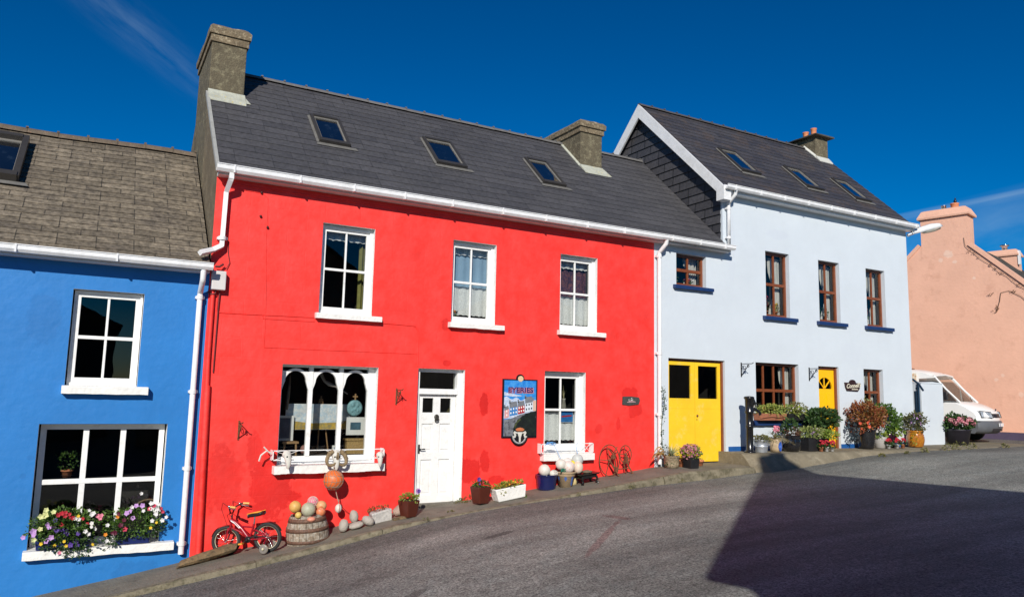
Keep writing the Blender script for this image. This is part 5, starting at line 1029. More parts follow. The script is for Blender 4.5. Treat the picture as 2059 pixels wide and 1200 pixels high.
# ---- plants on the ledge in front of the bay window
x, y = fc_(13.27, -.56, .13)
o = empty('galvanised_bucket', (x, y, .785), 0, 'galvanised bucket of brown grassy plant beside the pump', 'bucket'); pot(o, [(.001, 0), (.125, 0), (.128, .01), (.145, .13), (.149, .135), (.145, .14), (.16, .26), (.168, .262), (.168, .275), (.155, .275), (.15, .2)], STEEL); b = MB(); blob(b, (.02, 0, .30), (.18, .15, .07), 260, .05); blades(b, (.05, 0, .25), 60, .26, 1.2, .004, .9); b.build('foliage', OLIVE, o)
x, y = fc_(13.76, -.54, .12)
o = empty('glazed_urn', (x, y, .785), 0, 'cream and blue glazed urn with pink flowers and trailing grass', 'urn'); pot(o, [(.001, 0), (.11, 0), (.135, .08), (.14, .18), (.115, .26), (.13, .29), (.12, .29), (.10, .25)], mat('cream_glaze', (.50, .38, .24), .3, .2, 6)); b = MB(); b.face([onpot(-.1+dx, zz, (.138, .142), .2, .006) for dx, zz in ((0, .25), (.3, .2), (.38, .12), (.2, .04), (0, .02), (-.2, .04), (-.38, .12), (-.3, .2))]); b.build('blue_motif', mat('blue_glaze_bright', (.03, .10, .42), .3, .4, 12, c2=(.4, .5, .6), f2=.62), o)
b = MB(); blades(b, (-.06, -.03, .27), 90, .34, 1.2, .005, 1.0); b.build('foliage', leaf_mat('brown_grass', (.20, .14, .05), (.40, .34, .16)), o); blooms((.0, -.02, .52), (.07, .05, .06), 26, .028, F_PINK, o); b = MB(); b.tube([(0, 0, .25), (-.01, -.01, .4), (0, -.02, .5)], .006, 4); blob(b, (0, 0, .42), (.06, .05, .09), 50, .05); b.build('stems', DGREEN, o)
x, y = fc_(14.25, -.56, .19)
o = empty('black_glazed_pot', (x, y, .785), 0, 'round glossy black pot with a leggy dark shrub', 'potted plant'); pot(o, [(.001, 0), (.16, 0), (.20, .06), (.225, .16), (.22, .26), (.195, .33), (.215, .35), (.20, .36), (.185, .32)], mat('black_glaze', (.010, .010, .012), .10, .2, 8, coat=.6)); b = MB(); blob(b, (0, 0, .42), (.22, .2, .10), 300, .05); b.build('foliage', leaf_mat('purple_green_leaf', (.05, .05, .02), (.20, .07, .05)), o)
b = MB(); blob(b, (.04, .05, .60), (.15, .12, .13), 150, .07); blob(b, (-.18, .05, .52), (.07, .07, .1), 50, .06); b.tube([(0, 0, .34), (.03, .03, .62)], .008, 5); b.build('upper_foliage', DGREEN, o)
x, y = fc_(14.90, -.56, .18)
o = empty('black_planter_box', (x, y, .785), 0, 'square black planter overflowing with pale green trailing foliage', 'planter'); b = MB(); b.hexa([(-.22, -.14, 0), (.20, -.14, 0), (.20, .14, 0), (-.22, .14, 0), (-.25, -.16, .31), (.23, -.16, .31), (.23, .16, .31), (-.25, .16, .31)]); b.build('pot', BLACKP, o, bevel=.008); b = MB(); blob(b, (-.02, -.02, .42), (.36, .22, .13), 800, .055); b.build('foliage', leaf_mat('pale_trailing_leaf', (.14, .20, .05), (.38, .42, .14)), o); blooms((.12, -.02, .44), (.14, .12, .09), 40, .022, F_LILAC, o)
x, y = 15.62, -.32
o = empty('leafy_shrub', (x, y, .785), 0, 'broad dark green shrub in a tall pot before the yellow door', 'shrub'); pot(o, [(.001, 0), (.13, 0), (.17, .34), (.18, .34), (.16, .35), (.155, .3)], BLACKP); b = MB(); blob(b, (.0, 0, .78), (.50, .30, .19), 1500, .075, .5); blob(b, (-.25, 0, .66), (.22, .2, .14), 300, .07); blob(b, (.25, .02, .60), (.2, .18, .10), 200, .065); b.build('foliage', DGREEN, o); b = MB()
for i in range(5): a = i*1.3; b.tube([(.02*math.cos(a), .02*math.sin(a), .3), (.12*math.cos(a), .1*math.sin(a), .6), (.3*math.cos(a), .15*math.sin(a), .78)], .009, 5)
b.build('stems', RUST, o); blooms((.1, 0, .66), (.3, .2, .1), 18, .022, F_YEL, o)
b = MB(); blob(b, (15.55, -.45, 1.18), (.22, .14, .09), 300, .05); blob(b, (15.80, -.45, 1.14), (.22, .1, .10), 200, .05)
o2 = b.build('trailing_plant', LIME); tag(o2, 'lime green trailing plant below the dark green shrub', 'plant')
b = MB()
POTC = [(TERRA, 'terracotta'), (PVC, 'white'), (PVC, 'white')]
GC = 'small red cyclamens lined up on the ledge'
def cyclamen(x, y, m, label):
    o = empty('cyclamen_pot', (x, y, .785), 0, label, 'potted plant', GC); pot(o, [(.001, 0), (.04, 0), (.052, .085), (.058, .085), (.058, .10), (.05, .10), (.045, .08)], m); b = MB(); blob(b, (0, 0, .13), (.09, .08, .04), 90, .05); b.build('foliage', DGREEN, o); blooms((0, 0, .20), (.075, .06, .05), 34, .028, F_RED, o)
for (fx, fy, m, lab) in ((15.15, -.66, TERRA, 'red cyclamen in a terracotta pot, leftmost of the yellow door trio'), (15.30, -.69, PVC, 'red cyclamen in a white pot, middle of the yellow door trio'), (15.47, -.71, PVC, 'red cyclamen in a white pot, rightmost of the yellow door trio'), (18.0, -.46, PVC, 'red cyclamen in front of the grey planter'), (18.38, -.44, PVC, 'red cyclamen left of the pair by the amber jar'), (18.62, -.44, TERRA, 'red cyclamen right of the pair by the amber jar')): cyclamen(fx, fy, m, lab)
# ---- ribbed black pot with red shrub etc.
x, y = fc_(17.16, -.42, .2)
o = empty('ribbed_black_pot', (x, y, .79), 0, 'tall black ribbed glossy pot holding a round red bronze shrub', 'potted plant'); pr = [(.001, 0), (.17, 0)]
for i in range(8): z = .015+i*.052; r = .175+.05*(z/.42); pr += [(r, z), (r+.016, z+.026)]
pr += [(.225, .43), (.24, .44), (.24, .455), (.21, .455), (.2, .4)]; pot(o, pr, mat('black_glaze', (.010, .010, .012)))
b = MB(); blob(b, (0, 0, .80), (.53, .42, .34), 2600, .06, .45); b.build('foliage', REDL, o); b = MB(); blob(b, (0, -.1, .74), (.42, .32, .22), 500, .05); b.build('inner_foliage', leaf_mat('olive_red_leaf', (.10, .10, .02), (.26, .16, .04)), o); blooms((0, -.05, .62), (.40, .32, .14), 34, .045, fmat('coral', (.70, .12, .06)), o); blooms((.28, -.1, .50), (.16, .12, .07), 60, .035, F_WHITE, o)
b = MB(); blob(b, (-.42, .05, .48), (.12, .12, .26), 170, .07); b.build('side_foliage', leaf_mat('blue_grey_leaf', (.03, .06, .08), (.10, .14, .17)), o); b = MB(); b.tube([(0, 0, .4), (0, 0, .7)], .02, 6); blob(b, (.05, 0, 1.16), (.10, .1, .10), 70, .06); b.build('top_sprig', leaf_mat('yellow_sprig', (.22, .24, .06), (.48, .44, .2)), o)
x, y = fc_(17.86, -.30, .14)
o = empty('grey_planter', (x, y, .79), 0, 'grey tub with silver and lime foliage beside the red shrub', 'planter'); pot(o, [(.001, 0), (.15, 0), (.18, .26), (.19, .27), (.17, .28), (.16, .22)], mat('grey_plastic_box', (.62, .60, .58))); b = MB(); blob(b, (-.05, 0, .33), (.26, .18, .08), 350, .055); b.build('foliage', LIME, o); b = MB(); blob(b, (-.10, -.05, .40), (.17, .12, .09), 160, .06); b.build('silver_foliage', GREYL, o)
x, y = 18.48, -.12
o = empty('green_shrub', (x, y, .79), 0, 'upright mid green shrub in a purple glazed pot by the corner', 'shrub'); pot(o, [(.001, 0), (.16, 0), (.23, .30), (.25, .36), (.22, .37), (.21, .3)], mat('aubergine_glaze', (.035, .01, .022), .15, .2, 8, coat=.5)); b = MB(); blob(b, (-.05, 0, .68), (.46, .28, .30), 1500, .075, .5); blob(b, (-.25, 0, .95), (.16, .14, .14), 220, .07); blob(b, (.08, 0, .98), (.10, .1, .12), 120, .07); b.build('foliage', GREEN, o)
b = MB(); blob(b, (.1, -.2, .40), (.25, .12, .06), 130, .07); b.build('lower_foliage', LIME, o)
x, y = fc_(19.30, -.36, .18)
o = empty('amber_glazed_jar', (x, y, .79), 0, 'amber glazed banded jar with dark flowering plant at the corner', 'potted plant'); pr = [(.001, 0), (.15, 0)]
for i in range(8): z = .01+i*.048; r = .155+.065*math.sin(math.pi*min(1, (z+.06)/.5)); pr += [(r, z), (r+.005, z+.024)]
pr += [(.20, .40), (.215, .41), (.215, .435), (.18, .435), (.17, .36)]; pot(o, pr, mat('amber_glaze', (.42, .16, .012), .12, .25, 5, coat=.6, c2=(.30, .09, .008), f2=.55)); b = MB(); blob(b, (0, 0, .66), (.30, .24, .24), 700, .065, .5); b.build('foliage', leaf_mat('purple_olive_leaf', (.05, .055, .02), (.16, .16, .05)), o); blooms((0, 0, .68), (.28, .22, .2), 45, .022, F_LILAC, o); b = MB(); blob(b, (-.20, -.1, .22), (.06, .06, .16), 90, .035); b.build('trailing_foliage', LIME, o)
# ---- gate pillar, gate
o = empty('gate_pillar', (21.26, .62, .79), 0, 'square pale blue gate pillar right of the pale blue house', 'pillar'); b = MB(); b.box(-.52, .52, -.32, .32, -.1, 1.72); b.build('shaft', PALE, o, bevel=.01); b = MB(); b.prism([(-.53, 1.72), (.53, 1.72), (.53, 1.74), (0, 1.775), (-.53, 1.74)], -.33, .33, 'y'); b.build('top', PALE, o)
o = empty('iron_gate', (20.70, .35, .79), R(66), 'dark blue ironwork gate standing open behind the pillar', 'gate'); GB_ = mat('dark_teal_gate_paint', (.008, .035, .075), .4, .1, 8); b = MB()
for z in (.08, .9, 1.55): b.box(0, 1.6, -.015, .015, z, z+.05)
b.box(0, .06, -.02, .02, 0, 1.72); b.box(1.55, 1.6, -.02, .02, 0, 1.6); b.build('frame', GB_, o)
for i in range(11): b = MB(); b.tube([(.14+i*.135, 0, .05), (.14+i*.135, 0, 1.60)], .012, 6); b.build('bar', GB_, o)
b = MB(); b.box(.08, 1.54, .02, .035, .13, 1.5); b.build('sheet_panel', GB_, o)
b = MB(); b.tube([(19.86, -.0, 2.60), (20.1, -.02, 2.48), (20.3, -.02, 2.30)], .03, 5)
for zz in (2.1, 1.8, 1.45): b.tube([(20.02, .2, zz+.12), (19.92, .18, zz+.02), (20.04, .17, zz-.04), (20.12, .2, zz)], .014, 5)
b.tube([(20.12, .2, .85), (20.12, .2, 2.25), (20.0, .2, 2.3)], .016, 5)
tag(b.build('iron_scroll_bracket', GB_), 'dark scrolled iron hinge post at the corner of the pale blue house', 'iron bracket')
# hydrangea tub
x, y = fc_(21.86, -.02, .33)
o = empty('hydrangea_tub', (x, y, .79), 0, 'pink hydrangea in a broad dark tub before the gate pillar', 'potted plant'); pot(o, [(.001, 0), (.26, 0), (.34, .40), (.36, .41), (.36, .44), (.33, .44), (.31, .38)], mat('dark_tub', (.022, .020, .030), .5, .1, 8)); b = MB(); blob(b, (0, -.02, .60), (.44, .36, .18), 800, .11, .5); b.build('foliage', DGREEN, o)
b = MB()
for i in range(24):
    a = Vector((random.gauss(0, 1), random.gauss(-.5, 1), abs(random.gauss(.4, .6)))).normalized(); c = Vector((a.x*.45, a.y*.38-.02, .60+a.z*.22)); 
    for j in range(22):
        d = Vector((random.gauss(0, 1), random.gauss(0, 1), random.gauss(0, 1))).normalized(); bloom(b, c+d*.055, .024, d)
b.build('blossoms', fmat('hydrangea_pink', (.60, .17, .25), (.78, .42, .42)), o)
# ---- street lamp on the corner
o = empty('wall_street_lamp', (19.80, -.12, 6.62), 0, 'white wall mounted street lamp at the eaves corner', 'street lamp'); b = MB()
LT = Matrix.Rotation(R(-18), 4, 'Z') @ Matrix.Rotation(R(-14), 4, 'Y')
b.tube([LT @ Vector((0, .05, .0)), LT @ Vector((.25, 0, .05))], .045, 10); b.build('arm', STEEL, o)
vs = []; 
for i, (u, w0, zt, zb) in enumerate(((.1, .05, .09, .0), (.35, .10, .15, .0), (.75, .14, .19, .02), (1.0, .13, .17, .03), (1.12, .06, .11, .05))): vs += [LT @ Vector(q) for q in ((u, -w0, zb), (u, -w0*.8, zt-.03), (u, 0, zt), (u, w0*.8, zt-.03), (u, w0, zb))]
b = MB(); b.mesh(vs, [(i*5+j, i*5+j+1, i*5+6+j, i*5+5+j) for i in range(4) for j in range(4)]+[(20, 21, 22, 23, 24), (0, 5, 10, 15, 20, 24, 19, 14, 9, 4)], True); b.build('lamp_housing', PVC, o)
vs = []
for i, (u, w0, z) in enumerate(((.42, .04, .0), (.55, .11, -.05), (.8, .125, -.055), (1.0, .11, -.02), (1.06, .05, .03))): vs += [LT @ Vector(q) for q in ((u, -w0, .015), (u, -w0*.7, z), (u, w0*.7, z), (u, w0, .015))]
b = MB(); b.mesh(vs, [(i*4+j, i*4+j+1, i*4+5+j, i*4+4+j) for i in range(4) for j in range(3)], True); b.build('lens', mat('frosted_lens', (.62, .60, .50), .3, .05, 5), o)
# ---- van
vo = empty('white_van', (24.55, .22, .79), th, 'white van with grey bumper parked beside the peach gable', 'van')
VW = mat('white_van_paint', (.80, .80, .78), .3, .03, 2, coat=.4); VG = mat('grey_bumper_plastic', (.10, .105, .115), .55, .1, 6)
# side profile, x backwards from the nose, z up; half widths grow from the rounded nose
def vsec(pts, hw, taper, m, name, inset=.10):
    """loft across the width: pts (x,z) lower body outline"""
    b = MB(); n = len(pts); cols = []
    for s in (-1.0, -.93, -.70, 0, .70, .93, 1.0):
        row = []
        for (x, z) in pts:
            a = abs(s); px = x-(max(0, a-.2)**2)*taper*(1 if x > -1.2 else 0)*(1.2+x if x > -1.2 else 0); pz = z-(.07*(a**6) if z > .9 else 0); y = s*hw*(1-max(0, z-1.0)*inset)
            row.append((px, y, pz))
        cols.append(row)
    vs = sum(cols, []); fs = [(i*n+j, i*n+(j+1) % n, (i+1)*n+(j+1) % n, (i+1)*n+j) for i in range(6) for j in range(n)]; b.mesh(vs, fs, True); b.mesh(cols[0], [tuple(range(n))[::-1]], False); b.mesh(cols[-1], [tuple(range(n))], False)
    return b.build(name, m, vo)
arch = [(-.68+.38*math.cos(t), .33+.40*math.sin(t)) for t in [math.pi*j/10 for j in range(11)]]
arch = [(x-.28, z) for x, z in arch]
lower = [(-.02, .58), (-.01, .80), (-.10, .97), (-.42, 1.13), (-.78, 1.24), (-1.9, 1.26), (-5.0, 1.26), (-5.0, .35), (-1.35, .33)]+arch[::-1]+[(-.52, .36), (-.10, .38)]
body = vsec(lower, .98, .45, VW, 'body', .0)
vsec([(.03, .38), (.05, .48), (.03, .64), (-.05, .69), (-.50, .70), (-.50, .30), (-.1, .28)], .985, .45, VG, 'bumper', 0)
vsec([(-1.95, 1.24), (-1.95, 2.0), (-1.62, 2.02), (-1.45, 2.03), (-1.75, 2.17), (-2.1, 2.24), (-5.0, 2.26), (-5.0, 1.24)], .975, 0, VW, 'upper_body', .10)
b = MB()
for s in (-1, 1): b.tube([(-.80, s*.86, 1.20), (-1.18, s*.85, 1.60), (-1.52, s*.83, 2.02)], .035, 6); b.tube([(-1.28, s*.93, 1.24), (-1.30, s*.86, 1.78)], .02, 5)
b.tube([(-1.50, -.84, 2.03), (-1.46, 0, 2.07), (-1.50, .84, 2.03)], .04, 6); b.build('pillar', VW, vo)
VGL = glass_mat('van_glass', (.72, .78, .76), 1.5, .7); b = MB(); b.face([(-.82, -.84, 1.20), (-.72, 0, 1.22), (-1.44, 0, 2.06), (-1.52, -.82, 2.0)]); b.face([(-.72, 0, 1.22), (-.82, .84, 1.20), (-1.52, .82, 2.0), (-1.44, 0, 2.06)]); b.build('windscreen', VGL, vo)
VSG = glass_mat('van_side_glass', (.30, .34, .36), 1.5, 1.2)
for s in (-1, 1): b = MB(); b.face([(-.86, s*.93, 1.20), (-1.93, s*.955, 1.22), (-1.93, s*.90, 1.88), (-1.42, s*.885, 1.86)]); b.build('side_window', VSG, vo)
b = MB(); b.face([(-.88, .935, 1.195), (-1.34, .95, 1.20), (-1.34, .95, 1.22), (-.90, .94, 1.22)]); b.box(-1.95, -.85, -.9, .9, 1.0, 1.19); b.build('dashboard', BLACKP, vo)
for s in (-1, 1):
    b = MB(); vs = [(-.27, s*.87, .77), (-.095, s*.42, .76), (-.15, s*.45, .93), (-.335, s*.86, .96)]
    if s < 0: pass
    vv = [(x+.035, y*1.0, z) for x, y, z in vs]; b.mesh(vv+[(x-.12, y, z) for x, y, z in vv], [(0, 1, 2, 3), (0, 4, 5, 1), (2, 1, 5, 6), (3, 2, 6, 7), (0, 3, 7, 4)], False); o = b.build('headlight', mat('headlight_glass', (.42, .46, .50), .08, .3, 12, spec=1, c2=(.12, .13, .14), f2=.52), vo)
    b = MB(); vv2 = [(x+.045, y, z) for x, y, z in vs]; b.tube(vv2+[vv2[0]], .010, 5); b.build('headlight_rim', BLACKP, o)
b = MB(); vs = [(x, y, z) for x, y in ((-.075, -.36), (-.012, -.14), (.0, 0), (-.012, .14), (-.075, .36)) for z in (.77, .885)]; vs = [(x+(0 if z < .8 else -.035), y, z) for x, y, z in vs]; b.mesh(vs, [(2*i, 2*i+2, 2*i+3, 2*i+1) for i in range(4)], False); b.build('grille', BLACKP, vo)
b = MB(); b.ball((-.085, 0, 1.0), .045, 12, sx=.3, sy=1.4, sz=.8); b.build('badge', mat('dark_badge', (.03, .04, .06), .3, .1, 5), vo)
b = MB(); b.box(.03, .058, -.20, .20, .50, .60); npl = b.build('number_plate', PVC, vo); b = MB(); b.box(.059, .060, -.20, -.15, .502, .598); b.build('plate_band', BPL, npl)
b = MB(); b.mesh([(x, y, z) for x, y in ((-.06, -.5), (.046, 0), (-.06, .5)) for z in (.36, .44)], [(0, 2, 3, 1), (2, 4, 5, 3)], False); b.build('air_intake', BLACKP, vo)
for (x, s) in ((-.96, -1), (-.96, 1), (-4.1, -1), (-4.1, 1)):
    b = MB(); b.lathe([(.001, -.1), (.32, -.1), (.335, -.07), (.335, .07), (.32, .1), (.2, .1), (.19, .06), (.001, .06)], n=28, T=Matrix.Translation((x, s*.82, .335)) @ Matrix.Rotation(R(90)*(-s), 4, 'X')); wl = b.build('wheel', DRKR, vo)
    b = MB(); b.lathe([(.001, .075), (.05, .085), (.18, .065), (.19, .06)], n=20, T=Matrix.Translation((x, s*.82, .335)) @ Matrix.Rotation(R(90)*(-s), 4, 'X')); b.build('hubcap', STEEL, wl)
b = MB(); b.tube([(-.80, -.5, 1.245), (-.95, -.1, 1.36), (-1.0, .15, 1.38)], .012, 4); b.tube([(-.78, .2, 1.26), (-.92, .5, 1.36), (-.95, .7, 1.36)], .012, 4); b.build('wiper', BLACKP, vo)
b = MB(); b.box(-1.34, -1.10, -1.12, -.96, 1.28, 1.52); b.build('mirror', BLACKP, vo); b = MB(); b.box(-2.75, -2.45, -.25, .25, 2.27, 2.30); b.build('roof_rack', RUST, vo)
b = MB()
for u, v in (((-2.0, -.962, 1.98), (-3.4, -.962, 2.02)),): b.box(v[0], u[0], -.945, -.93, 1.84, 2.10)
b.build('rusty_stripe', mat('rust_streaked_paint', (.74, .66, .52), .5, .15, 8, c2=(.55, .22, .05), f2=.56), vo)
# ---- wall brackets
def bracket(x, z, label, m, s=1.0, group=None, y=0.0):
    o = empty('hanging_bracket', (x, 0, z), 0, label, 'bracket', group); b = MB(); b.box(-.012*s, .012*s, -.015, 0, -.17*s, .13*s); b.build('back_plate', m, o); b = MB()
    b.tube([(0, -.015, .10*s), (0, -.30*s, .10*s), (0, -.34*s, .12*s)], .009*s, 5); b.tube([(0, -.015, -.14*s), (0, -.22*s, .08*s)], .009*s, 5)
    for c, r in (((-.09*s, .02*s), .05*s), ((-.20*s, .05*s), .035*s)): b.tube([(0, c[0]+r*math.cos(t*.7)*(1-t*.05), c[1]+r*math.sin(t*.7)*(1-t*.05)) for t in range(12)], .006*s, 4)
    b.build('scroll_arm', m, o)
bracket(2.19, 1.33, 'rusty basket bracket on the red wall above the bicycle', RUST, 1.0, 'iron hanging brackets'); bracket(4.80, 1.90, 'rusty scrolled bracket beside the arched shop window', RUST, .95, 'iron hanging brackets')
bracket(13.27, 2.66, 'black scrolled bracket left of the brown bay window', BLACKM, 1.1, 'iron hanging brackets'); bracket(15.62, 2.63, 'black scrolled bracket left of the yellow front door', BLACKM, 1.1, 'iron hanging brackets')
# ---- village picture sign
sg = empty('village_sign', (7.31, -.03, 1.70), 0, 'painted village picture sign reading EYERIES on the red wall', 'sign'); SB = mat('sign_black', (.008, .008, .014), .4, .1, 5)
b = MB(); b.box(-.385, .385, 0, .028, -.555, .55); b.disc((0, .0, .56), .085); b.lathe([(.085, 0), (.085, .028), (.001, .028)], n=24, T=Matrix.Translation((0, .028, .56)) @ Matrix.Rotation(R(90), 4, 'X')); b.lathe([(.19, 0), (.19, .028), (.001, .028)], n=30, T=Matrix.Translation((0, .029, -.52)) @ Matrix.Rotation(R(90), 4, 'X')); b.build('board', SB, sg)
def flat(name, polys, m, y, parent=sg):
    q = MB()
    for p in polys: q.face([(x, y, z) for x, z in p])
    return q.build(name, m, parent)
flat('painted_sky', [[(-.355, -.525), (.355, -.525), (.355, .525), (-.355, .525)]], mat('sign_sky_blue', (.02, .20, .62), .4, .15, 4, c2=(.06, .30, .68)), -.003)
cl = [(-.355, -.2)]+[(-.355+.71*(16-i)/16 if 0 else -.355+.71*i/16, .20+.025*math.sin(i*1.3)-.06*(i/16)) for i in range(17)]+[(.355, -.2)]
flat('painted_cloud', [cl, [(-.355, .30), (-.355, .235), (-.1, .215), (.05, .235), (-.15, .27)]], mat('sign_cloud', (.55, .62, .74), .5, .2, 12, c2=(.36, .48, .68), f2=.52), -.006)
flat('painted_road', [[(-.355, -.525), (.1, -.525), (.355, -.15), (.355, -.05), (0, -.12), (-.2, -.20), (-.355, -.22)]], mat('sign_road', (.16, .17, .19), .5, .4, 6, c2=(.05, .05, .06), f2=.55), -.0075)
def hs_(x0, x1, zb0, zb1, h, rh_, m, roofm, wn=True, n=2, rows_=2):
    flat('painted_house', [[(x0, zb0), (x1, zb1), (x1, zb1+h), (x0, zb0+h)]], m, -.010); flat('painted_roof', [[(x0, zb0+h), (x1, zb1+h), (x1-.02, zb1+h+rh_), (x0-.01, zb0+h+rh_*1.1)], [(x0-.012, zb0+h+rh_*.9), (x0+.018, zb0+h+rh_*.9), (x0+.018, zb0+h+rh_+.05), (x0-.012, zb0+h+rh_+.05)]], roofm, -.011)
    if wn:
        P = []
        for i in range(n):
            for j in range(rows_): cx = x0+(x1-x0)*(i+.5)/n; cz = zb0+(zb1-zb0)*(i+.5)/n+h*(.22+.48*j); P.append([(cx-.012, cz), (cx+.012, cz), (cx+.012, cz+.035), (cx-.012, cz+.035)])
        for q_ in P: flat('painted_window', [q_], SILLW if m != MATS.get('sign_white') else SB, -.013)
SR = mat('sign_grey_roof', (.17, .18, .20), .5, .2, 15); SWH = mat('sign_white', (.60, .66, .72), .5, .1, 9)
hs_(-.345, -.245, -.20, -.165, .15, .06, mat('sign_pink', (.62, .32, .32), .5, .1, 9), SR, n=1); hs_(-.235, -.06, -.15, -.12, .15, .10, mat('sign_blue', (.04, .20, .50), .5, .1, 9), SR, n=3); hs_(-.05, .10, -.115, -.085, .14, .09, mat('sign_red', (.38, .01, .02), .5, .1, 9), SR, n=3); hs_(.11, .28, -.08, -.05, .17, .11, SWH, SR, n=3); hs_(.285, .355, -.05, -.05, .2, .0, mat('sign_peach', (.62, .42, .32), .5, .1, 9), SR, False)
bush = [(-.14, -.525), (-.15, -.40), (-.11, -.30), (-.05, -.22), (.03, -.16), (.12, -.11), (.22, -.075), (.355, -.05), (.355, -.525)]
bush2 = []
for p, q in zip(bush[:-1], bush[1:]):
    for i in range(4): t = i/4; bush2.append((p[0]+(q[0]-p[0])*t+.008*math.sin(i*9+p[0]*40), p[1]+(q[1]-p[1])*t+.008*math.cos(i*7)))
bush2.append(bush[-1]); flat('painted_bush', [bush2], mat('sign_bush', (.008, .012, .010), .5, .6, 8, c2=(.02, .035, .012), f2=.6), -.0145)
flat('painted_bush_edge', [[(-.13, -.33), (-.06, -.23), (.0, -.19), (.02, -.22), (-.06, -.28), (-.11, -.38)]], mat('sign_bush_edge', (.03, .05, .012), .6, .5, 40, c2=(.08, .09, .03)), -.0155)
text_mesh('EYERIES', .135, mat('sign_pink_edge', (.62, .25, .33), .5, .05, 5), Matrix.Translation((.006, -.016, .335)), 'lettering_edge', sg, .001, .010, sx=1.22)
text_mesh('EYERIES', .135, mat('sign_navy', (.012, .012, .10), .5, .05, 5), Matrix.Translation((0, -.019, .34)), 'lettering', sg, .001, .0035, sx=1.22)
b = MB()
shell_ = [(0+.062*math.cos(R(a)), .56+.055*math.sin(R(a))*(1.0)+.004*math.sin(a*.3)) for a in range(-35, 216, 12)]+[(-.02, .505), (.02, .505)]
b.face([(x, -.008, z) for x, z in shell_]); b.build('shell_emblem', mat('shell_cream', (.72, .50, .30), .5, .15, 20), sg)
RG = mat('sign_grey_ring', (.36, .36, .36), .5, .3, 40); q = MB(); q.lathe([(.155, 0), (.165, .004), (.13, .004), (.125, 0)], n=30, T=Matrix.Translation((0, -.003, -.52)) @ Matrix.Rotation(R(90), 4, 'X')); q.build('emblem_ring', RG, sg)
flat('emblem_sky', [[(-.07, -.43), (.07, -.43), (.10, -.40), (.06, -.375), (0, -.365), (-.06, -.375), (-.10, -.40)]], mat('emblem_orange', (.55, .16, .06), .5, .2, 9), -.0165)
flat('skull_emblem', [[(-.055, -.45), (.055, -.45), (.04, -.50), (.022, -.55), (.018, -.63), (0, -.645), (-.018, -.63), (-.022, -.55), (-.04, -.50)], [(.055, -.455), (.12, -.43), (.145, -.46), (.12, -.52), (.165, -.535), (.13, -.56), (.095, -.55), (.08, -.50), (.10, -.47), (.05, -.48)], [(-.055, -.455), (-.12, -.43), (-.145, -.46), (-.12, -.52), (-.165, -.535), (-.13, -.56), (-.095, -.55), (-.08, -.50), (-.10, -.47), (-.05, -.48)]], mat('bone_white', (.62, .60, .54), .5, .1, 9), -.0185)
# ---- slate plaque and shop sign
o = empty('slate_plaque', (10.02, -.02, 1.88), 0, 'small grey slate name plaque on the red wall', 'plaque'); b = MB(); b.prism([(-.23, -.085), (-.06, -.10), (.20, -.075), (.235, .0), (.21, .07), (.0, .088), (-.22, .08)], 0, .02, 'y'); b.build('slab', mat('plaque_slate', (.05, .055, .05), .7, .3, 15, bump=.5), o)
flat('painted_flourish', [[(-.13, -.038), (.12, -.03), (.11, -.02), (-.1, -.026)], [(-.06, .0), (.06, -.005), (.10, -.012), (-.08, -.015)]], mat('plaque_pink', (.60, .35, .36), .6, .1, 9), -.004, o)
flat('worn_lettering', [[(-.075, .004), (-.06, .004), (-.052, .034), (-.066, .034)], [(-.02, .008), (.03, .004), (.05, .03), (.034, .032), (.018, .016), (.0, .03), (-.012, .028)], [(-.012, .042), (.022, .044), (.02, .058), (-.006, .058)]], mat('plaque_white', (.62, .6, .56), .6, .1, 9), -.004, o)
o = empty('shop_name_sign', (17.26, -.03, 2.34), 0, 'dark shaped name board with cream script beside the yellow door', 'sign'); b = MB(); b.prism([(-.315, .10), (-.29, -.03), (-.24, -.11), (.20, -.12), (.265, -.06), (.31, .09)], 0, .03, 'y'); b.prism([(.13*math.cos(R(a)), .09+.085*math.sin(R(a))) for a in range(0, 181, 15)], .002, .03, 'y'); b.build('board', mat('sign_dark_brown', (.035, .014, .014), .4, .2, 9), o)
CRM = mat('sign_cream', (.68, .64, .50), .5, .05, 9); text_mesh("Connell's", .155, CRM, Matrix.Translation((.015, -.004, .018)) @ Matrix.Rotation(R(-4), 4, 'Y'), 'script_lettering', o, .001, .004, .35, 1.0); flat('small_lettering', [[(-.055+.028*i, -.085), (-.034+.028*i, -.085), (-.030+.028*i, -.052-.006*(i % 3)), (-.051+.028*i, -.052)] for i in range(9)], CRM, -.004, o)
# ---- window railings, skulls, orange float
def railing(label, x0, x1, z0, z1, y, step):
    o = empty('window_railing', (0, 0, 0), 0, label, 'railing', 'white railings across the lower red house windows'); b = MB()
    b.box(x0, x1, y-.012, y, z1-.014, z1); b.box(x0, x1, y-.012, y, z0, z0+.014); b.box(x0, x0+.014, y-.012, 0, z0, z1); b.box(x1-.014, x1, y-.012, 0, z0, z1); b.build('rails', WHITE, o); b = MB(); x = x0+.01; d = 1
    while x+step < x1+.02:
        for s in (0, 1): b.tube([(x, y-.006-.001*s, z0 if s else z1), (min(x+step, x1), y-.006-.001*s, z1 if s else z0)], .005, 4)
        x += step*1.9
    b.build('cross_bars', WHITE, o); return o
railing('white crossed railing on the sill of the arched shop window', 2.70, 4.56, .84, 1.0, -.17, .42); railing('white crossed railing on the sill of the small ground floor window', 7.74, 8.97, .84, 1.03, -.13, .17)
BONE = mat('bleached_bone', (.62, .60, .54), .8, .15, 12, bump=.3); HORN = mat('ram_horn', (.24, .17, .09), .8, .35, 20, bump=.8, bscale=60)
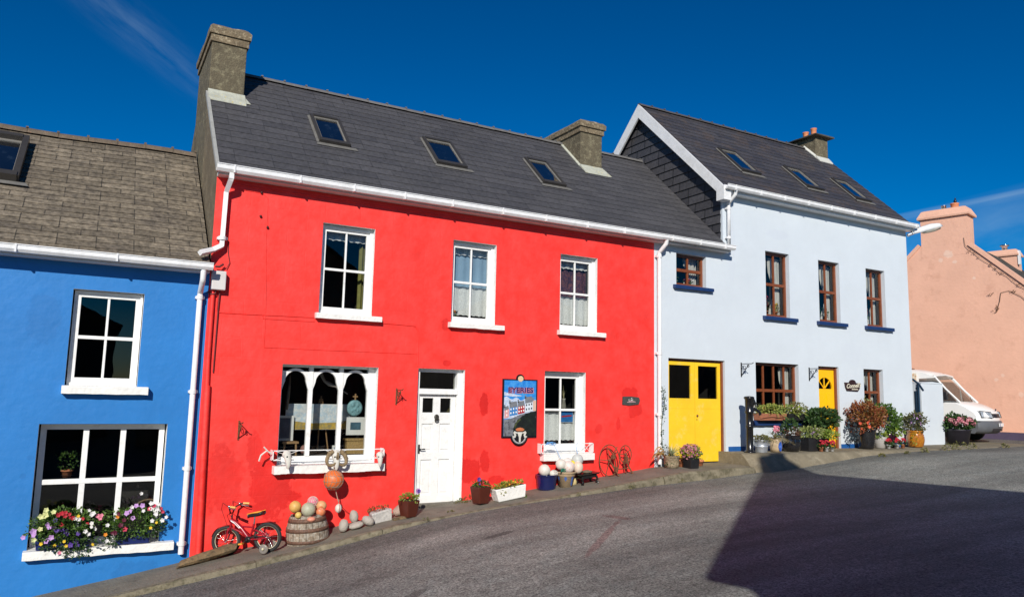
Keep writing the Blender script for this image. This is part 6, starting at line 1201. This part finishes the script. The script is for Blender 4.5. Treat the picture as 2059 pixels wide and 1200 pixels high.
def skull(label, c, s, horns=False, rz=0):
    o = empty('animal_skull', c, rz, label, 'skull'); b = MB(); b.ball((0, 0, .02*s), .07*s, 14, sx=1.0, sy=.85, sz=.9, wob=.08); b.tube([(0, -.02*s, .0), (0, -.05*s, -.07*s), (0, -.06*s, -.15*s), (0, -.05*s, -.19*s)], [.06*s, .048*s, .032*s, .016*s], 10); b.build('cranium', BONE, o); b = MB()
    for k in (-1, 1): b.ball((k*.032*s, -.065*s, -.01*s), .015*s, 8)
    b.build('eye_sockets', BLACKP, o)
    if horns:
        for k in (-1, 1): b = MB(); b.tube([(k*(.05+.085*math.sin(t*.42)+.02*t*.1)*s, -.02*s-.006*t*s, (.05+.10*math.cos(t*.42+.3)-.10+.0*t)*s+.02*s) for t in range(14)], [.034*s*(1-.06*t) for t in range(14)], 8); b.build('horn', HORN, o)
    return o
skull('ram skull with curled brown horns hung mid window sill', (3.70, -.25, .90), 1.15, True); skull('white bleached skull hung at the left end of the shop sill', (2.90, -.26, .92), 1.05, rz=R(20)); skull('grey skull bundle at the right end of the shop sill', (4.46, -.24, .88), .9, rz=R(-10))
b = MB(); b.tube([(2.68, -.17, .95), (2.6, -.2, 1.0), (2.52, -.18, .93), (2.50, -.16, .84)], .014, 6); b.tube([(2.62, -.2, .99), (2.55, -.2, 1.06)], .012, 5); tag(b.build('antler_branch', BONE), 'pale twisted branch poking from the left of the shop railing', 'branch')
o = floatball('orange_net_float', 'big orange float in a net hanging under the shop window', (3.68, -.25, .515), .162, mat('orange_float_shell', (.72, .145, .025), .45, .15, 7, c2=(.55, .42, .32), f2=.66), None, n=26, net=mat('grey_net_cord', (.26, .24, .19), .9, .2, 20), cat='float')
b = MB(); b.tube([(0, 0, .16), (.01, .04, .25), (0, .06, .35)], .010, 5); b.tube([(.04, .0, -.15), (.07, .01, -.25), (.11, .03, -.36)], .008, 5); b.build('rope', mat('pink_rope', (.50, .32, .24), .9, .2, 20), o)
o = empty('oval_white_float', (3.80, -.20, .05), 0, 'small oval white float dangling below the orange one', 'float'); b = MB(); b.ball((0, 0, 0), .072, 16, sx=.78, sy=.78, wob=.05); b.build('shell', FW, o); b = MB(); b.tube([(0, 0, .07), (0, 0, .14)], .008, 5); b.tube([(-.01, -.057, -.04), (0, -.062, .02), (0, -.04, .06)], .006, 4); b.build('cord', mat('pink_rope', (.50, .32, .24)), o)
b = MB(); b.tube([(3.83, -.17, .1), (3.95, -.08, 0), (4.08, -.03, -.10), (4.15, -.04, -.16)], .005, 4); tag(b.build('thin_rope', mat('dark_red_cable', (.12, .02, .02))), 'thin dark cord running down the wall to the stones', 'cord')
# ---- flower boxes on the blue house sill
def sill_box(label, x0, x1, z0, cols__, spill=0):
    o = empty('flower_box', (0, 0, 0), 0, label, 'flower box', 'flower boxes on the blue house sill'); b = MB(); b.hexa([(x0, -.10, z0), (x1, -.10, z0), (x1, .10, z0), (x0, .10, z0), (x0-.02, -.12, z0+.17), (x1+.02, -.12, z0+.17), (x1+.02, .12, z0+.17), (x0-.02, .12, z0+.17)]); b.build('trough', mat('dark_blue_plastic', (.01, .02, .11), .4, .1, 8), o, bevel=.006)
    return o
def cloud(o, c, rad, n, m, s=.045): b = MB(); blob(b, c, rad, n, s, .5); return b.build('foliage', m, o)
o = sill_box('left flower box overflowing with purple, lilac and red petunias', -.38, .26, -.30, 0)
cloud(o, (-.04, -.10, .02), (.38, .17, .24), 1700, GREEN); b = MB(); blob(b, (-.02, -.16, -.18), (.33, .1, .14), 420, .045); blob(b, (.12, -.17, -.36), (.16, .04, .06), 90, .04); b.build('trailing_foliage', DGREEN, o)
def fl(o, m, pts, r=.034):
    for (x, z) in pts:
        b = MB(); b_y = -.22-random.uniform(0, .05); bloom(b, (x, b_y, z), r*random.uniform(.8, 1.15), (random.gauss(-.25, .3), -1, random.gauss(.15, .25))); b.build('flower', m, o)
S1 = lambda pts: [(-.60+ (x)*.000915*1.10, .505-(y)*.00098) for x, y in pts]
# positions read off the planting: clusters of each colour
fl(o, F_CREAM, S1([(300, 250), (250, 335), (300, 320), (390, 285), (250, 510), (190, 640)]), .045); fl(o, F_RED, S1([(430, 310), (450, 330), (490, 310), (530, 300), (530, 340), (580, 320), (590, 360), (620, 380), (500, 460), (750, 395), (810, 470)]), .032)
fl(o, F_LILAC, S1([(360, 480), (410, 500), (170, 540), (190, 580), (390, 625), (70, 605), (340, 680), (330, 450)]), .045); fl(o, F_PURP, S1([(450, 540), (505, 530), (550, 560), (575, 600), (710, 600), (690, 700), (710, 750), (630, 745), (420, 400)]), .036)
fl(o, F_YEL, S1([(690, 355), (550, 690), (440, 740), (575, 755), (900, 760), (280, 710)]), .026); fl(o, F_WHITE, S1([(820, 280), (870, 330), (850, 340), (790, 570), (830, 610), (865, 510), (860, 470), (915, 540), (655, 390), (700, 400)]), .036); fl(o, F_PINK, S1([(925, 370), (960, 400), (970, 365), (500, 840)]), .036)
o = sill_box('right flower box with white, pink and maroon petunias and a stick', .60, 1.02, -.30, 0)
cloud(o, (.80, -.08, .0), (.37, .15, .20), 1300, GREEN); b = MB(); blob(b, (.55, -.15, -.18), (.14, .09, .12), 200, .04); blob(b, (1.0, -.13, -.10), (.12, .08, .12), 120, .045); b.build('trailing_foliage', DGREEN, o)
S2 = S1
fl(o, F_WHITE, S2([(1055, 510), (1450, 80), (1600, 310), (1680, 310), (1665, 380), (1625, 475), (1760, 480), (1595, 225), (1700, 240), (1345, 270), (1060, 720), (1810, 440), (1500, 330)]), .034); fl(o, F_LILAC, S2([(1400, 255), (1480, 250), (1290, 350), (1370, 430), (1330, 330)]), .042); fl(o, F_ROSE, S2([(1640, 270), (1720, 310), (1755, 355), (1280, 580), (1580, 310)]), .034); fl(o, fmat('maroon', (.10, .008, .03)), S2([(1260, 450), (1220, 520), (1160, 620), (1190, 350), (1130, 620)]), .036); fl(o, F_ORANGE, S2([(1040, 635), (1170, 400)]), .036); fl(o, F_YEL, S2([(1610, 580), (1680, 510)]), .024)
o = empty('wicker_basket', (1.02, .42, .0), 0, 'arched wicker basket behind the right hand flower box', 'basket'); b = MB()
for k in range(5): b.tube([(.26*math.cos(t)*(1+.03*k), .02*k, .30*math.sin(t)*(1-.05*k)-.05) for t in [math.pi*j/12 for j in range(13)]], .014, 5)
b.build('wicker', mat('wicker', (.22, .15, .08), .9, .3, 20, bump=.5), o)
# ---- things inside the windows
def panel(name, label, cat, x0, x1, z0, z1, y, polys, frame=None, th_k=.02, group=None):
    o = empty(name, (0, 0, 0), 0, label, cat, group); b = MB(); b.box(x0, x1, y, y+th_k, z0, z1); b.build('board', frame or WHITE, o)
    for i, (nm, pl, m) in enumerate(polys): q = MB(); q.face([(x, y-.002-.002*i, z) for x, z in pl]); q.build(nm, m, o)
    return o
y = .55
panel('landscape_painting', 'wide landscape painting of sky and golden fields in the shop window', 'painting', 3.05, 4.30, 1.28, 1.72, .62, [('painted_sky', [(3.06, 1.38), (4.29, 1.38), (4.29, 1.715), (3.06, 1.715)], mat('paint_sky', (.55, .68, .78), .6, .2, 5, c2=(.80, .82, .82), f2=.5)), ('painted_fields', [(3.06, 1.285), (4.29, 1.285), (4.29, 1.46), (3.9, 1.40), (3.5, 1.39), (3.06, 1.44)], mat('paint_fields', (.58, .38, .06), .6, .3, 9, c2=(.38, .30, .12), f2=.5))])
o = empty('easel', (3.66, .75, .86), 0, 'wooden easel standing behind the landscape painting', 'easel')
for (a, bb) in (((-.22, 0), (-.02, .95)), ((.20, 0), (.02, .95)), ((0, 0), (0, 1.0))): b = MB(); b.tube([(a[0], 0, a[1]), (bb[0], -.08, bb[1])], .014, 5); b.build('leg', mat('pale_wood', (.34, .2, .09), .6, .2, 12), o)
o = empty('round_plaque', (4.22, .50, 1.66), 0, 'round verdigris relief plaque with a small cross in the shop window', 'plaque'); b = MB(); b.lathe([(.001, .03), (.10, .026), (.135, .02), (.145, .0), (.001, 0)], n=28, T=Matrix.Rotation(R(90), 4, 'X')); 
for (dx, dz, r) in ((-.04, .05, .035), (.04, .05, .04), (0, -.02, .03), (.05, -.05, .03), (-.05, -.05, .03)): b.ball((dx, -.028, dz), r, 8, sy=.4)
b.build('disc', mat('verdigris', (.22, .42, .46), .6, .3, 14, bump=.6), o); b = MB(); b.box(-.012, .012, -.02, 0, .14, .25); b.box(-.045, .045, -.018, -.002, .19, .212); b.build('cross', mat('pale_wood', (.34, .2, .09)), o)
panel('framed_picture', 'small dark seascape in a white mount below the round plaque', 'picture', 4.08, 4.42, 1.19, 1.50, .48, [('painted_image', [(4.15, 1.28), (4.34, 1.28), (4.34, 1.41), (4.15, 1.41)], mat('paint_sea', (.06, .13, .18), .5, .4, 14))])
b = MB(); b.box(4.08, 4.42, .40, .58, .87, 1.10); b.box(4.06, 4.44, .38, .60, 1.10, 1.13); tag(b.build('wicker_hamper', mat('hamper_wicker', (.40, .26, .10), .8, .3, 40, bump=.6)), 'wicker hamper at the bottom right of the shop window', 'basket')
panel('leaning_canvas', 'white edged canvas leaning at the left of the shop window', 'picture', 2.92, 3.18, 1.10, 1.52, .55, [('painted_image', [(2.94, 1.14), (3.12, 1.14), (3.12, 1.48), (2.94, 1.48)], mat('paint_dusk', (.10, .11, .16), .5, .4, 6))])
panel('photo_card', 'small blue photo card propped in the middle of the shop window', 'picture', 3.83, 3.98, .87, 1.02, .42, [('printed_image', [(3.86, .91), (3.95, .91), (3.95, .985), (3.86, .985)], mat('paint_photo', (.10, .2, .42), .5, .4, 20))])
o = empty('display_crate', (3.12, .48, .86), 0, 'small pine stool at the left of the shop window', 'stool'); b = MB(); b.box(-.15, .12, -.1, .1, .20, .235); b.build('seat', mat('pale_wood', (.34, .2, .09)), o)
for sx_ in (-.12, .09): b = MB(); b.tube([(sx_, -.07, 0), (sx_*.9, -.07, .2)], .018, 6); b.build('leg', mat('pale_wood', (.34, .2, .09)), o)
b = MB(); b.ball((0, 0, 0), .07, 14, sx=.85, sz=1.1, wob=.08); tag(b.build('clay_head', mat('clay_pink', (.36, .18, .15), .8, .1, 10), None, loc=(3.34, .42, .96)), 'small pinkish clay head on the shop window shelf', 'ornament')
b = MB(); b.tube([(3.60, .6, 2.27), (3.68, .58, 2.12), (3.76, .57, 2.07), (3.9, .56, 2.02), (4.1, .56, 1.9)], [.03, .025, .04, .014, .01], 8); tag(b.build('hanging_curved_ornament', mat('pewter', (.40, .36, .32), .4, .2, 8)), 'curved silvery ornament hanging in the middle arch', 'ornament')
b = MB(); b.tube([(3.08, .55, 2.3), (3.07, .55, 2.05), (3.06, .55, 1.85), (3.04, .55, 1.62)], [.004, .018, .03, .025], 8); tag(b.build('hanging_wooden_ornament', mat('pewter_dark', (.22, .17, .13), .6, .4, 20)), 'long beaded ornament hanging in the left arch', 'ornament')
b = MB(); blades(b, (3.95, .5, 1.1), 10, .25, .6, .008, .5); b.tube([(3.95, .5, .87), (3.97, .5, 1.2), (3.94, .48, 1.35), (4.02, .48, 1.42)], .012, 5); tag(b.build('white_flower_stem', F_WHITE), 'white curled flower stem before the landscape painting', 'ornament')
LACE = mat('lace_curtain', (.74, .74, .72), .9, .2, 40, c2=(.46, .48, .50), f2=.58); BLN = mat('pale_blue_blind', (.28, .42, .56), .8, .08, 2)
def curtain(label, x0, x1, z0, z1, y, m, amp=.02, n=26, group='net curtains in the windows', frill=.02, freq=1.0):
    b = MB(); vs = []
    for i in range(n+1):
        x = x0+(x1-x0)*i/n; yy = y+amp*math.sin(i*1.1*freq)+amp*.5*math.sin(i*2.7); vs += [(x, yy, z0+frill*abs(math.sin(i*.9))), (x, yy, (z0+z1)/2), (x, yy*1.0, z1)]
    b.mesh(vs, [(3*i+k, 3*i+3+k, 3*i+4+k, 3*i+1+k) for i in range(n) for k in range(2)], True); return tag(b.build('net_curtain', m), label, 'curtain', group)
curtain('lace pelmet across the top of the upper left red house window', 3.40, 4.22, 4.57, 4.74, .30, LACE, .012)
curtain('lace pelmet above the blue blind of the middle upper window', 5.86, 6.68, 4.58, 4.74, .29, LACE, .012); curtain('lace half curtain in the lower sash of the middle upper window', 5.86, 6.68, 3.42, 3.98, .27, LACE, .012)
curtain('lace pelmet at the top of the right upper red house window', 8.26, 9.08, 4.56, 4.74, .29, LACE, .012); curtain('lace half curtain in the right upper red house window', 8.26, 9.08, 3.40, 3.98, .27, LACE, .012); curtain('lace half curtain in the small ground floor window', 7.96, 8.80, 1.05, 1.62, .28, LACE, .012)
tag(curtain('pale blue blind behind the middle upper red house window', 5.84, 6.70, 3.95, 4.72, .33, BLN, .01, frill=0), group='coloured window blinds'); tag(curtain('dusky pink curtain behind the right upper red house window', 8.26, 9.10, 3.95, 4.72, .35, mat('dusky_curtain', (.16, .06, .06), .9, .3, 9, c2=(.05, .02, .05)), .02, frill=0), group='coloured window blinds')
tag(curtain('yellow curtain at the right of the upper left red house window', 4.13, 4.24, 3.35, 4.6, .40, mat('yellow_curtain', (.22, .21, .06), .9, .2, 9), .02, 8, frill=0), group='coloured window blinds')
WC = mat('white_curtain', (.60, .58, .54), .9, .1, 9)
def tied(label, x0, x1, z0, z1, y, side):
    b = MB(); vs = []; n = 14
    for i in range(n+1):
        u = i/n
        for k in range(9):
            v = k/8; pinch = 1-.55*math.exp(-((v-.42)/.22)**2); xx = (x0+(x1-x0)*u*pinch) if side < 0 else (x1-(x1-x0)*u*pinch); vs.append((xx, y+.015*math.sin(u*20), z0+(z1-z0)*v))
    b.mesh(vs, [(i*9+k, i*9+9+k, i*9+10+k, i*9+1+k) for i in range(n) for k in range(8)], True); return tag(b.build('tied_curtain', WC), label, 'curtain', 'tied back white curtains of the pale blue house')
for (a, b_, nm) in ((14.20, 14.94, 'leftmost tall upper window'), (16.13, 16.85, 'middle tall upper window'), (18.04, 18.75, 'rightmost tall upper window')):
    tied('white curtain tied back at the right of the '+nm, a+.34, b_, 4.0, 5.45, .28, 1); tied('white curtain tied back at the left of the '+nm, a, a+.30, 4.0, 5.45, .28, -1)
tied('white curtain gathered in the small window over the garage', 11.75, 12.15, 4.5, 5.15, .28, 1); tied('cream curtain hanging at the right of the brown bay window', 14.85, 15.19, 1.5, 2.75, .28, 1); tied('pale curtain in the narrow window right of the sign', 18.15, 18.5, 1.65, 2.75, .28, 1)
def sillplant(label, x, z, fm, r=.1, h=.2, pm=None, lm=GREEN, y=.30):
    o = empty('windowsill_plant', (x, y, z), 0, label, 'potted plant', 'potted plants on the inner windowsills'); pot(o, open_prof(r*.45, r*.6, .1), pm or TERRA); b = MB(); blob(b, (0, 0, h*.8), (r, r*.7, h*.5), 110, .05); b.build('foliage', lm, o)
    if fm: blooms((0, 0, h), (r*.9, r*.6, h*.5), 26, .026, fm, o)
Y2 = .24
sillplant('red geranium behind the leftmost tall upper window', 14.42, 4.02, F_RED, .14, .34, lm=OLIVE); sillplant('yellow green plant behind the leftmost tall upper window', 14.78, 4.02, F_YEL, .11, .22)
sillplant('pink flowers behind the middle tall upper window', 16.3, 4.02, F_PINK, .10, .28); sillplant('green plant behind the middle tall upper window', 16.62, 4.02, None, .12, .25)
sillplant('pink orchid behind the rightmost tall upper window', 18.3, 4.02, F_PINK, .12, .36); sillplant('blue green plant in the small window over the garage', 11.48, 4.50, fmat('teal', (.05, .3, .3)), .11, .22); sillplant('red cactus bowl in the small window over the garage', 11.9, 4.50, F_ROSE, .10, .12)
sillplant('orange potted plant in the middle upper red house window', 5.98, 3.38, F_ORANGE, .07, .10); sillplant('trailing plant inside the big blue house window', -.1, .62, None, .12, .3, y=.5)
panel('blue_flyer', 'blue and red flyer stuck in the small ground floor window', 'poster', 8.42, 8.72, 1.42, 1.66, .232, [('printed_blue', [(8.425, 1.425), (8.715, 1.425), (8.715, 1.655), (8.425, 1.655)], mat('flyer_blue', (.02, .16, .42), .5, .3, 12)), ('printed_red', [(8.44, 1.52), (8.68, 1.54), (8.68, 1.57), (8.44, 1.55)], mat('flyer_red', (.5, .03, .03), .5, .1, 12))], th_k=.004)
o = empty('glass_vase', (8.56, .34, 1.66), 0, 'slim vase with dried stems in the small ground floor window', 'vase'); b = MB(); b.lathe([(.001, 0), (.04, 0), (.05, .08), (.03, .2), (.045, .24), (.03, .24)], n=14); b.build('body', mat('vase_glass', (.30, .28, .24), .2, .3, 9), o); b = MB(); blades(b, (0, 0, .2), 10, .3, .4, .005, .3); b.build('stems', STRAW, o)
# ---- window boxes of the bay window
def wbox(label, x0, x1, m, fm, nb, n):
    o = empty('window_box', (0, 0, 0), 0, label, 'window box', 'window boxes on the bay window sill'); b = MB(); b.hexa([(x0+.02, -.22, 1.48), (x1-.02, -.22, 1.48), (x1-.02, -.03, 1.48), (x0+.02, -.03, 1.48), (x0, -.25, 1.64), (x1, -.25, 1.64), (x1, -.02, 1.64), (x0, -.02, 1.64)]); b.build('trough', m, o, bevel=.008); b = MB(); blob(b, ((x0+x1)/2, -.14, 1.72), ((x1-x0)*.55, .14, .11), n, .055); blades(b, ((x0+x1)/2+.15, -.16, 1.66), 60, .22, 1.4, .006, 1.2); b.build('foliage', leaf_mat('yellow_green_fern', (.12, .20, .03), (.42, .44, .10)), o)
    return o
TB = mat('terracotta_trough', (.34, .13, .07), .7, .15, 10); o = wbox('terracotta window box with fern under the brown bay window', 13.62, 14.50, TB, None, 0, 520)
b = MB(); b.tube([(13.62, -.245, 1.53), (13.8, -.262, 1.56), (14.0, -.258, 1.57), (14.2, -.262, 1.555), (14.48, -.25, 1.57)], .008, 5); b.build('moulded_swag', TB, o)
o = wbox('dark window box with wispy daisies at the right of the bay', 14.56, 15.16, BLACKP, None, 0, 300); b = MB(); blob(b, (15.0, -.14, 1.76), (.28, .13, .15), 380, .045); b.build('dark_foliage', OLIVE, o); blooms((14.95, -.16, 1.74), (.26, .10, .10), 26, .018, F_WHITE, o); b = MB(); blades(b, (14.75, -.2, 1.6), 16, .3, .8, .008, 1.6); b.build('trailing_foliage', LIME, o)
